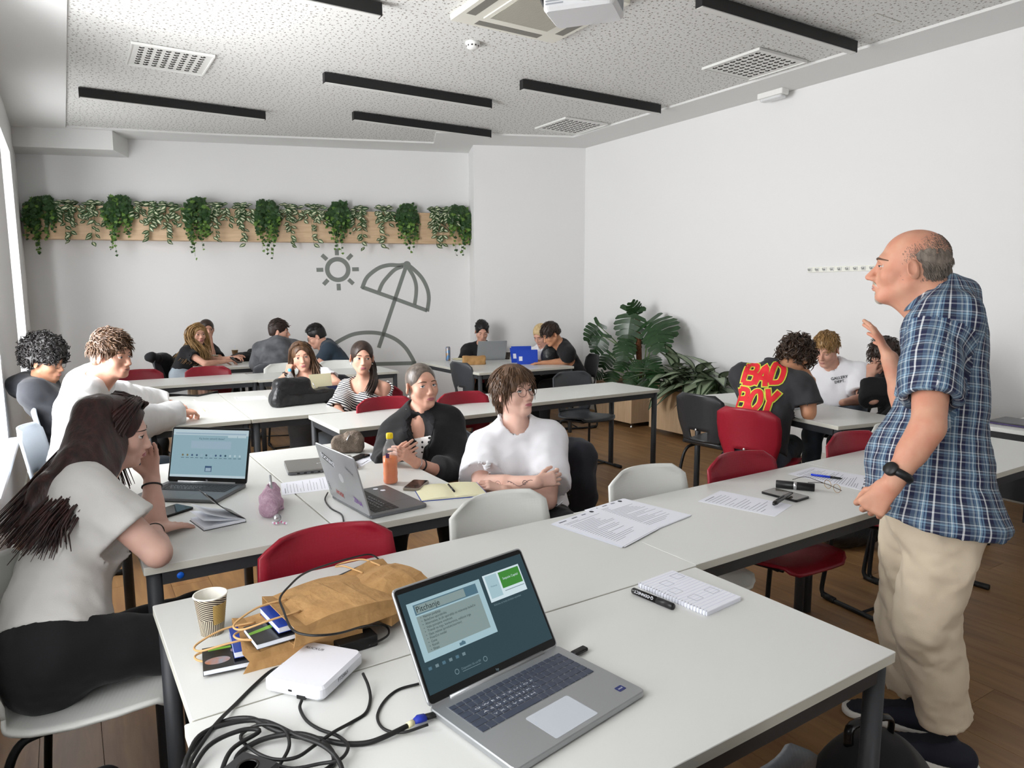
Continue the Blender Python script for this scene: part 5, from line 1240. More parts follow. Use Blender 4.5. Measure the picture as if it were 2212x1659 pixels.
# ============ back left: two girls
bg = person('girl with very long blonde hair and black tee holding a phone', dict(g='f', H=V(428, 722, d=8.75), yaw=-78, pitch=0, P=V(395, 812, d=8.8), N=V(415, 754, d=8.8), yawT=-30, armR=(V(443, 786, d=8.45), V(486, 781, d=8.55)), armL=(V(470, 778, d=8.8), V(500, 773, d=8.7)), handR=dict(curl=.4), handL=dict(curl=.4), skin=SK_F, iris=IRIS_D, brow=H_BRN, vox=(.006, .014, .014), vhand=.006,
    clothes=[dict(k='top', mat=C_BLK, sleeve=.5, loose=.016, off=.012), dict(k='bottom', mat=C_LBL)]))
hair_cap(bg, H_BLD, .012, front=.01, side=-.11, nape=-.11, ears=False, vox=.006, faceop=((0, .103, -.05), (.055, .092, .112)))
Tb = bg.T; strands(bg, H_BLD, [[Tb((0, .06, .115)), Tb((.06, .03, .08)), Tb((.09, .02, -.05)), V(447, 765, d=8.65), V(440, 792, d=8.62)], [Tb((0, .05, .115)), Tb((.07, .0, .07)), Tb((.092, -.03, -.06)), V(415, 765, d=8.65), V(395, 790, d=8.68)], [Tb((0, .03, .118)), Tb((-.05, -.05, .08)), Tb((-.03, -.12, -.04)), V(395, 760, d=8.75), V(373, 785, d=8.78)]], 420, .03, .006, 3)
strands(bg, H_BLD, [[Tb((0, .06, .115)), Tb((-.06, .04, .07)), Tb((-.085, .04, -.05)), Tb((-.09, .05, -.2)), Tb((-.09, .06, -.3))]], 50, .014, .006, 4, name='hair_lock')
sg = person('brown haired girl, fist under her chin, behind the blonde girl', dict(g='f', H=V(447, 711, d=9.30), yaw=-85, pitch=-3, P=V(430, 800, d=9.35), N=V(442, 745, d=9.35), yawT=-60, armR=(V(462, 780, d=9.15), V(455, 735, d=9.13)), armL=(V(480, 782, d=9.20), V(505, 772, d=9.10)), handR=dict(d=V(452, 722, d=9.15)-V(455, 735, d=9.13), n=(-.3, .9, 0), curl=1.2), skin=SK_F, iris=IRIS_D, vox=(.006, .014, .014), vhand=.006, clothes=[dict(k='top', mat=C_BLK, sleeve=.6), dict(k='bottom', mat=C_JEAN)]))
Vh, Fh, Nh = hair_cap(sg, H_DBR, .012, front=.008, side=-.06, nape=-.09, ears=False, vox=.006, faceop=((0, .103, -.05), (.057, .092, .110)))
# ============ back middle: two boys
gh = person('boy in a grey camouflage hoodie seen from behind, head turned right', dict(g='m', H=V(604, 716, d=8.35), yaw=-20, pitch=-2, P=V(600, 818, d=8.0), N=V(600, 744, d=8.25), yawT=70, sw=.195, armR=(V(650, 785, d=8.2), V(655, 770, d=8.5)), armL=(V(560, 785, d=8.3), V(590, 775, d=8.6)), handR=None, handL=None, skin=SK_F, brow=H_DBR, vox=(.006, .014, .014),
    clothes=[dict(k='top', name='hoodie', mat=C_CAMO, sleeve=1.9, loose=.03, off=.028, neck=.05, fold=.008, extra=[(ell(V(600, 748, d=8.15), V3(.12, .08, .07)), .03)]), dict(k='bottom', mat=C_PANT)]))
Vh, Fh, Nh = hair_cap(gh, H_DBR, .010, front=.0, side=-.02, nape=-.05, top=.012, vox=.006)
tufts(gh, H_DBR, Vh, Nh, lambda q: (q[0]*2, 1, -.1), 200, .035, .006, .15, 5, zmin=lambda q: q[2] > .05)
db = person('boy with glasses in a slate blue tee looking down to the left', dict(g='m', H=V(683, 727, d=8.15), yaw=160, pitch=-24, P=V(735, 800, d=8.15), N=V(706, 749, d=8.18), yawT=165, sw=.195, b=1.08, armL=(V(690, 788, d=7.95), V(668, 785, d=8.3)), armR=(V(700, 785, d=8.5), V(665, 783, d=8.5)), handR=None, handL=None, skin=SK_F, brow=H_BLK, vox=(.006, .014, .014),
    clothes=[dict(k='top', mat=C_BLU, sleeve=.75, loose=.02, off=.016), dict(k='bottom', mat=C_PANT)]))
Vh, Fh, Nh = hair_cap(db, H_BLK, .006, front=.004, side=-.01, nape=-.04, top=.014, vox=.006)
tufts(db, H_BLK, Vh, Nh, lambda q: (q[0]*2, .8, .3), 160, .022, .006, .2, 5, zmin=lambda q: q[2] > .07)
glasses(db, BLK, .022, .0016, True)
# ============ middle: leaning girl and striped girl
lg = person('girl with long brown hair leaning her cheek on her hand behind the black bag', dict(g='f', sc=1.02, H=V(650, 769, d=6.25), yaw=-100, pitch=-4, roll=8, P=V(705, 905, d=6.30), N=V(662, 812, d=6.30), yawT=-112, armR=(V(596, 838, d=6.10), V(622, 803, d=6.16)), armL=(V(735, 832, d=6.10), V(690, 838, d=5.95)), handR=dict(d=V(628, 782, d=6.22)-V(622, 803, d=6.16), n=(.5, .6, .3), curl=.9, sc=.9), handL=dict(curl=.3), skin=SK_F, iris=IRIS_D, brow=H_DBR, gaze=(8, 2), vox=(.005, .012, .012),
    clothes=[dict(k='top', mat=C_WHT, sleeve=.42, loose=.014, off=.011, neck=.07, nf=.03), dict(k='bottom', mat=C_SKIRT, wide=.05, to=1.95)]))
hair_cap(lg, H_BRN, .011, front=.012, side=-.11, nape=-.11, ears=False, vox=.005, faceop=((0, .103, -.046), (.057, .092, .114)))
Tl = lg.T; strands(lg, H_BRN, [[Tl((0, .06, .113)), Tl((.06, .03, .08)), Tl((.088, .01, -.05)), V(622, 810, d=6.20), V(628, 850, d=6.22)], [Tl((0, .05, .115)), Tl((.07, -.02, .07)), Tl((.085, -.06, -.06)), V(640, 820, d=6.32), V(645, 855, d=6.35)]], 70, .012, .005, 3)
strands(lg, H_BRN, [[Tl((0, .06, .113)), Tl((-.06, .03, .08)), Tl((-.086, .02, -.05)), V(678, 815, d=6.18), V(678, 850, d=6.16)], [Tl((0, .04, .116)), Tl((-.07, -.02, .07)), Tl((-.085, -.06, -.06)), V(715, 825, d=6.25), V(735, 862, d=6.25)]], 150, .016, .005, 4, name='hair_lock')
a_ = nrm(lg.W[1]-lg.E[1]); e1 = nrm(np.cross(a_, V3(1, .2, 0))); e2 = np.cross(a_, e1); MB().tube([lg.W[1]-a_*.03+(e1*math.cos(t)+e2*math.sin(t))*.027-lg.org for t in np.linspace(0, 2*math.pi, 18, endpoint=False)], .005, 6, closed=True).build('hair_tie', BLK, lg.root)
STR = stripe_mat('striped_knit', '#eceae6', '#20242e', 62, (.45, .2, .87))
st = person('girl with dark ponytail in a striped off-shoulder top looking left', dict(g='f', sc=1.0, H=V(782, 772, d=5.4), yaw=-104, pitch=-2, roll=-3, P=V(795, 925, d=5.5), N=V(788, 825, d=5.45), yawT=-135, armR=(V(728, 888, d=5.25), V(748, 905, d=5.1)), armL=(V(822, 890, d=5.35), V(785, 915, d=5.15)), handR=None, handL=None, skin=SK_F, iris=IRIS_D, brow=H_DBR, browt=.003, gaze=(-14, 2), vox=(.0046, .011, .010),
    clothes=[dict(k='top', name='striped_top', mat=STR, sleeve=.95, loose=.03, off=.016, neck=.09, nf=.03, fold=.008, subs=[(ell(V(822, 835, d=5.36), V3(.075, .14, .075)), .01)]), dict(k='bottom', mat=C_LBL)]))
hair_cap(st, H_DBR, .010, front=.012, side=-.03, nape=-.07, ears=False, vox=.0046, faceop=((0, .103, -.044), (.061, .095, .116)))
Ts = st.T; strands(st, H_DBR, [[Ts((0, -.1, .06)), Ts((-.05, -.11, -.02)), Ts((-.08, -.04, -.1)), V(800, 828, d=5.3), V(782, 862, d=5.25)], [Ts((0, -.11, .05)), Ts((-.08, -.09, -.03)), Ts((-.1, -.03, -.1)), V(812, 830, d=5.32), V(792, 866, d=5.27)]], 150, .012, .005, 3, name='ponytail')
for s in (1, -1): MB().sphere(st.T((s*.078, -.012, -.05))-st.org, .006, 8, 6).build('earring', PEARL, st.root)
# ============ back right: laptop boy, blonde, leaning boy
bk = person('boy in a black tee working on the grey laptop in front of the pillar', dict(g='m', H=V(1041, 716, d=8.94), yaw=-112, pitch=-22, P=V(1040, 830, d=9.04), N=V(1041, 748, d=9.04), yawT=-118, sw=.2, armR=(V(1002, 785, d=8.84), V(1030, 778, d=8.59)), armL=(V(1080, 788, d=8.84), V(1060, 780, d=8.59)), handR=dict(n=(0, 0, -1)), handL=None, skin=SK_F, brow=H_BLK, vox=(.006, .014, .014), vhand=.006, lid=(4, -22),
    clothes=[dict(k='top', mat=C_BLK, sleeve=.85, loose=.03, off=.018, collar=1), dict(k='bottom', mat=C_PANT, to=.9, name='shorts'), dict(k='shoes', mat=SHW)]))
Vh, Fh, Nh = hair_cap(bk, H_BLK, .012, front=.014, side=-.02, nape=-.05, top=.012, vox=.006)
tufts(bk, H_BLK, Vh, Nh, lambda q: (q[0]*6, -.6, .1), 160, .03, .006, .08, 5, zmin=lambda q: q[2] > .05)
bl = person('blond boy in a white tee hidden behind the leaning boy in black', dict(g='m', H=V(1168, 724, d=8.45), yaw=-160, pitch=-28, P=V(1190, 815, d=8.6), N=V(1178, 752, d=8.55), yawT=-165, armL=(V(1170, 785, d=8.4), V(1150, 783, d=8.3)), armR=(V(1150, 775, d=8.6), V(1140, 780, d=8.45)), handR=None, handL=None, skin=SK_F, vox=(.006, .014, .014), clothes=[dict(k='top', mat=C_WHT, sleeve=.8, loose=.025, off=.018), dict(k='bottom', mat=C_PANT)]))
Vh, Fh, Nh = hair_cap(bl, H_LBL, .012, side=-.02, nape=-.05, top=.008, vox=.006)
rb = person('boy in a black tee leaning over the table with the blue folders', dict(g='m', H=V(1190, 722, d=8.0), yaw=170, pitch=-28, P=V(1243, 815, d=8.25), N=V(1213, 746, d=8.1), yawT=165, sw=.195, armL=(V(1222, 781, d=8.02), V(1172, 784, d=7.98)), armR=(V(1185, 790, d=8.45), V(1150, 778, d=8.3)), handL=dict(curl=.3), handR=None, skin=SK_T, brow=H_BLK, vox=(.006, .014, .014), vhand=.006,
    clothes=[dict(k='top', mat=C_BLK, sleeve=.7, loose=.022, off=.016), dict(k='bottom', mat=C_PANT), dict(k='shoes', mat=C_PANT)]))
Vh, Fh, Nh = hair_cap(rb, H_DBR, .016, front=-.006, side=.0, nape=-.02, top=.01, vox=.006, fwd=.006)
tufts(rb, H_DBR, Vh, Nh, lambda q: (q[0]*3, .8, -.4), 240, .04, .006, .15, 5)
# ============ right table: three boys
bE = V(1747, 893, z=.78); bW = V(1752, 822, d=4.98)
bb = person('curly haired boy, red lettering on the back of his black tee, bent over the table', dict(g='m', H=V(1719, 777, d=5.05), yaw=6, pitch=-42, P=V(1630, 985, d=4.88), N=V(1668, 806, d=4.98), yawT=26, sw=.205, b=1.04, ak=1.08, armR=(bE, bW), armL=(V(1640, 880, d=5.35), V(1720, 870, d=5.3)), handR=dict(d=V(1738, 800, d=5.02)-bW, n=(.2, .9, 0), curl=.8), handL=None, skin=SK_T, brow=H_DBR, iris=IRIS_D, vox=(.0046, .011, .010),
    clothes=[dict(k='top', mat=C_CHAR, sleeve=.72, loose=.034, off=.022, collar=1, neck=.06, fold=.006), dict(k='bottom', mat=C_JEAN, fold=.006)]))
Vh, Fh, Nh = hair_cap(bb, H_CUR, .022, front=.006, side=-.02, nape=-.05, top=.014, noise=.009, nf=110, vox=.005)
tufts(bb, H_CUR, Vh, Nh, lambda q: (math.sin(q[0]*160), math.sin(q[1]*150)+.3, math.cos(q[2]*170)), 620, .032, .0062, .6, 12, jit=1.2, curl=.45)
ga_ = person('blond boy in a white tee with dark chest lettering, looking down', dict(g='m', H=V(1785, 756, d=6.0), yaw=-168, pitch=-20, P=V(1815, 880, d=6.15), N=V(1800, 800, d=6.1), yawT=-152, sw=.2, armR=(V(1745, 862, d=6.25), V(1735, 862, d=5.95)), armL=(V(1862, 862, d=5.95), V(1820, 870, d=5.7)), handR=None, handL=None, skin=SK_F, brow=H_BLD, vox=(.005, .012, .011), lid=(-2, -24),
    clothes=[dict(k='top', mat=C_WHT, sleeve=.8, loose=.034, off=.022, collar=1, neck=.062), dict(k='bottom', mat=C_JEAN)]))
Vh, Fh, Nh = hair_cap(ga_, H_BLD, .011, front=.002, side=-.02, nape=-.04, top=.012, vox=.005)
tufts(ga_, H_BLD, Vh, Nh, lambda q: (q[0]*3, .9, -.3), 320, .038, .005, .3, 14, jit=.5, zmin=lambda q: q[2] > .02)
hp = person('dark haired person in a black sweater, face hidden behind the raised hand of the man', dict(g='m', H=V(1912, 772, d=5.75), yaw=165, pitch=-30, P=V(1955, 885, d=5.65), N=V(1928, 808, d=5.80), yawT=160, armL=(V(1885, 862, d=5.55), V(1880, 812, d=5.6)), armR=(V(1880, 850, d=6.), V(1870, 862, d=5.9)), handL=dict(d=V(1884, 785, d=5.65)-V(1880, 812, d=5.6), n=(.8, .2, 0), curl=.6), handR=None, skin=SK_F, vox=(.005, .012, .012), clothes=[dict(k='top', mat=C_BLK, sleeve=1.85, loose=.025, off=.02), dict(k='bottom', mat=C_PANT)]))
Vh, Fh, Nh = hair_cap(hp, H_DBR, .016, front=.0, side=-.02, nape=-.06, top=.01, vox=.005)
tufts(hp, H_DBR, Vh, Nh, lambda q: (q[0]*3, .8, -.5), 260, .04, .005, .3, 15, jit=.6)

# ------------------------------------------------------------------ planter board on the back wall with trailing plants
OAK = wood('planter_oak', '#c7a682', '#d8bb97', 3., .5, (1.2, 1.2, 14), rnd=False); OAKL = wood('cabinet_oak', '#c3a581', '#d2b694', 3., .45, (12, 12, 1.), rnd=True)
LEAFG = mat('ivy_green', '#23401f', .45, noise=(30, '#35562a', 2)); LEAFL = mat('ivy_young', '#5d7f34', .5); LEAFV = mat('leaf_green', '#3d5a35', .45); CREAM = mat('leaf_cream', '#cfd1b2', .5); STEM = mat('stem_green', '#56703a', .6)
dp = .17; z0b, z1b = WBpx(520, 521, dp)[1], WBpx(520, 451, dp)[1]
wp = thing('planter_board', 'long pale oak planter board across the back wall holding trailing plants', 'planter', WB(0, z0b))
WPI = np.linalg.inv(TR(WB(0, z0b))); s_end = WLEN-.03
m = MB(); m.prism([(.09, z0b), (s_end, z0b), (s_end, z1b), (.09, z1b)], dp-.02, dp, .002, WPI @ MWB); m.build('front_board', OAK, wp)
m = MB(); m.prism([(.09, z0b), (s_end, z0b), (s_end, z0b+.02), (.09, z0b+.02)], .002, dp-.02, 0, WPI @ MWB); m.build('bottom_board', OAK, wp)
MB().prism([(.09, z0b+.02), (s_end, z0b+.02), (s_end, z1b-.06), (.09, z1b-.06)], .004, dp-.022, 0, WPI @ MWB).build('soil', mat('soil_dark', '#2b211a', .9), wp)
IVY = [(0, 0), (.30, .12), (.52, -.05), (.46, .30), (.78, .42), (.42, .56), (.30, .80), (0, 1.05), (-.30, .80), (-.42, .56), (-.78, .42), (-.46, .30), (-.52, -.05), (-.30, .12)]
LAN = [(0, 0), (.16, .15), (.26, .38), (.24, .6), (.13, .84), (0, 1.05), (-.13, .84), (-.24, .6), (-.26, .38), (-.16, .15)]
def leaf(mb, poly, M, size, mi=0, fold=.12, wide=1.):
    p = np.array([(x*size*wide, y*size, -abs(x)*size*fold+.06*size*math.sin(y*3)) for x, y in poly]+[(0, .45*size, .02*size)]); n = len(poly)
    mb.add(p, [(i, (i+1) % n, n) for i in range(n)], True, M, mi)
def leafM(p, d, nrm_): return frame(p, np.cross(d, nrm_), d)
rg = np.random.RandomState(5)
eW = V3(_e[0], _e[1], 0); nW = V3(_n[0], _n[1], 0)
IVU = [(88, 60, 545, 420), (256, 56, 545, 418), (423, 52, 546, 422), (576, 48, 545, 428), (730, 48, 546, 432), (882, 46, 543, 438), (993, 44, 549, 440)]
IVL = ['ivy plant at the far left end of the wall planter', 'second ivy plant from the left on the wall planter', 'third ivy plant from the left on the wall planter', 'middle one of the seven ivy plants on the wall planter', 'ivy plant hanging just above the sun of the mural', 'ivy plant hanging above the parasol of the mural', 'ivy plant at the right end of the wall planter by the pillar']
for (u_, wpx, vb_, vt_), lab in zip(IVU, IVL):
    s_, zt = WBpx(u_, vt_, dp); _, zb = WBpx(u_, vb_, dp); ppm = WBpx(u_+wpx/2, 500, dp)[0]-WBpx(u_-wpx/2, 500, dp)[0]
    base = WB(s_, z1b, dp*.55); t = thing('trailing_ivy', lab, 'plant', base, 0, 'ivy plants on the wall planter'); mb = MB(); sm = MB()
    for k in range(34):
        x = rg.uniform(-.5, .5)*ppm; ln = (zt-zb)*rg.uniform(.45, .8)*(1-.35*abs(x/ppm)); 
        if k < 3: ln = (zt-zb)*rg.uniform(.85, 1.); x *= .6
        off = rg.uniform(.02, .12); top = zt-z1b-rg.uniform(0, .07)
        pts_ = catmull([V3(0, 0, -.03), eW*x*.5+nW*off*.3+V3(0, 0, top*.9), eW*x+nW*(off+.05)+V3(0, 0, -.02), eW*(x*1.05)+nW*(off+.07)+V3(0, 0, top-ln*.6), eW*(x*1.0+rg.uniform(-.02, .02))+nW*(off+.07)+V3(0, 0, top-ln)], 5)
        sm.tube(pts_, .0018, 3); nl = int(9+ln*24)
        for i in np.linspace(2, len(pts_)-1, nl):
            i0 = int(i); p = pts_[i0]+rg.randn(3)*.012; tip = i/len(pts_); sz = rg.uniform(.032, .055)*(1.1-.5*max(0, tip-.6)/.4); d = nrm(V3(0, 0, -.8)+eW*rg.uniform(-.8, .8)+nW*rg.uniform(.0, .6)); nn = nrm(nW*1.0+V3(0, 0, .5)+rg.randn(3)*.35)
            leaf(mb, IVY, leafM(p, d, nn), sz, 1 if tip > .75 and rg.rand() < .55 or rg.rand() < .08 else 0)
    mb.build('foliage', [LEAFG, LEAFL], t, kind='stuff'); sm.build('stems', STEM, t, kind='stuff')
VAU = [(147, 'left'), (197, ''), (312, ''), (365, ''), (468, ''), (515, ''), (628, ''), (675, ''), (785, ''), (825, ''), (938, ''), (962, '')]
VAL = ['variegated trailing plant right beside the leftmost ivy', 'variegated trailing plant just left of the second ivy', 'variegated trailing plant just right of the second ivy', 'variegated trailing plant just left of the third ivy', 'variegated trailing plant just right of the third ivy', 'variegated trailing plant just left of the middle ivy', 'variegated trailing plant just right of the middle ivy', 'variegated trailing plant left of the ivy above the sun', 'variegated trailing plant right of the ivy above the sun', 'variegated trailing plant left of the ivy above the parasol', 'variegated trailing plant right of the ivy above the parasol', 'variegated trailing plant beside the ivy by the pillar']
for (u_, _), lab in zip(VAU, VAL):
    vt_ = 430+(u_-100)*.018; s_, zt = WBpx(u_, vt_, dp); _, zb = WBpx(u_, 515+(u_-150)*.02, dp)
    base = WB(s_, z1b, dp*.55); t = thing('variegated_plant', lab, 'plant', base, 0, 'variegated plants on the wall planter'); mb = MB(); sm = MB()
    for k in range(9):
        x = rg.uniform(-.15, .15); ln = (zt-zb)*rg.uniform(.25, .55)
        if k < 2: ln = (zt-zb)*rg.uniform(.85, 1.02); x *= .35
        off = rg.uniform(.03, .1); top = zt-z1b-rg.uniform(0, .05)
        pts_ = catmull([V3(0, 0, -.03), eW*x*.5+nW*off*.3+V3(0, 0, top*.9), eW*x+nW*(off+.04)+V3(0, 0, -.01), eW*(x*1.05)+nW*(off+.06)+V3(0, 0, top-ln*.6), eW*(x+rg.uniform(-.02, .02))+nW*(off+.06)+V3(0, 0, top-ln)], 5)
        sm.tube(pts_, .0016, 3); nl = int(5+ln*16)
        for i in np.linspace(4, len(pts_)-1, nl):
            p = pts_[int(i)]; sz = rg.uniform(.065, .092); d = nrm(V3(0, 0, -.45)+eW*rg.choice((-1, 1))*rg.uniform(.3, 1.)+nW*rg.uniform(.0, .5)+V3(0, 0, .5 if i < 9 else 0)); nn = nrm(nW*1.0+V3(0, 0, .6)+rg.randn(3)*.3); M_ = leafM(p, d, nn)
            leaf(mb, LAN, M_, sz, 0, wide=1.15); M2 = M_.copy(); M2[:3, 3] += M_[:3, 2]*-.0 + nn*.0012; leaf(mb, LAN, M2 @ TR((0, sz*.12, .001)), sz*.78, 1, wide=.62 if rg.rand() < .7 else .3)
    mb.build('foliage', [LEAFV, CREAM], t, kind='stuff'); sm.build('stems', STEM, t, kind='stuff')

# ------------------------------------------------------------------ floor planters by the right wall
def floor_planter(name, label, x0, x1, y0, y1, zt):
    t = thing(name, label, 'planter', ((x0+x1)/2, (y0+y1)/2, 0)); hx, hy = (x1-x0)/2, (y1-y0)/2; th = .018; zb = .055
    for a, b in (((-hx, -hy), (-hx+th, hy)), ((hx-th, -hy), (hx, hy)), ((-hx+th, -hy), (hx-th, -hy+th)), ((-hx+th, hy-th), (hx-th, hy))): MB().box((*a, zb), (*b, zt)).build('side_panel', OAKL, t)
    MB().box((-hx+th, -hy+th, zb), (hx-th, hy-th, zt-.04)).build('soil', mat('soil_brown', '#4b3526', .95, bump=(60, .6, .01)), t)
    for sx in (-1, 1):
        for sy in (-1, 1): MB().lathe([(.016, 0), (.018, .008), (.012, .015), (.012, zb)], 12, TR((sx*(hx-.04), sy*(hy-.04), 0))).build('foot', mat('chrome', '#cfcfd2', .15, 1.), t)
    return t
floor_planter('floor_planter', 'pale oak planter box on chrome feet holding the monstera', 5.40, 5.85, 6.02, 6.66, .50)
floor_planter('floor_planter', 'pale oak planter box with silvery leaved plant behind the black chair', 5.45, 5.85, 4.72, 5.78, .50)
MONG = mat('monstera_green', '#20391f', .3, noise=(18, '#2c4a28', 2)); COCO = mat('coco_pole', '#6a4022', .95, noise=(70, '#4a2b17', 3), bump=(150, 1., .01))
def monstera_leaf(L):
    """split leaf outline; stem end at origin, tip along +y"""
    mb = MB(); nl = 6
    for s in (-1, 1):
        for i in range(nl):
            t0 = i/nl; t1 = (i+.8)/nl; a = lambda t: L*(-.12+1.05*t); wdt = lambda t: L*.52*math.sin(math.pi*min(1, .18+.78*t))**.7
            up = L*(.10-.05*i/nl)*-1 if i == 0 else L*.12
            pm0, pm1 = (0, a(t0)), (0, a(min(1, (i+1)/nl))); o0 = (s*wdt(t0+.02), a(t0)+up); o1 = (s*wdt(t1), a(t1)+up); tip = (s*wdt((t0+t1)/2)*1.1, a((t0+t1)/2)+up*1.25)
            m0 = (s*wdt(t0)*.45, a(t0)+up*.35); m1 = (s*wdt(t1)*.45, a(min(1, (i+.97)/nl))+up*.3)
            pl_ = [pm0, m0, o0, tip, o1, m1, pm1]; P = np.array([(x, y, -.35*x*x/L-.25*max(0, y)**2/L+.012*L*(i % 2)) for x, y in pl_]); f_ = [(0, 1, 5, 6), (1, 2, 3), (1, 3, 5), (3, 4, 5)]
            mb.add(P, f_ if s < 0 else [q[::-1] for q in f_], True)
    return mb
mz = thing('monstera', 'tall monstera plant with split leaves climbing a brown coco pole', 'plant', (5.62, 6.3, .46))
pb = PX(1383, 838, x=5.55); ptp = PX(1377, 684, x=5.55)
org_m = V3(5.62, 6.3, .46); pb = V3(pb[0], pb[1], .46)
MB().tube(catmull([pb-org_m, (pb+ptp)/2-org_m, ptp-org_m], 6), .033, 12).build('coco_pole', COCO, mz)
LM = [monstera_leaf(L) for L in (.34, .26, .18)]; LME = [mkmesh('leaf', np.concatenate(a.v), a.f, True, None, MONG) for a in LM]
# pixel of leaf base, of its tip, depth offset, size class
LV = [((1365, 672), (1352, 735), 0, 0, 5.50), ((1376, 678), (1366, 655), 0, 2, 5.55), ((1418, 712), (1425, 755), 0, 0, 5.45), ((1405, 695), (1440, 720), 0, 0, 5.60), ((1292, 702), (1262, 738), 0, 1, 5.50), ((1302, 725), (1280, 762), 0, 1, 5.40), ((1352, 735), (1345, 768), 0, 0, 5.42), ((1318, 765), (1300, 790), 0, 1, 5.42), ((1395, 775), (1412, 790), 0, 2, 5.5),
      ((1302, 805), (1283, 812), 0, 2, 5.45), ((1325, 800), (1315, 825), 0, 2, 5.4), ((1350, 775), (1340, 790), 0, 1, 5.5), ((1380, 780), (1372, 800), 0, 2, 5.40), ((1415, 792), (1412, 815), 0, 1, 5.45), ((1370, 802), (1358, 825), 0, 1, 5.5), ((1395, 815), (1405, 832), 0, 2, 5.45), ((1360, 715), (1362, 755), 0, 1, 5.62)]
for (b_, t_, _, sz, xx) in LV:
    pb_ = PX(*b_, x=xx); pt_ = PX(*t_, x=xx-.12); d = nrm(pt_-pb_); tocam = nrm(CAM-pb_); nn = nrm(tocam+V3(-.3, 0, .7)); Lw = (.34, .26, .18)[sz]
    ob = bpy.data.objects.new('leaf', LME[sz]); COL.objects.link(ob); ob.parent = mz; M_ = frame(pb_-org_m, np.cross(d, nn), d); sc_l = min(1.4, max(.75, np.linalg.norm(pt_-pb_)/Lw)); M_[:3, :3] *= sc_l; ob.matrix_local = Matrix(M_.tolist())
    st0 = pb+V3(rg.uniform(-.03, .03), rg.uniform(-.03, .03), rg.uniform(.02, .35) if pb_[2] > .9 else .02)
    MB().tube(catmull([st0-org_m, (st0*.45+pb_*.55)+V3(0, 0, .04)-org_m, pb_-org_m], 5), [.007]*8+[.005]*3, 5).build('leaf_stalk', STEM, mz)
AGO = mat('aglaonema_green', '#2f4029', .4); AGI = mat('aglaonema_silver', '#93a085', .45, noise=(40, '#7d8c70', 3))
ag = thing('aglaonema', 'bushy plant with silver green lance leaves in the second planter', 'plant', (5.64, 5.25, .46)); org_a = V3(5.64, 5.25, .46)
AGL = [(0, 0), (.10, .10), (.19, .3), (.205, .5), (.16, .72), (.07, .92), (0, 1.04), (-.07, .92), (-.16, .72), (-.205, .5), (-.19, .3), (-.10, .10)]
def agleaf():
    mb = MB()
    for off, sc_, mi in ((0, 1., 0), (.004, .74, 1), (-.004, .74, 1)):
        rows = []
        for y in np.linspace(0, 1.04, 9):
            w_ = .205*math.sin(math.pi*min(1, max(0, (y/1.04)))**.8)*sc_; yy = .5+(y-.5)*(.88 if mi else 1)
            rows.append([(x*w_, yy, -.75*yy*yy+.18*abs(x*w_)*1.2+off) for x in (-1, -.5, 0, .5, 1)])
        mb.grid(np.array(rows)[:, ::-1], True, mi=mi)
    return mkmesh('leaf', np.concatenate(mb.v), mb.f, True, mb.mi, [AGO, AGI])
agm = agleaf()
for cy, cx_, n_ in ((5.58, 5.57, 26), (5.25, 5.57, 30), (4.95, 5.57, 26)):
    for k in range(n_):
        a = k*2.4+rg.uniform(-.3, .3); el_ = rg.uniform(.0, 1.15)*(1-.3*(k/n_)); d = V3(math.cos(a)*math.cos(el_), math.sin(a)*math.cos(el_), math.sin(el_)); p = V3(cx_, cy, .52+.18*rg.rand())+V3(math.cos(a), math.sin(a), 0)*.05
        sz = rg.uniform(.27, .38); 
        if d[0] > -.1: d = nrm(V3(-.1, d[1], d[2]+.1))
        ob = bpy.data.objects.new('leaf', agm); COL.objects.link(ob); ob.parent = ag; M_ = frame(p-org_a, np.cross(d, V3(0, 0, 1)), d); M_[:3, :3] *= sz; ob.matrix_local = Matrix(M_.tolist())
        MB().tube([V3(cx_, cy, .45)-org_a, p-org_a], .006, 5).build('leaf_stalk', STEM, ag)

# ------------------------------------------------------------------ things on the tables
def PT(u, v, h=0.): return PX(u, v, z=TZ+h)
def flat_frame(u0, v0, u1, v1, h=0.):
    """frame on the table: origin at pixel 0, x axis towards pixel 1"""
    a, b = PT(u0, v0, h), PT(u1, v1, h); return frame(a, b-a, np.cross((0, 0, 1), b-a)), float(np.linalg.norm(b-a))
PAPER = mat('paper_white', '#e4e6ee', .8); PRINT = mat('print_grey', '#6b6e78', .8); PRINTD = mat('print_dark', '#24262c', .8); PRINTB = mat('print_blue', '#2c5c8f', .7)
GRY = mat('laptop_silver', '#a9abad', .35, .7); GRYD = mat('laptop_dark_grey', '#6d6f72', .4, .6); KEYM = mat('key_slate', '#3a4150', .5); KEYB = mat('key_black', '#1b1b1d', .5); BEZ = mat('screen_bezel', '#0b0b0c', .25); CABLE = mat('cable_black', '#101010', .5)
def em(name, c, s=1.): return mat(name, '#050505', .3, emit=(c, s))
def screen_quad(mb, x0, y0, x1, y1, z, mi): mb.add([(x0, y0, z), (x1, y0, z), (x1, y1, z), (x0, y1, z)], [(0, 1, 2, 3)], False, None, mi)
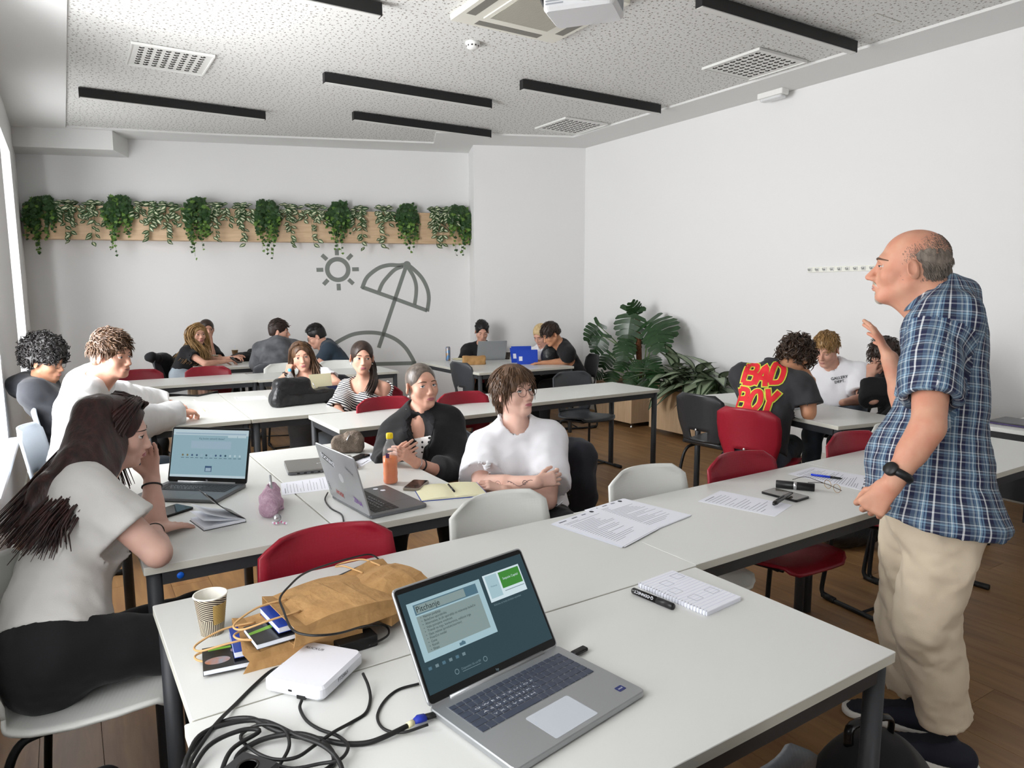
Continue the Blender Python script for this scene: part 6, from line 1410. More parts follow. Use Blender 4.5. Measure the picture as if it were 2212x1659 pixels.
def laptop(label, M, W, D, Hs, ang, body, lid, keym, keys=True, numpad=True, trackpad=None):
    """M: frame of the base, origin at the hinge middle, x right, y towards the user, z up; ang: opening angle"""
    t = thing('laptop', label, 'laptop', M[:3, 3]); t.rotation_euler = (0, 0, math.atan2(M[1, 0], M[0, 0])); th = .015
    b = MB().prism(rrect(-W/2, -D, W/2, 0, .012, 3), .002, th, .002).build('base', body, t)
    for sx in (-1, 1):
        for yy in (-.03, -D+.03): MB().lathe([(.008, 0), (.008, .003)], 10, TR((sx*(W/2-.03), yy, 0))).build('rubber_foot', BEZ, t)
    kw, kd = W*.86, D*.44; ky0 = -.025
    MB().box((-kw/2, ky0-kd, th), (kw/2, ky0, th+.0004)).build('keyboard_deck', body, b)
    if keys:
        rows = 6; rd = kd/rows; kms = {}
        for r_ in range(rows):
            n_ = (18, 18, 17, 17, 16, 12)[r_] if numpad else (14, 14, 14, 13, 12, 9)[r_]; ws = [1.]*n_
            if r_ == 5: ws[3] = 5.
            if r_ in (3, 4): ws[0] = 1.7
            if r_ == 2: ws[0] = 1.4
            if r_ == 1: ws[min(13, n_-1)] = 1.8
            tot = sum(ws); x = -kw/2; un = kw/tot
            for w_ in ws:
                kk = (round(w_*un, 4), r_ == 0)
                if kk not in kms: kms[kk] = mkmesh('key', *(lambda q: (np.concatenate(q.v), q.f))(MB().prism(rrect(.0009, .0009, w_*un-.0009, rd*(1 if r_ else .75)-.0009, .0012, 2), 0, .0012, .0004)), smooth=False, mats=keym)
                o_ = bpy.data.objects.new('key', kms[kk]); COL.objects.link(o_); o_.parent = b; o_.location = (x, ky0-(r_+1)*rd+.0004, th+.0004); x += w_*un
        lt = MB()
        for r_, (s_, n_) in enumerate((('kQ', 10), ('kA', 9), ('kY', 7))):
            cx_ = -kw/2+kw*((.36, .355, .345)[r_] if numpad else .46); text(lt, s_, TR((cx_, ky0-(2.5+r_)*rd, th+.0018)), .0062, width=kw*(.50, .45, .35)[r_]*(1 if numpad else 1.25))
        lt.build('key_letters', mat('key_letter_white', '#d5d9e0', .5), b)
    tw, td = trackpad or (W*.32, D*.33)
    MB().prism(rrect(-tw/2-.01, -D+.012, tw/2-.01, -D+.012+td, .004, 2), th, th+.0003).build('trackpad', mat('trackpad_painted_sheen', '#c5cbd3', .22, .2) if trackpad else body, b)  # pale colour paints in the bright reflection on the trackpad
    s = MB().prism(rrect(-W/2, 0, W/2, Hs, .011, 3), -.006, 0, .0015)
    a = rad(ang); Ms = np.eye(4); Ms[:3, 0] = (1, 0, 0); Ms[:3, 1] = (0, -math.cos(a), math.sin(a)); Ms[:3, 2] = np.cross(Ms[:3, 0], Ms[:3, 1]); Ms[:3, 3] = (0, -.004, th-.001)
    # screen faces +z of Ms (towards the user, -y)
    for i in range(len(s.v)): s.v[i] = s.v[i] @ Ms[:3, :3].T+Ms[:3, 3]
    sc_ = s.build('lid', lid, t)
    MB().prism(rrect(-W/2+.004, .004, W/2-.004, Hs-.004, .008, 3), 0, .0006, 0, Ms).build('bezel', BEZ, sc_)
    MB().tube([(-W*.36, -.004, th), (W*.36, -.004, th)], .0055, 8).build('hinge', GRY, t)
    return t, sc_, Ms
def on_screen(mb, Ms, fn): 
    k = len(mb.v); fn()
    for i in range(k, len(mb.v)): mb.v[i] = mb.v[i] @ Ms[:3, :3].T+Ms[:3, 3]
# --- the big silver laptop in front
W, D, Hs = .36, .25, .236
wdir = rad(10.2); M = np.eye(4); M[:3, 0] = (math.cos(wdir), math.sin(wdir), 0); M[:3, 1] = (-math.sin(wdir), math.cos(wdir), 0); M[:3, 3] = (.7196, 1.2032, TZ)
t, ld, Ms = laptop('open silver laptop with a presentation on its screen, nearest the camera', M, W, D, Hs, 122.5, GRY, GRY, KEYM, trackpad=(.115, .083))
scm = [em('screen_teal', '#34505a', .55), em('screen_slide', '#a9c8d2', .75), em('screen_dark_print', '#24404a', .25), em('screen_gold_grey', '#98adac', .6), em('screen_green', '#3f8a35', .75), em('screen_pale', '#d8eaf0', .75), em('screen_grey_print', '#7f98a0', .6), em('screen_steel', '#5b8193', .6)]
mb = MB(); x0, x1, y0, y1 = -W/2+.009, W/2-.009, .02, Hs-.014; SX = lambda f_: x0+(x1-x0)*f_; SY = lambda f_: y0+(y1-y0)*f_
def scr():
    q_ = lambda a, b, c, d, z, mi: screen_quad(mb, SX(a), SY(b), SX(c), SY(d), z, mi)
    q_(0, 0, 1, 1, .0008, 0); q_(.035, .30, .60, .885, .0010, 1); q_(.075, .75, .56, .855, .0012, 7); q_(.085, .76, .46, .845, .0013, 3); q_(.075, .37, .56, .735, .0012, 3)
    q_(.63, .60, .95, .90, .0010, 5); q_(.76, .70, .94, .88, .0012, 4); q_(.645, .635, .745, .885, .0012, 1); q_(.77, .665, .94, .672, .0012, 6); q_(.30, .315, .345, .345, .0012, 7); q_(.32, .345, .335, .355, .0012, 7)
    for k_ in range(6): q_(.045+k_*.05, .215, .068+k_*.05, .245, .0010, 6 if k_ % 2 else 7)
    q_(.26, .075, .40, .08, .001, 6)
    for (s_, fx, fy, sz, mi) in (('pitch', .175, .80, .0165, 2), ('seq', .85, .80, .0075, 5), ('pit2', .695, .76, .005, 7), ('disp', .33, .105, .0065, 6), ('klik', .76, .565, .006, 6)): text(mb, s_, TR((SX(fx), SY(fy), .0015)), sz, mi=mi)
    for k_ in range(10):
        v_, f_ = _TXT['l%d' % k_]; wd_ = (v_[:, 0].max()-v_[:, 0].min())*.0068; text(mb, 'l%d' % k_, TR((SX(.12)+wd_/2, SY(.715-.036*k_), .0015)), .0068, mi=2); screen_quad(mb, SX(.1), SY(.714-.036*k_), SX(.1)+.002, SY(.714-.036*k_)+.001, .0015, 2)
    for fx in (.22, .44): mb.lathe([(.004, .0015), (.0055, .0015)], 16, TR((SX(fx), SY(.1), 0)), cap=False, mi=6)
    text(mb, 'hp', TR((0, .011, .0008)), .008, mi=6)
on_screen(mb, Ms, scr); mb.build('screen', scm, ld)
MB().prism(rrect(.135, -D+.03, .155, -D+.046, .002, 2), .0152, .0155).build('sticker', mat('sticker_navy', '#1d2a63', .4), t)
mb = MB(); text(mb, 'intel', TR((.145, -D+.038, .0157)), .007); mb.build('sticker_print', PAPER, t)
MB().box((-.05, 0, 0), (.05, .001, .004), Ms @ TR((0, Hs-.008, .0007))).build('camera_shutter', KEYB, ld)
lapM = np.array(Matrix.Translation(t.location) @ t.rotation_euler.to_matrix().to_4x4())
def LP(x, y, z=.008): return (lapM @ np.array([x, y, z, 1]))[:3]
# usb stick in its right side
p0 = LP(W/2, -.045); dx = lapM[:3, 0]; us = thing('usb_stick', 'black usb stick plugged into the right side of the silver laptop', 'usb stick', V3(p0[0], p0[1], TZ+.002)); us.rotation_euler = (0, 0, wdir)
MB().prism(rrect(.004, -.009, .048, .009, .004, 3), .002, .010, .002).build('casing', BEZ, us); MB().box((-.0, -.006, .003), (.004, .006, .008)).build('plug', GRY, us)
# --- access point
a, b, c = PT(577, 1487), PT(697, 1524), PT(783, 1440)
M = frame(b, c-b, np.cross((0, 0, 1), c-b)); wx = float(np.linalg.norm(c-b)); wy = .142
ap = thing('access_point', 'white rounded wireless access point lettered RUCKUS', 'access point', b); ap.rotation_euler = (0, 0, math.atan2(M[1, 0], M[0, 0])); APW = mat('ap_white', '#e3e4ea', .3)
wx = .165
MB().prism(rrect(0, 0, wx, wy, .018, 5), .004, .034, .006).build('casing', APW, ap)
MB().prism(rrect(.012, .012, wx-.012, wy-.012, .012, 4), 0, .0045).build('base_plate', PVC, ap)
mb = MB(); text(mb, 'ruckus', TR((wx-.03, wy-.035, .0344), rz=math.pi*.5+math.pi), .012); mb.build('lettering', PRINTD, ap)
mb = MB(); mb.box((wx*.3, -.0003, .015), (wx*.62, .0, .028)); mb.build('label_tape', PAPER, ap); mb = MB(); text(mb, 'ft', frame((wx*.46, -.0008, .0213), (1, 0, 0), (0, 0, 1)), .011); mb.build('label_print', PRINTD, ap)
MB().box((-.001, wy*.28, .004), (.004, wy*.42, .012)).build('port', BEZ, ap); MB().box((-.0006, wy*.5, .016), (.002, wy*.56, .02)).build('reset_slot', BEZ, ap)
# --- cables on the table
def cable(label, pts_, r, mat_=CABLE, name='cable', hs=None, closed=False):
    P = [PT(u_, v_, r+(hs[i] if hs else 0)) for i, (u_, v_) in enumerate(pts_)]; o_ = np.array([P[0][0], P[0][1], TZ]); t = thing(name, label, 'cable', o_); MB().tube(catmull(np.array(P)-o_, 7), r, 8).build('cord', mat_, t); return t, o_
c1, o1 = cable('thick black hdmi cable with blue plug running to the silver laptop', [(880, 1568), (830, 1592), (790, 1605), (740, 1606), (690, 1596), (640, 1590), (590, 1575), (540, 1552), (480, 1560), (430, 1600), (400, 1650), (420, 1690), (520, 1700), (640, 1690), (720, 1650), (700, 1605), (640, 1585), (560, 1600), (510, 1640), (540, 1690)], .0048, hs=[.006, .004, 0, 0, 0, .004, .01, .008, 0, 0, 0, 0, 0, 0, 0, .01, .012, .006, 0, 0])
pa_ = PT(880, 1568, .0108)-o1; pb_ = PT(905, 1553, .0108)-o1; pl_ = LP(-W/2, -.02)-o1
MB().tube([pa_, pa_*.5+pb_*.5], .006, 8).build('cable_band', mat('band_cream', '#e3dcb0', .6), c1); MB().tube([pa_*.5+pb_*.5, pb_, pb_*.6+pl_*.4], [.006, .011, .010], 8, flat=.6).build('plug_grip', mat('plug_blue', '#1a2f9e', .5), c1); MB().tube([pb_*.6+pl_*.4, pl_], .0085, 6, flat=.6).build('plug', CABLE, c1)
cable('black patch cable curving from the left round the access point', [(612, 1440), (585, 1450), (550, 1480), (510, 1520), (470, 1560), (440, 1600), (415, 1640), (400, 1680)], .0038, hs=[.012, .006, 0, 0, .012, .012, .006, 0])
MB_ = thing('cable_sleeve', 'short striped grey cable sleeve by the paper bag', 'cable', PT(625, 1432)); o_ = PT(625, 1432)
for k_ in range(12): q_ = PT(610+k_*3.2, 1438-k_*1.6, .014)-o_; MB().tube([q_, q_+V3(.0022, .0008, 0)], .0052, 8).build('ring', PAPER if k_ % 2 else GRY, MB_)
cable('thin black cord from the front of the access point', [(652, 1512), (648, 1530), (662, 1556), (690, 1575), (730, 1590), (752, 1612), (735, 1640), (690, 1650), (630, 1660), (570, 1650), (545, 1690)], .0032, hs=[.014, .006, 0, 0, .004, .012, .012, .008, .006, .01, 0])
cable('thin black cord from the right side of the access point', [(784, 1455), (795, 1480), (800, 1510), (790, 1540), (760, 1560), (720, 1582), (680, 1610), (640, 1636), (590, 1640), (545, 1620), (520, 1590), (560, 1566), (610, 1572), (625, 1610), (600, 1660)], .0032, hs=[.02, .012, 0, 0, 0, .012, .014, .012, .01, .008, 0, .016, .018, .012, .006])
cable('thin black cord looping beside the silver laptop', [(905, 1477), (860, 1490), (830, 1515), (815, 1548), (830, 1575), (870, 1582), (925, 1565)], .0028, hs=[.002, 0, 0, 0, 0, .004, .01])
cable('fat black cable coil at the bottom edge of the picture', [(395, 1660), (430, 1590), (500, 1562), (570, 1558), (640, 1588), (700, 1612), (735, 1650), (740, 1700)], .0042, hs=[0, .01, .012, .01, .014, .016, .01, 0])
cable('second fat black cable coil at the bottom edge', [(400, 1690), (450, 1612), (520, 1578), (560, 1580), (500, 1620), (470, 1690)], .0042, hs=[.0, .014, .018, .014, .01, 0])
# socket block at the bottom edge
o_ = PT(520, 1690); sk = thing('socket_block', 'dark plastic socket block among the cable coils', 'power strip', o_); MB().prism(rrect(-.03, -.06, .03, .02, .006, 2), 0, .035, .004, TR(rz=rad(35))).build('housing', mat('plastic_dark', '#252527', .5), sk); MB().lathe([(.018, .0352), (.018, .036), (.014, .036), (.014, .0352)], 20, TR((0.01, -.015, 0))).build('socket', BEZ, sk)
# power adapter
a, b = PT(742, 1418), PT(800, 1400); M = frame(a, b-a, np.cross((0, 0, 1), b-a)); pw_ = thing('power_adapter', 'black laptop power brick beside the paper bags', 'adapter', a); pw_.rotation_euler = (0, 0, math.atan2(M[1, 0], M[0, 0]))
MB().rbox((-.01, 0, 0), (.085, .045, .028), .004, .002).build('brick', CABLE, pw_)
cable('black adapter cord looping over the paper bags to the silver laptop', [(798, 1395), (838, 1372), (832, 1352), (790, 1352), (740, 1366), (700, 1372), (660, 1371), (630, 1358), (612, 1318), (605, 1292), (625, 1266), (655, 1240), (700, 1222), (760, 1205), (800, 1198), (825, 1215), (860, 1256)], .0026, hs=[.012, .01, .012, .06, .10, .115, .118, .12, .12, .12, .118, .10, .06, .03, .01, 0, 0])

# --- paper cup
def papercup(name, label, p, h=.092, rt=.039, rb=.027, m_=None, inner='#e9e6dc', lid=None):
    t = thing(name, label, 'cup', p); MB().lathe([(rb, 0), (rt, h-.002)], 32, cap=False).build('cup_wall', m_, t); MB().lathe([(rb-.0015, .004), (rt-.0015, h-.002)][::-1], 32, cap=False).build('cup_inside', mat('cup_inner', inner, .6), t)
    MB().lathe([(rb-.001, .005), (0.0001, .005)][::-1], 24, cap=False).build('cup_bottom', mat('cup_inner', inner, .6), t); a_ = np.linspace(0, 2*math.pi, 32, endpoint=False); MB().tube([(rt*math.cos(x), rt*math.sin(x), h-.001) for x in a_], .0022, 6, closed=True).build('rim', mat('cup_inner', inner, .6), t); return t
CUPM = mat('cup_striped', '#3a2f28', .6); N_, L_, B_ = nodes_of(CUPM); tc = N_.new('ShaderNodeTexCoord'); sx = N_.new('ShaderNodeSeparateXYZ'); L_.new(tc.outputs['Object'], sx.inputs[0]); at = N_.new('ShaderNodeMath'); at.operation = 'ARCTAN2'; L_.new(sx.outputs['Y'], at.inputs[0]); L_.new(sx.outputs['X'], at.inputs[1])
def mth(op, a, b): 
    n_ = N_.new('ShaderNodeMath'); n_.operation = op
    for i_, q_ in enumerate((a, b)):
        if q_ is None: continue
        if isinstance(q_, (int, float)): n_.inputs[i_].default_value = q_
        else: L_.new(q_, n_.inputs[i_])
    return n_.outputs[0]
A_ = at.outputs[0]; Z_ = sx.outputs['Z']; low = mth('LESS_THAN', Z_, .042)
vert = mth('LESS_THAN', mth('FRACT', mth('MULTIPLY', A_, 7.), None), .4); diag = mth('LESS_THAN', mth('FRACT', mth('ADD', mth('MULTIPLY', A_, 2.2), mth('MULTIPLY', Z_, 190.)), None), .35); horiz = mth('LESS_THAN', mth('FRACT', mth('MULTIPLY', Z_, 260.), None), .5)
pat = mth('ADD', mth('MULTIPLY', low, vert), mth('MULTIPLY', mth('SUBTRACT', 1., low), diag)); gold = mth('MULTIPLY', mth('MULTIPLY', mth('GREATER_THAN', A_, -1.6), mth('LESS_THAN', A_, -.35)), mth('MULTIPLY', mth('GREATER_THAN', Z_, .03), mth('LESS_THAN', Z_, .08)))
m1 = N_.new('ShaderNodeMixRGB'); m1.inputs[1].default_value = (*srgb('#352a25'), 1); m1.inputs[2].default_value = (*srgb('#d8cdb4'), 1); L_.new(pat, m1.inputs[0]); m2 = N_.new('ShaderNodeMixRGB'); m2.inputs[1].default_value = (*srgb('#8a6c38'), 1); m2.inputs[2].default_value = (*srgb('#c6a862'), 1); L_.new(horiz, m2.inputs[0]); m3 = N_.new('ShaderNodeMixRGB'); L_.new(gold, m3.inputs[0]); L_.new(m1.outputs[0], m3.inputs[1]); L_.new(m2.outputs[0], m3.inputs[2]); L_.new(m3.outputs[0], B_.inputs['Base Color'])
papercup('paper_cup', 'striped brown and gold paper coffee cup beside the paper bags', PT(459, 1366), m_=CUPM, h=.098, rt=.0375, rb=.026)

# --- kraft paper bags with booklets
KRAFT = mat('kraft_paper', '#b28a58', .8, noise=(22, '#a37b4b', 4), bump=(30, .5, .01)); TWINE = mat('twisted_paper_cord', '#c39b69', .85)
def kraft_bag(label, M, L=.26, Wd=.2, th=.045, seed=1, open_=.9):
    """lies along +x, open end at x = 0"""
    t = thing('paper_bag', label, 'bag', M[:3, 3]); t.matrix_local = Matrix(M.tolist()); r_ = np.random.RandomState(seed); n_ = 10; rows = []
    for i in range(n_+1):
        f_ = i/n_; h_ = th*(open_ if i == 0 else .7+.3*math.sin(f_*3)); w_ = Wd*(1-.03*math.sin(f_*7)); q_ = [(-w_/2, 0), (-w_/2*.96, h_*.5), (-w_/2, h_), (-w_*.2, h_*(1.05+.1*r_.rand())), (w_*.2, h_*(1.05+.1*r_.rand())), (w_/2, h_), (w_/2*.96, h_*.5), (w_/2, 0), (w_*.2, 0), (-w_*.2, 0), (-w_/2, 0)]
        rows.append([(f_*L+.004*r_.randn(), y, z) for y, z in q_])
    P = np.array(rows); MB().grid(P, False, thick=.0012).build('bag_body', KRAFT, t)
    e_ = P[-1][:-1]; MB().add(e_, [tuple(range(len(e_)))], False).build('bag_bottom', KRAFT, t)
    for z_, s_ in ((th*1.0, 1), (.004, -1)):
        pts_ = catmull([(.04, -Wd*.2, z_), (-.03, -Wd*.2, z_*.9+.004), (-.085, -Wd*.1, .012+z_*.5), (-.09, Wd*.08, .012+z_*.5), (-.03, Wd*.2, z_*.9+.004), (.04, Wd*.2, z_)], 6); MB().tube(pts_, .0024, 6).build('handle', TWINE, t)
    return t
def fr_px(u0, v0, u1, v1, h=0., tilt=0.):
    M, L = flat_frame(u0, v0, u1, v1, h); return M @ TR(ry=-tilt)
BKB = mat('booklet_black', '#141517', .25); BKBL = mat('booklet_blue', '#1d3f9b', .4); BKG = mat('booklet_green', '#6d9f2c', .35); BKP = mat('booklet_pages', '#dfe3ea', .7); BKPIC = mat('booklet_photo', '#7d8fa0', .4, noise=(40, '#a86b4a', 3)); YPAGE = mat('paper_cream', '#e2ddb9', .8)
def booklet(label, M, w_, d_, th, cover, extra=None, name='booklet'):
    t = thing(name, label, 'booklet', M[:3, 3]); t.matrix_local = Matrix(M.tolist()); MB().box((.001, .001, .001), (w_-.001, d_-.001, th-.001)).build('pages', BKP, t); MB().box((0, 0, 0), (w_, d_, .001)).build('back_cover', cover, t); MB().box((0, 0, th-.001), (w_, d_, th)).build('front_cover', cover, t); return t
MbB = fr_px(520, 1412, 735, 1362, 0.); kraft_bag('brown paper bag at the bottom of the pile on the table', MbB, .26, .19, .05, 2)
t = booklet('black printed booklet sticking out of the lowest paper bag', MbB @ TR((-.085, -.075, .006), rz=rad(-4)), .12, .105, .012, BKB); mb = MB(); mb.lathe([(0, .0123), (.026, .0123)], 24, TR((.03, .035, 0)) @ np.diag([1, .62, 1, 1]), cap=False); mb.lathe([(0, .0123), (.02, .0123)], 24, TR((.078, .07, 0)) @ np.diag([1, .7, 1, 1]), cap=False); mb.build('cover_photo', BKPIC, t); mb = MB(); text(mb, 'zptm2', TR((.088, .028, .0124), rz=math.pi), .013); mb.build('lettering', PAPER, t); MB().box((.012, .085, .0121), (.06, .095, .0124)).build('cover_stripe', BKG, t)
booklet('blue notebook inside the lowest paper bag', MbB @ TR((-.02, -.06, .022), rz=rad(-2)), .16, .125, .014, BKBL)
MbA = fr_px(600, 1362, 800, 1300, .052); kraft_bag('brown paper bag lying on top of another one next to the cup', MbA, .25, .20, .05, 4)
t = booklet('black and green booklet sticking out of the upper paper bag', MbA @ TR((-.072, -.07, .006), rz=rad(-3)), .12, .10, .012, BKB); mb = MB(); mb.add([(.0, .05, .0123), (.11, .07, .0123), (.11, .09, .0123), (.0, .062, .0123)], [(0, 1, 2, 3)]); mb.build('cover_swoosh', BKG, t)
booklet('blue notebook inside the upper paper bag', MbA @ TR((-.02, -.06, .022), rz=rad(-2)), .16, .125, .014, BKBL)
MbC = fr_px(748, 1292, 866, 1338, .03, rad(-3)); kraft_bag('brown paper bag leaning at the right of the pile behind the laptop', MbC @ TR((0, .05, .0)), .19, .15, .075, 7)
booklet('blue notebook inside the leaning paper bag', MbC @ TR((-.03, .0, .012)), .15, .115, .014, BKBL); booklet('black booklet inside the leaning paper bag', MbC @ TR((-.045, .005, .036), rz=rad(3)), .15, .1, .01, BKB)

# --- marker, notepad
a, b = PT(1366, 1275, .009), PT(1455, 1311, .009); mk = thing('marker', 'thick black permanent marker lying against the spiral notepad', 'marker', V3(a[0], a[1], TZ)); o_ = V3(a[0], a[1], TZ); d_ = nrm(b-a); L_m = float(np.linalg.norm(b-a)); L_m = max(L_m, .135)
MB().tube([a-o_, a+d_*.004-o_, a+d_*L_m*.62-o_], [.006, .0088, .0088], 12).build('barrel', BEZ, mk); MB().tube([a+d_*L_m*.62-o_, a+d_*L_m*.98-o_, a+d_*L_m-o_], [.0095, .0092, .008], 12).build('cap', mat('plastic_black', '#141415', .35), mk)
mb = MB(); ups = nrm(CAM-(a+b)/2); ups = nrm(ups-d_*np.dot(ups, d_)); text(mb, 'qc', frame(a+d_*L_m*.33+ups*.0091-o_, -d_, np.cross(ups, -d_)), .0105); mb.build('lettering', PAPER, mk)
q4 = [PT(1378, 1268), PT(1450, 1239), PT(1594, 1299), PT(1527, 1332)]; o_ = sum(q4)/4; npd = thing('spiral_notepad', 'white spiral notepad with pencil sketched boxes', 'notepad', o_)
Mn = frame(q4[0], q4[3]-q4[0], q4[1]-q4[0]); wl = np.linalg.norm(q4[3]-q4[0]); wd_ = np.linalg.norm(q4[1]-q4[0]); Mi = np.linalg.inv(TR(o_)) @ Mn
MB().rbox((0, 0, 0), (wl, wd_, .012), .003, .001, M=Mi).build('pages', PAPER, npd)
RUL = mat('ruled_line', '#b9bfd6', .8); mb = MB()
for k_ in range(17): xx = wl*.05+k_*wl*.055; mb.box((xx, .008, .0120), (xx+.0006, wd_-.003, .0122), Mi)
mb.build('ruled_lines', RUL, npd); SKT = mat('pencil_line', '#8d8f9c', .8); mb = MB()
for bx_, by_ in ((.16, .3), (.36, .16), (.10, .72), (.62, .70), (.62, .22)):
    X_, Y_ = bx_*wl, by_*wd_; w2, h2 = wl*.13, wd_*.2
    for a_ in ((X_, Y_, X_+w2, Y_+.0007), (X_, Y_+h2, X_+w2, Y_+h2+.0007), (X_, Y_, X_+.0007, Y_+h2), (X_+w2, Y_, X_+w2+.0007, Y_+h2)): mb.box((a_[0], a_[1], .0121), (a_[2], a_[3], .0124), Mi)
mb.build('sketch', SKT, npd)
for k_ in range(24): yy = wl*(k_+.5)/24; MB().tube([(yy, .006, .0125), (yy, -.002, .0135), (yy, -.004, .006), (yy, .0, .0)], .0011, 5, M=Mi).build('spiral_ring', PAPER, npd)
# --- sheets of paper with print
def sheet(label, q, h=0., th=.0006, lines=14, name='paper_sheet', head=False, cols=PRINT, rot=0, stack=False):
    """q: four pixels, first two = top edge of the page (left, right), then bottom right, bottom left"""
    P = [PT(*a_, h) for a_ in q]; o_ = sum(P)/4; o_ = V3(o_[0], o_[1], TZ+h); t = thing(name, label, 'paper', o_); P = [a_-o_ for a_ in P]
    up = V3(0, 0, th); MB().add(P+[a_+up for a_ in P], [(3, 2, 1, 0) if np.cross(P[1]-P[0], P[2]-P[0])[2] > 0 else (0, 1, 2, 3), (4, 5, 6, 7) if np.cross(P[1]-P[0], P[2]-P[0])[2] > 0 else (7, 6, 5, 4)]+[(i, (i+1) % 4, 4+(i+1) % 4, 4+i) for i in range(4)]).build('page', PAPER, t)
    bl = lambda x, y: P[0]*(1-x)*(1-y)+P[1]*x*(1-y)+P[2]*x*y+P[3]*(1-x)*y+up+V3(0, 0, .0003)
    mb = MB(); r_ = np.random.RandomState(len(label))
    def ln(x0, x1, y, dy): 
        v_ = [bl(x0, y), bl(x1, y), bl(x1, y+dy), bl(x0, y+dy)]; f_ = (0, 1, 2, 3); f_ = f_ if np.cross(v_[1]-v_[0], v_[2]-v_[0])[2] > 0 else f_[::-1]; mb.add(v_, [f_])
    y = .08
    if head:
        for xa, xb in ((.08, .24), (.36, .48), (.58, .68)): ln(xa, xb, .045, .022)
        y = .13; ln(.08, .4, y, .006); y += .03
    else: ln(.1, .5, .06, .012); y = .11
    for k_ in range(lines):
        if r_.rand() < .1: y += .02
        ln(.1, .1+r_.uniform(.45, .8) if r_.rand() < .8 else .35, y, .0058); y += (.72/lines)
    mb.build('print', cols, t)
    if head:
        mb = MB(); c_ = bl(.82, .055); mb.lathe([(0, .0002), (.009, .0002)], 16, TR(c_), cap=False); mb.build('logo', PRINTD, t)
    if stack:
        for k_ in range(3): j_ = np.array([r_.randn()*.004, r_.randn()*.004, 0]); MB().add([a_+j_+V3(0, 0, -.0012-.0013*k_) for a_ in P]+[a_+j_+V3(0, 0, -.0004-.0013*k_) for a_ in P], [(0, 1, 2, 3), (7, 6, 5, 4)]+[(i, (i+1) % 4, 4+(i+1) % 4, 4+i) for i in range(4)]).build('page', PAPER, t)
    return t
sheet('front stack of printed sheets with small logos on the table', [(1192, 1131), (1287, 1098), (1420, 1141), (1345, 1181)][0:4], .005, lines=20, head=True, stack=True, name='paper_stack')
sheet('rear stack of printed sheets with small logos, further from the camera', [(1262, 1102), (1346, 1077), (1491, 1113), (1408, 1146)], .0035, lines=20, head=True, stack=True, name='paper_stack')
sheet('printed sheet partly under the black presenter remote', [(1508, 1083), (1556, 1060), (1712, 1091), (1674, 1116)])
sheet('printed list under the blue pen next to the man', [(1872, 1062), (1880, 1030), (1755, 1009), (1702, 1024)], lines=22, head=True)
# phone with presenter, glasses case, glasses, pen
def slab_phone(label, q, th=.009, scr='#1b1c20', case=BEZ, h=0.):
    P = [PT(*a_, h) for a_ in q]; Mp = frame(P[0], P[1]-P[0], P[3]-P[0]); o_ = P[0]; t = thing('phone', label, 'phone', o_); Mi_ = np.linalg.inv(TR(o_)) @ Mp; a_, b_ = np.linalg.norm(P[1]-P[0]), np.linalg.norm(P[3]-P[0])
    if np.cross(P[1]-P[0], P[3]-P[0])[2] < 0: Mi_[:3, 2] *= -1; pass
    s_ = MB(); s_.prism(rrect(0, 0, a_, b_, .009, 4), 0, th, .0015, Mi_); s_.build('casing', case, t); MB().prism(rrect(.004, .004, a_-.004, b_-.004, .007, 4), th, th+.0004, 0, Mi_).build('display', mat('phone_glass'+scr, scr, .08), t); return t
slab_phone('phone lying under the black presenter remote', [(1643, 1066), (1720, 1086), (1746, 1077), (1660, 1055)], scr='#5a554e')
a, b = PT(1678, 1084, .018), PT(1708, 1065, .02); pr_ = thing('presenter_remote', 'black presenter remote lying across a phone', 'remote', V3(a[0], a[1], TZ+.0095)); o_ = V3(a[0], a[1], TZ+.0095); d_ = nrm(b-a); MB().tube(catmull([a-d_*.03-o_-V3(0, 0, .003), a-o_, a*.5+b*.5-o_, b+d_*.012-o_-V3(0, 0, .002)], 5), np.interp(np.arange(16), [0, 3, 9, 15], [.006, .011, .010, .006]), 10, flat=.75).build('casing', BEZ, pr_); MB().tube([a+V3(0, 0, .009)-o_, a*.5+b*.5+V3(0, 0, .0095)-o_], .004, 6, flat=.4).build('button', mat('button_grey', '#3a3a3c', .5), pr_)
a, b = PT(1676, 1045, .016), PT(1760, 1053, .016); gc = thing('glasses_case', 'black cylindrical glasses case with silver clasp', 'glasses case', V3(a[0], a[1], TZ)); o_ = V3(a[0], a[1], TZ); MB().tube([a-o_, a+(b-a)*.01-o_, a+(b-a)*.99-o_, b-o_], [.014, .0165, .0165, .014], 14).build('case_body', mat('case_black', '#121214', .35), gc); cm = a+(b-a)*.5-o_; MB().tube([cm-nrm(b-a)*.006, cm+nrm(b-a)*.006], .0172, 14).build('clasp', SILV, gc)
GM = mat('glasses_gold', '#b08d5c', .3, .8); o_ = PT(1790, 1052); gl = thing('eyeglasses', 'thin rimmed reading glasses lying by the glasses case', 'glasses', o_); mb = MB(); ga0, gb0 = PT(1790, 1047, .02)-o_, PT(1812, 1056, .02)-o_
for cc_ in (PT(1788, 1046, .019)-o_, PT(1808, 1055, .019)-o_): mb.tube([cc_+V3(.0, 0, 0)+nrm(gb0-ga0)*.022*math.cos(t_)+V3(0, 0, .017)*math.sin(t_) for t_ in np.linspace(0, 2*math.pi, 20, endpoint=False)], .0011, 5, closed=True)
mb.build('rims', GM, gl); mb = MB(); mb.tube(catmull([PT(1778, 1043, .022)-o_, PT(1740, 1030, .02)-o_, PT(1712, 1036, .012)-o_], 4), .0014, 5); mb.tube(catmull([PT(1818, 1060, .022)-o_, PT(1780, 1044, .02)-o_, PT(1745, 1042, .012)-o_], 4), .0014, 5); mb.build('temples', mat('temple_dark', '#2b1d18', .4), gl)
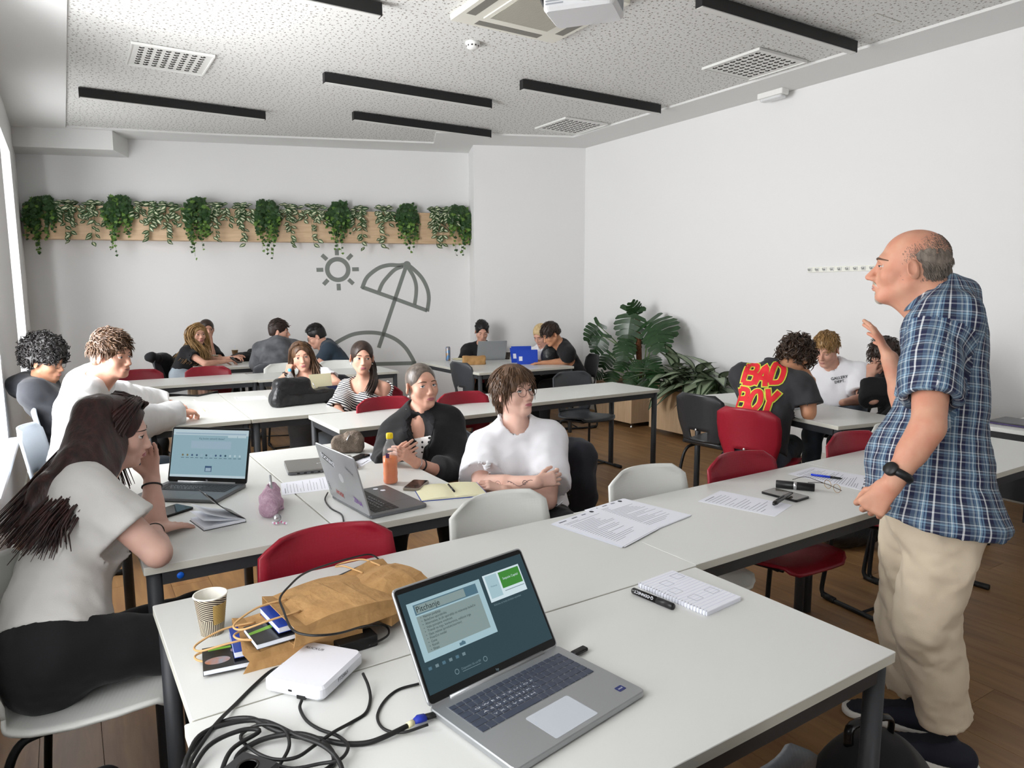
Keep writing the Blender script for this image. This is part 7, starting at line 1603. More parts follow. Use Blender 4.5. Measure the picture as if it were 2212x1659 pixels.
a, b = PT(1752, 1025, .006), PT(1820, 1034, .006); pn = thing('pen', 'blue and black ballpoint pen on the printed list', 'pen', V3(a[0], a[1], TZ)); o_ = V3(a[0], a[1], TZ); MB().tube([a-o_, a+(b-a)*.62-o_], .0048, 10).build('barrel', mat('pen_blue', '#1a3fd0', .3), pn); MB().tube([a+(b-a)*.62-o_, a+(b-a)*.9-o_, b-o_], [.0052, .0045, .001], 10).build('grip', BEZ, pn)

# --- second row of tables
# dark laptop with bright page
M = TR((.4585, 3.1675, TZ), rz=rad(-39.9)); Wl = .36
t, ld, Ms = laptop('dark grey laptop showing a pale blue search page beside the long haired woman', M, Wl, .24, .235, 105.5, GRYD, KEYB, KEYB)
scm = [em('page_blue', '#9dbfcb', .62), em('page_white', '#c4d9e2', .66), em('page_print', '#3f6a80', .4), em('page_icon', '#49688f', .5), em('page_bar', '#a9c2d4', .62), em('page_gold', '#8f8560', .5)]
mb = MB(); x0, x1, y0, y1 = -Wl/2+.008, Wl/2-.008, .022, .235-.010; SX = lambda f_: x0+(x1-x0)*f_; SY = lambda f_: y0+(y1-y0)*f_
def scr2():
    q_ = lambda a, b, c, d, z, mi: screen_quad(mb, SX(a), SY(b), SX(c), SY(d), z, mi)
    q_(0, 0, 1, 1, .0008, 0); q_(0, .88, 1, 1, .001, 1); q_(.03, .9, .97, .93, .0011, 4); q_(.25, .6, .78, .76, .001, 4); q_(.73, .84, .85, .88, .001, 1); q_(.86, .84, .97, .88, .001, 1); q_(.46, .12, .55, .24, .001, 3); q_(0, 0, 1, .05, .001, 1); q_(.47, .13, .54, .2, .0012, 4)
    text(mb, 'kaj', TR((SX(.52), SY(.81), .0012)), .0115, mi=2)
    for k_ in range(13): mb.lathe([(0, .0012), (.0045, .0012)], 12, TR((SX(.15+.063*k_), SY(.46), 0)), cap=False, mi=(5, 5, 3, 3, 4, 2, 4, 3, 3, 2, 1, 1, 1)[k_]); q_(.13+.063*k_, .40, .17+.063*k_, .41, .0012, 2)
on_screen(mb, Ms, scr2); mb.build('screen', scm, ld); mb = MB(); on_screen(mb, Ms, lambda: text(mb, 'hp', TR((0, .011, .0008)), .009)); mb.build('logo', PAPER, ld)
# stickered silver laptop, seen from its back
M = TR((.8627, 2.529, TZ), rz=rad(95.5)); Wl = .345
t, ld, Ms = laptop('silver laptop covered in stickers, its back turned to the long haired woman', M, Wl, .238, .231, 105, GRYD, GRY, KEYB, numpad=False)
mb = MB()
SB = Ms.copy(); SB = Ms @ TR((0, 0, -.0063)) @ np.diag([-1, 1, -1, 1.])
mb.lathe([(0, .0002), (.019, .0002)], 24, SB @ TR((0, .115, 0)), cap=False); mb.build('logo', mat('logo_pale', '#c8cacc', .3, .5), ld)
for key, x_, y_, sz, rz_, mt in (('rocs', -.085, .175, .024, -14, PAPER), ('star', .10, .165, .014, -20, PRINTD), ('crew', -.15, .05, .013, -80, PRINTD), ('hasan', -.06, .035, .026, -6, mat('sticker_red', '#b5453c', .5)), ('pur', .10, .04, .03, -6, mat('sticker_purple', '#7b4aa0', .5))):
    mb = MB(); 
    if key in ('rocs',): mb2 = MB(); mb2.box((-.045, -.014, 0), (.045, .014, .0002), SB @ TR((x_, y_, 0), rz=rad(rz_))); mb2.build('sticker', BEZ, ld)
    text(mb, key, SB @ TR((x_, y_, .0005), rz=rad(rz_)), sz); mb.build('sticker', mt, ld, label='lettered sticker')
cable('thin black cord leaving the stickered laptop', [(708, 1064), (702, 1080), (715, 1098), (738, 1112), (743, 1136)], .0028, hs=[.006, 0, 0, 0, 0])
for x_, y_ in ((.10, -.19), (.135, -.175)): MB().lathe([(0, .0154), (.012, .0154)], 5, np.array(TR((x_, y_, 0), rz=x_*40)), cap=False).build('sticker', PAPER, t)
# closed grey laptop
q = [(590, 993), (690, 982), (706, 1020), (622, 1028)]; P = [PT(*a_) for a_ in q]; o_ = sum(P)/4; cl = thing('laptop', 'closed grey laptop lying on the table behind the stickered one', 'laptop', o_); Mc = frame(P[3], P[2]-P[3], P[0]-P[3]); Mi = np.linalg.inv(TR(o_)) @ Mc; w_, d_ = .315, .225
MB().prism(rrect(0, 0, w_, d_, .01, 3), .002, .012, .001, Mi).build('base', GRYD, cl); MB().prism(rrect(0, 0, w_, d_, .01, 3), .0125, .02, .0015, Mi).build('lid', mat('laptop_bronze_grey', '#8d8c88', .35, .6), cl); mb = MB()
for sx_ in (-1, 1): mb.tube([(w_/2+sx_*.008+.009*math.cos(t_), d_/2+.007*math.sin(t_), .0202) for t_ in np.linspace(0, 2*math.pi, 16, endpoint=False)], .0008, 4, closed=True, M=Mi)
mb.build('logo', SILV, cl)
for k_ in range(5): MB().box((.04+k_*.03, -.0004, .004), (.052+k_*.03, .001, .009), Mi).build('port', BEZ, cl)
# half open notebook
q = [(403, 1108), (513, 1098), (532, 1128), (440, 1148)]; P = [PT(*a_) for a_ in q]; o_ = V3(*((P[0]+P[2])/2)); nb = thing('notebook', 'small dark notebook lying half open with white pages', 'notebook', o_); Mi = np.linalg.inv(TR(o_)) @ frame(P[3], P[2]-P[3], P[0]-P[3]); w_, d_ = float(np.linalg.norm(P[2]-P[3])), .15
MB().box((0, 0, 0), (w_, d_, .002), Mi).build('back_cover', BKB, nb); MB().box((.003, .003, .002), (w_-.002, d_-.003, .012), Mi).build('pages', BKP, nb)
for k_, (an_, mt, nm) in enumerate(((10, BKP, 'lifted_page'), (20, BKP, 'lifted_page'), (42, BKB, 'front_cover'))):
    rows = [[(w_-(w_)*t_*math.cos(rad(an_)*(.6+.4*t_)), y_, .012+w_*t_*math.sin(rad(an_))*(.7+.3*t_)) for y_ in (.002, d_-.002)] for t_ in np.linspace(0, 1, 6)]; MB().grid(np.array(rows), True, Mi, .0012).build(nm, mt, nb)
slab_phone('phone lying under the elbow of the long haired woman', [(352, 1122), (420, 1100), (410, 1094), (350, 1106)])
# pink pencil pouch
def soft(name, label, cat, prs, m_, vox=.005, noise=.003, nf=120, subs=(), smooth_=2, kindname='pouch_body'):
    lo, hi = bounds([p_[0] for p_ in prs], .02); F = Field(lo, hi, vox)
    for p_, k_ in prs: F.add(p_, k_)
    F.noise(noise, nf, len(label))
    for p_, k_ in subs: F.sub(p_, k_)
    c_ = (lo+hi)/2; o_ = V3(c_[0], c_[1], lo[2]+.02); F.cut(V3(0, 0, o_[2]+.0015), (0, 0, -1)); V_, Q_ = F.mesh(); t = thing(name, label, cat, o_); qobj(kindname, (smooth_mesh(V_, Q_, smooth_, .5), Q_), m_, t, o_); return t, o_, F
PINK = mat('pink_plush', '#b795a8', .95, noise=(60, '#c9aabb', 3), bump=(130, 1., .01))
pa_, pb_ = PT(583, 1118), PT(592, 1080); pz = (0, 0, .03)
t, o_, F = soft('pencil_pouch', 'fluffy pink pencil pouch with open zip and bead charm', 'pencil case', [(cap(PT(582, 1115)+pz, PT(590, 1078)+pz, .036, .03), .0), (boxp((PT(582, 1115)+PT(590, 1078))/2+V3(0, 0, .02), (.035, .06, .022)), .02), (cap(PT(578, 1100)+V3(0, 0, .055), PT(590, 1085)+V3(0, 0, .065), .016), .03)], PINK, .0045, .0025, 160, subs=[(ell(PT(588, 1090)+V3(0, 0, .088), V3(.012, .04, .03)), .004)])
MB().tube([PT(588, 1096)+V3(0, 0, .07)-o_, PT(586, 1078)+V3(0, 0, .095)-o_], .005, 8).build('pencil', GRY, t); MB().lathe([(0, .001), (.014, .001), (.014, -.001)], 16, frame(PT(597, 1117, .03)-V3(0, .012, 0)-o_, (1, 0, 0), (0, .2, 1))).build('zip_charm', SILV, t)
for k_ in range(9): MB().sphere(PT(590+k_*3.6, 1129+1.6*math.sin(k_), .006)-o_, .0042, 8, 6).build('bead', mat('bead_pink', '#d27ba0', .4) if k_ % 2 else PAPER, t)
sheet('printed sheet lying between the two front laptops', [(610, 1070), (606, 1044), (716, 1028), (724, 1056)], lines=12)
# bottle with orange drink
GLASSB = bpy.data.materials.new('clear_plastic'); GLASSB.use_nodes = True; N_, L_, B_ = nodes_of(GLASSB); B_.inputs['Base Color'].default_value = (.93, .95, .96, 1); B_.inputs['Roughness'].default_value = .08; B_.inputs['Transmission Weight'].default_value = .0; B_.inputs['Alpha'].default_value = .14; B_.inputs['IOR'].default_value = 1.3
ORANGE = mat('orange_drink', '#e06a00', .25, noise=(30, '#ea7a10', 2))
def bottle(label, p, s=1., liq=.105, m_liq=ORANGE, capc='#f0cf10', rad_=.032, h=.215, lab=True):
    t = thing('bottle', label, 'bottle', p); pr = [(0.001, .002), (rad_*.85, .002), (rad_, .012), (rad_*.96, .03), (rad_, .045), (rad_*.95, .065), (rad_, .09), (rad_, .13), (rad_*.9, .155), (.014, .188), (.0125, .20), (.0125, .206)]; pr = [(a_*s, b_*s*h/.215) for a_, b_ in pr]; MB().lathe(pr, 28, cap=False).build('bottle_wall', GLASSB, t)
    if m_liq: l_ = [(a_*.96, max(b_, .004)) for a_, b_ in pr if b_ < liq*s]; MB().lathe([(0.0001, .004)]+l_[1:]+[(l_[-1][0], liq*s), (0.0001, liq*s)], 28, cap=False).build('liquid', m_liq, t)
    MB().lathe([(.0145*s, .197*s*h/.215), (.0148*s, .2*s*h/.215), (.0148*s, .217*s*h/.215), (.013*s, .22*s*h/.215), (0, .22*s*h/.215)], 20).build('cap', mat('cap'+capc, capc, .4), t)
    if lab: tocam = math.atan2(-p[1], -p[0]); MB().lathe([(rad_*s*1.004, .118), (rad_*s*1.004, .138)], 8, TR(rz=tocam-.35), a0=-.25, a1=.25, cap=False).build('label', mat('label_purple', '#5a3560', .5), t)
    return t
bottle('plastic bottle of orange drink with yellow cap', PT(844, 1044), 1.0, .118)
slab_phone('phone in a clear bumper case next to the open notebook', [(869, 1060), (905, 1062), (908, 1042), (873, 1041)], scr='#0d0d0f', case=mat('case_clear_brown', '#8f8577', .3), th=.012)
# open notebook with pen
def open_book(label, c_, xd, w_, d_, cover, page, name='notebook'):
    M_ = frame(c_, xd, np.cross((0, 0, 1), xd)); t = thing(name, label, 'notebook', c_); t.matrix_local = Matrix(M_.tolist()); MB().box((-w_-.003, -d_/2-.003, 0), (w_+.003, d_/2+.003, .0025)).build('cover', cover, t)
    for s in (-1, 1):
        rows = [[(s*w_*f_, y_, .0025+.011*math.sin(math.pi*min(1, f_*.9+.1))**.6*(1-.45*f_)) for y_ in (-d_/2, d_/2)] for f_ in np.linspace(0, 1, 9)]; A_ = np.array(rows); A_ = A_ if s < 0 else A_[::-1]; MB().grid(A_[::-1] if False else A_, True, None, 0).build('page_block', page, t)
        MB().add([(0, -d_/2, .0025), (s*w_, -d_/2, .0025)]+[tuple(rows[k_][0]) for k_ in range(8, -1, -1)], [tuple(range(11)) if s > 0 else tuple(range(10, -1, -1))]).build('page_edge', page, t)
    return t
nbk = open_book('open cream notebook with a pen in its fold', (PT(978, 1078)+PT(968, 1048))/2, PT(1052, 1058)-PT(912, 1070), .135, .20, BKBL, YPAGE)
MB().tube([(.004, -.06, .018), (.002, .05, .018)], .004, 8).build('pen', BEZ, nbk)
# brown plush pouch, papers, phone by the blazer woman
BRWN = mat('brown_plush', '#75685c', .95, noise=(70, '#85786b', 3), bump=(150, 1., .01)); c_ = PT(752, 976)
t, o_, F = soft('plush_pouch', 'greyish brown plush pouch lying behind the stickered laptop', 'pencil case', [(boxp(c_+V3(.0, 0, .04), (.08, .045, .042), np.array(Matrix.Rotation(rad(-25), 3, 'Z')), .025), .0), (boxp(c_+V3(.03, .01, .075), (.035, .035, .03), np.array(Matrix.Rotation(rad(-20), 3, 'Y')), .02), .03)], BRWN, .005, .004, 110); MB().tube([c_+V3(-.02, -.045, .07)-o_, c_+V3(.0, -.03, .095)-o_], .0035, 6).build('zip', SILV, t)
sheet('loose printed sheet in front of the blazer woman', [(768, 1015), (745, 1002), (800, 978), (822, 984)], lines=8)
sheet('small folded white sheet near the brown pouch', [(765, 1000), (772, 985), (795, 994), (782, 1002)], .002, lines=2)
slab_phone('dark phone lying by the brown plush pouch', [(742, 998), (763, 1000), (772, 984), (752, 982)])
# --- third row
q = [(365, 852), (380, 846), (466, 848), (425, 857)]; sheet_ = slab_phone('black tablet folder lying in front of the boy in the white hoodie', [(362, 854), (428, 857), (467, 848), (382, 845)], th=.014, scr='#26282a'); sheet_['category'] = 'tablet'
sheet('sheet of paper under the writing hands', [(440, 895), (415, 868), (485, 870), (470, 882)], lines=6)
sheet('printed sheet on the table left of the black bag', [(505, 858), (512, 866), (578, 862), (572, 855)], lines=8)
a = PT(430, 884, .03); pn2 = thing('pencil', 'pale pencil held by the boy in the white hoodie', 'pencil', a); MB().tube([V3(-.02, .05, .06), V3(.03, -.05, -.01)], .004, 8).build('shaft', YPAGE, pn2)
LEATH = mat('black_leather', '#17181a', .38, bump=(55, .5, .01)); c_ = PT(655, 872)
ex = nrm(PT(735, 868)-PT(590, 884)); ey_ = np.cross((0, 0, 1), ex); Rb = np.stack([ex, ey_, V3(0, 0, 1)], 1)
t, o_, F = soft('handbag', 'slouchy black leather handbag standing on the table', 'bag', [(boxp(c_+V3(0, 0, .045), (.235, .075, .055), Rb, .03), .0), (boxp(c_-ex*.08+V3(0, 0, .12), (.14, .06, .075), Rb, .04), .04), (cap(c_-ex*.2+V3(0, 0, .05), c_-ex*.14+V3(0, 0, .16), .05, .04), .04)], LEATH, .0075, .007, 45, kindname='bag_body')
MB().tube([c_+ex*.045-ey_*.075+V3(0, 0, .16)-o_, c_+ex*.06-ey_*.09+V3(0, 0, .12)-o_], .003, 6).build('zip_pull', SILV, t); MB().tube(catmull([c_-ex*.22-ey_*.06+V3(0, 0, .09)-o_, c_-ex*.1-ey_*.078+V3(0, 0, .085)-o_, c_+ex*.1-ey_*.08+V3(0, 0, .08)-o_, c_+ex*.23-ey_*.05+V3(0, 0, .08)-o_], 5), .003, 5).build('seam', BEZ, t)
bottle('clear water bottle with light blue cap behind the black handbag', PT(628, 852), .95, m_liq=None, capc='#4fa9e0', lab=False)
bo = c_+ex*.2+ey_*.09; t = thing('folder', 'cream paper standing up behind the black handbag', 'paper', V3(bo[0], bo[1], TZ)); MB().box((-.09, 0, 0), (.09, .002, .20), frame((0, 0, 0), ex, ey_) @ TR(rx=rad(-12))).build('page', YPAGE, t)
bo = c_+ex*.27+ey_*.04; t = thing('folder', 'navy folder leaning behind the black handbag', 'folder', V3(bo[0], bo[1], TZ)); MB().box((-.1, 0, 0), (.1, .006, .12), frame((0, 0, 0), ex, ey_) @ TR(rx=rad(-35))).build('cover', mat('folder_navy', '#1a2346', .4), t)
# --- back left table
papercup('paper_cup', 'tan paper cup in front of the blonde girl', PX(465, 784, z=TZ), m_=mat('cup_tan', '#8f7a55', .6, noise=(60, '#b8a880', 2)))
t = papercup('paper_cup', 'brown paper cup with a straw far back on the left table', PX(508, 771, z=TZ), m_=mat('cup_brown', '#7a5c3c', .6)); MB().tube([(0, 0, .02), (.004, 0, .15)], .003, 6).build('straw', PAPER, t)
t, o_, F = soft('jacket', 'black jacket lying in a heap on the back left table', 'jacket', [(ell(PX(535, 778, z=TZ)+V3(0, 0, .04), V3(.2, .12, .06)), 0), (ell(PX(550, 774, z=TZ)+V3(0, 0, .05), V3(.1, .1, .08)), .05)], C_BLK, .011, .01, 40, kindname='jacket_body')
pB = bg.W[1]+nrm(bg.W[1]-bg.E[1])*.13; t = thing('phone', 'phone held by the blonde girl', 'phone', pB); MB().rbox((-.035, -.07, 0), (.035, .07, .009), .008, .001, M=TR(rz=rad(30), rx=rad(25))).build('casing', BEZ, t)
# --- paired tables at the back right
CANM = mat('can_print', '#4f8fc4', .3, .5, noise=(25, '#b58a3a', 2)); p = PX(968, 779, z=TZ); t = thing('drink_can', 'slim blue and orange drink can on the left paired table', 'can', p); MB().lathe([(.022, 0), (.027, .005), (.028, .012), (.028, .155), (.022, .165)], 24).build('can_body', CANM, t); MB().lathe([(.0225, .165), (.0225, .168), (.02, .166), (0.0001, .166)], 20).build('can_lid', SILV, t)
open_book('open notebook lying left of the grey laptop', PX(1002, 776, z=TZ), (1, -.2, 0), .13, .18, BKB, YPAGE)
t, o_, F = soft('paper_bag', 'small crumpled brown paper bag on the paired tables', 'bag', [(boxp(PX(1024, 787, z=TZ)+V3(0, 0, .045), (.13, .07, .05), np.stack([nrm(V3(1, -.5, 0)), nrm(V3(.5, 1, 0)), V3(0, 0, 1)], 1), .015), 0)], KRAFT, .009, .006, 70, kindname='bag_body', smooth_=1)
M = np.eye(4); xd = nrm(PX(1030, 779, z=TZ)-PX(1090, 777, z=TZ)); M[:3, 0] = xd; M[:3, 1] = np.cross((0, 0, 1), xd); M[:3, 3] = PX(1061, 778, z=TZ); t, ld, Ms = laptop('open grey laptop seen from its back in front of the boy by the pillar', M, .36, .24, .235, 108, GRY, mat('laptop_lid_grey', '#a3a7a8', .4, .4), KEYB, keys=False)
papercup('paper_cup', 'dark paper cup beside the grey laptop at the back', PX(1096, 776, z=TZ), m_=mat('cup_dark', '#2a2523', .5, noise=(50, '#5a5048', 2)))
FB = mat('folder_blue', '#1f46b8', .45); 
for (u_, v_, hh, lab) in ((1127, 783, .19, 'taller blue folder standing on the paired tables'), (1140, 787, .165, 'shorter blue folder standing in front of the other blue folder')):
    p = PX(u_, v_, z=TZ); t = thing('folder', lab, 'folder', p); xd = nrm(V3(1, -.35, 0)); M_ = frame((0, 0, 0), xd, np.cross((0, 0, 1), xd)); MB().box((-.12, 0, 0), (.12, .004, hh), M_ @ TR(rx=rad(-8))).build('front_cover', FB, t); MB().box((-.12, 0, 0), (.12, .004, hh), M_ @ TR(rx=rad(-30))).build('back_cover', FB, t); MB().box((-.10, -.001, hh*.25), (-.06, 0, hh*.55), M_ @ TR(rx=rad(-8))).build('print', PAPER, t)
t, o_, F = soft('backpack', 'black leather backpack on the lap of the leaning boy', 'backpack', [(ell(V(1190, 770, d=8.12), V3(.12, .1, .16)), 0)], LEATH, .011, .006, 40, kindname='bag_body')
sheet('loose sheet by the blue folders', [(1112, 781), (1100, 778), (1112, 775), (1124, 777)], lines=3)
# --- table with the bent boy
bkb = booklet('dark book under the arms of the boy with the red lettering', frame(PX(1702, 888, z=TZ), (1, .1, 0), (-.1, 1, 0)), .2, .15, .012, mat('book_purple', '#2a2036', .5), name='book')
# ------------------------------------------------------------------ teacher desk with laptop at the right edge
dk = thing('desk', 'dark desk with drawers and white top at the right edge of the picture', 'desk', (5.2, 1.6, 0)); TB_ = mat('desk_black', '#131315', .5)
MB().prism([(-.52, -.8), (.6, -.8), (.6, .45), (-.52, .45)], TZ-.025, TZ, .002).build('desktop', TOPM, dk); MB().box((-.5, -.75, .32), (-.48, .42, TZ-.025)).build('modesty_panel', TB_, dk)
MB().box((.05, -.7, .04), (.55, .42, .62)).build('drawer_unit', TB_, dk)
for k_ in range(2):
    for y_ in (-.45, .0): 
        d_ = MB().box((.04, y_-.2, .08+k_*.27), (.05, y_+.2, .32+k_*.27)).build('drawer', TB_, dk); MB().tube(catmull([(.04, y_-.05, .25+k_*.27), (.022, y_-.04, .25+k_*.27), (.022, y_+.04, .25+k_*.27), (.04, y_+.05, .25+k_*.27)], 3), .005, 6).build('handle', SILV, d_)
for x_ in (-.47, .55):
    for y_ in (-.75, .4): MB().lathe([(.02, 0), (.02, TZ-.026)], 10, TR((x_, y_, 0))).build('leg', STEEL, dk)
p = PX(2190, 921, z=TZ); t = thing('laptop', 'closed dark laptop on the desk at the right edge', 'laptop', p); MB().prism(rrect(-.02, -.2, .22, .14, .01, 3), .002, .011, .001).build('base', mat('laptop_purple', '#3b2d5a', .4), t); MB().prism(rrect(-.02, -.2, .22, .14, .01, 3), .0115, .019, .0015).build('lid', mat('laptop_lid_black', '#3a393c', .35), t)
# ------------------------------------------------------------------ bags on the floor and jackets on chairs
c_ = PX(1885, 1745, z=.0); c_ = V3(1.69, .93, 0)
t, o_, F = soft('backpack', 'black backpack with top handle on the floor under the nearest table', 'backpack', [(ell(c_+V3(0, 0, .19), V3(.2, .15, .235)), 0), (boxp(c_+V3(0, 0, .1), (.19, .14, .1), None, .05), .05)], cloth('backpack_black', '#141416'), .01, .004, 40, kindname='bag_body')
MB().tube(catmull([c_+V3(-.07, .03, .40)-o_, c_+V3(-.055, .03, .455)-o_, c_+V3(.055, .0, .455)-o_, c_+V3(.07, 0, .40)-o_], 5), .012, 8, flat=.5).build('handle', BEZ, t); MB().tube(catmull([c_+V3(-.05, -.158, .26)-o_, c_+V3(-.05, -.165, .2)-o_, c_+V3(-.03, -.165, .2)-o_, c_+V3(-.03, -.158, .26)-o_], 4), .003, 6).build('zip_pull', SILV, t)
c_ = PX(1845, 1190, z=0); soft('bag', 'black bag lying on the floor beneath the table by the man', 'bag', [(ell(c_+V3(.05, .1, .09), V3(.2, .13, .1)), 0), (ell(c_+V3(.15, .05, .07), V3(.12, .1, .07)), .04)], LEATH, .011, .006, 40, kindname='bag_body')
c_ = V3(-.12, 2.0, 0); t, o_, F = soft('backpack', 'black backpack on the floor under the chair of the long haired woman', 'backpack', [(boxp(c_+V3(0, 0, .15), (.17, .12, .15), None, .06), 0)], mat('backpack_dark', '#121318', .6), .011, .006, 40, kindname='bag_body'); MB().tube(catmull([c_+V3(-.1, -.12, .28)-o_, c_+V3(-.12, -.16, .15)-o_, c_+V3(-.1, -.13, .04)-o_], 5), .012, 6, flat=.4).build('strap', BEZ, t)
# chairs of the seated people
def chair_under(o, label, back=.02, m=None, heading=None):
    h = math.degrees(math.atan2(o.f[1]*1., o.f[0])) if heading is None else heading; d_ = V3(math.cos(rad(h)), math.sin(rad(h)), 0); return chair(label, o.P[:2]+d_[:2]*back, h, m)
chair_under(fw, 'white chair on which the long haired woman sits', .10, CWH, -15)
chair_under(bw, 'pale grey chair on which the woman in the blazer sits', .03, CLG)
chair_under(wt, 'red chair of the short haired woman with a dark jacket over it', .03)
chair_under(hd, 'grey chair on which the boy in the white hoodie sits', .0, CLG)
chair_under(af, 'grey chair on which the boy with black curly hair sits', .0, CLG)
chair_under(bg, 'dark chair under the blonde girl, black jacket on its back', .0, CG)
chair_under(sg, 'chair on which the girl behind the blonde girl sits', .0, CG)
chair_under(gh, 'chair on which the boy in the camouflage hoodie sits', .0, CG)
chair_under(db, 'chair on which the boy in the slate blue tee sits', .0, CG)
chair_under(lg, 'chair on which the girl leaning on her hand sits', .0, CG)
chair_under(st, 'red chair on which the girl in the striped top sits', .02)
chair_under(bk, 'red chair on which the boy by the pillar sits', .0)
chair_under(bl, 'chair on which the hidden blond boy sits', .0, CG)
chair_under(rb, 'black chair on which the leaning boy at the back sits', .0, CK)
chair_under(ga_, 'chair on which the boy with the chest lettering sits', .0, CG)
chair_under(hp, 'chair on which the dark haired person behind the man sits', .0, CG)
p = PX(2150, 1092, z=.45); chair('white chair behind the standing man, only its seat edge showing', (p[0]-.25, p[1]+.22), -90, CWH)
p = PX(1640, 1668, z=.83); chair('dark grey chair in front of the nearest table, only its top showing', (p[0], p[1]+.262), 78, CG)
# jackets hung over chair backs
JK = cloth('jacket_anthracite', '#26272d', '#2e3037')
bb_ = V3(wt.P[0], wt.P[1], 0)-wt.f*V3(1, 1, 0)*.27+wt.r*(-.12)-V3(0, 0, .11); soft('jacket', 'anthracite jacket draped over the chair of the short haired woman', 'jacket', [(cap(bb_+V3(0, 0, .80)-wt.r*.2, bb_+V3(0, 0, .80)+wt.r*.2, .055), 0), (cap(bb_+V3(0, 0, .75)-wt.r*.2, bb_+V3(0, 0, .35)-wt.r*.22, .09, .07), .06), (cap(bb_+V3(0, 0, .75)+wt.r*.15, bb_+V3(0, 0, .4)+wt.r*.15, .06), .06)], JK, .01, .011, 40, kindname='jacket_body')
bb_ = V3(bg.P[0], bg.P[1], 0)-bg.f*V3(1, 1, 0)*.28; soft('jacket', 'black jacket hung over the chair behind the blonde girl', 'jacket', [(cap(bb_+V3(0, 0, .82)-bg.r*.17, bb_+V3(0, 0, .82)+bg.r*.17, .06), 0), (cap(bb_+V3(0, 0, .8)-bg.r*.12, bb_+V3(0, 0, .5)-bg.r*.14, .11, .08), .06)], C_BLK, .013, .01, 40, kindname='jacket_body')

# ------------------------------------------------------------------ lettering on shirts (laid on the cloth)
from mathutils.bvhtree import BVHTree
def print_on(o, keys_, M, m_, name='lettering', off=.004, sub=0):
    """project flat lettering (in frame M, looking along -z of M) onto the shirt"""
    keepf = []; V_, Q_ = o.topmesh; tree = BVHTree.FromPolygons([tuple(a_) for a_ in V_], [tuple(int(i) for i in q_) for q_ in Q_]); mb = MB()
    for key, x_, y_, sx_, sy_, rz_ in keys_:
        if isinstance(key, str): v_, f_ = _TXT[key]
        else: v_, f_ = key
        v_ = v_.copy(); v_[:, 0] *= sx_; v_[:, 1] *= sy_
        bm = bmesh.new(); vs_ = [bm.verts.new(a_) for a_ in v_]
        for q_ in f_:
            try: bm.faces.new([vs_[i] for i in q_])
            except Exception: pass
        bmesh.ops.triangulate(bm, faces=bm.faces)
        for _ in range(sub):
            ed = [e_ for e_ in bm.edges if e_.calc_length() > .02]
            if ed: bmesh.ops.subdivide_edges(bm, edges=ed, cuts=1); bmesh.ops.triangulate(bm, faces=bm.faces)
        bm.verts.index_update(); vv_ = np.array([tuple(a_.co) for a_ in bm.verts]); ff_ = [tuple(a_.index for a_ in q_.verts) for q_ in bm.faces]; bm.free()
        R_ = np.array(Matrix.Rotation(rad(rz_), 3, 'Z')); vv_ = vv_ @ R_.T+V3(x_, y_, 0); W_ = vv_ @ M[:3, :3].T+M[:3, 3]; d_ = Vector(-M[:3, 2]); out = []; miss = set()
        for pi_, p_ in enumerate(W_):
            h_, n_, i_, t_ = tree.ray_cast(Vector(p_)-d_*.25, d_, .6)
            if not h_ or t_ > .46: miss.add(pi_)
            out.append(np.array(h_)-np.array(d_)*off if h_ else p_)
        mb.add(np.array(out)-o.org, [q_ for q_ in ff_ if not any(i in miss for i in q_)], False)
    return mb.build(name, m_, o.root)
bc = bb.P+(bb.N-bb.P)*.66; zb = -bb.f; Mb = frame(bc-bb.f*.15, np.cross(bb.u, zb), bb.u)
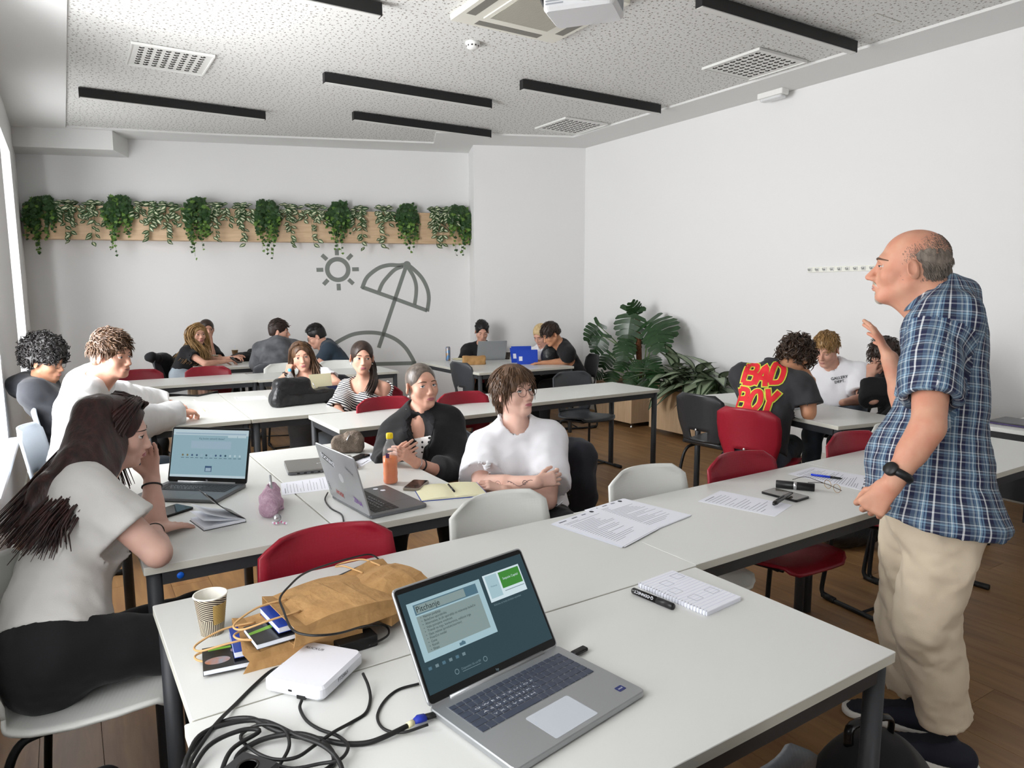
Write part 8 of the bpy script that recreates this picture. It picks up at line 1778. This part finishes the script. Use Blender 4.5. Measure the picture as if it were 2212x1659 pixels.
def blob_letters(grow):
    """chunky hand drawn letters as thick strokes"""
    L_ = {'B': [[(0, 0), (0, 1)], [(0, 1), (.5, .95), (.52, .6), (.05, .52)], [(.05, .52), (.62, .48), (.6, .05), (0, 0)]], 'A': [[(0, 0), (.3, 1), (.62, 0)], [(.12, .36), (.5, .36)]], 'D': [[(0, 0), (0, 1), (.5, .85), (.55, .2), (0, 0)]], 'O': [[(.3, 0), (0, .35), (.1, .9), (.45, 1), (.62, .5), (.3, 0)]], 'Y': [[(0, 1), (.3, .5), (.65, 1)], [(.3, .5), (.28, -.15)]]}
    pieces = []
    for word, yy, xs in (('BAD', .12, (-.115, -.03, .06)), ('BOY', -.075, (-.125, -.03, .065))):
        for ch, x_ in zip(word, xs):
            pieces.append([])
            for st_ in L_[ch]:
                p_ = catmull([(x_+a_*.115, yy-.075+b_*.15+.02*math.sin(x_*22), 0) for a_, b_ in st_], 4) if len(st_) > 2 else np.array([(x_+a_*.115, yy-.075+b_*.15+.02*math.sin(x_*22), 0) for a_, b_ in np.array([st_[0], (np.array(st_[0])+st_[1])/2, st_[1]])])
                t_ = np.gradient(p_, axis=0); t_ /= np.linalg.norm(t_, axis=1)[:, None]+1e-9; n_ = np.stack([-t_[:, 1], t_[:, 0], 0*t_[:, 0]], 1); wd_ = .0165+grow; k_ = len(p_); p_[0] -= t_[0]*grow; p_[-1] += t_[-1]*grow
                pieces[-1].append((np.concatenate([p_+n_*wd_, p_-n_*wd_]), [(i, i+1, k_+i+1, k_+i) for i in range(k_-1)]))
    return pieces
RED = mat('print_red', '#d8242f', .7); LIME = mat('print_lime', '#cfd64a', .7)
for lt_ in blob_letters(.008): print_on(bb, [(pc_, -.045, .04, .95, .95, -4) for pc_ in lt_], Mb, LIME, 'letter_outline', .004, 1)
for lt_ in blob_letters(.0): print_on(bb, [(pc_, -.045, .04, .95, .95, -4) for pc_ in lt_], Mb, RED, 'letter', .007, 1)
gc_ = ga_.P+(ga_.N-ga_.P)*.63; Mg = frame(gc_+ga_.f*.2, np.cross(ga_.u, ga_.f), ga_.u); print_on(ga_, [('gal', .045, .05, .029, .029, 0)], Mg, PRINTD, 'lettering', .004)
dc_ = db.P+(db.N-db.P)*.78; Md = frame(dc_-db.f*.15, np.cross(db.u, -db.f), db.u); print_on(db, [('back1', 0, 0, .055, .055, 0)], Md, PAPER, 'lettering', .004)

# lapels of the blazer
lc_ = bw.P+(bw.N-bw.P)*.66; Ml = frame(lc_+bw.f*.2, np.cross(bw.u, bw.f), bw.u)
for s in (-1, 1):
    pl_ = np.array([(s*x_, y_, 0) for x_, y_ in ((.032, .16), (.075, .125), (.085, .085), (.066, .075), (.078, .05), (.02, -.10), (.014, -.09), (.04, .05))]); print_on(bw, [((pl_, [tuple(range(8)) if s < 0 else tuple(range(7, -1, -1))]), 0, 0, 1, 1, 0)], Ml, mat('lapel_black', '#19191c', .95), 'lapel', .006, 2)
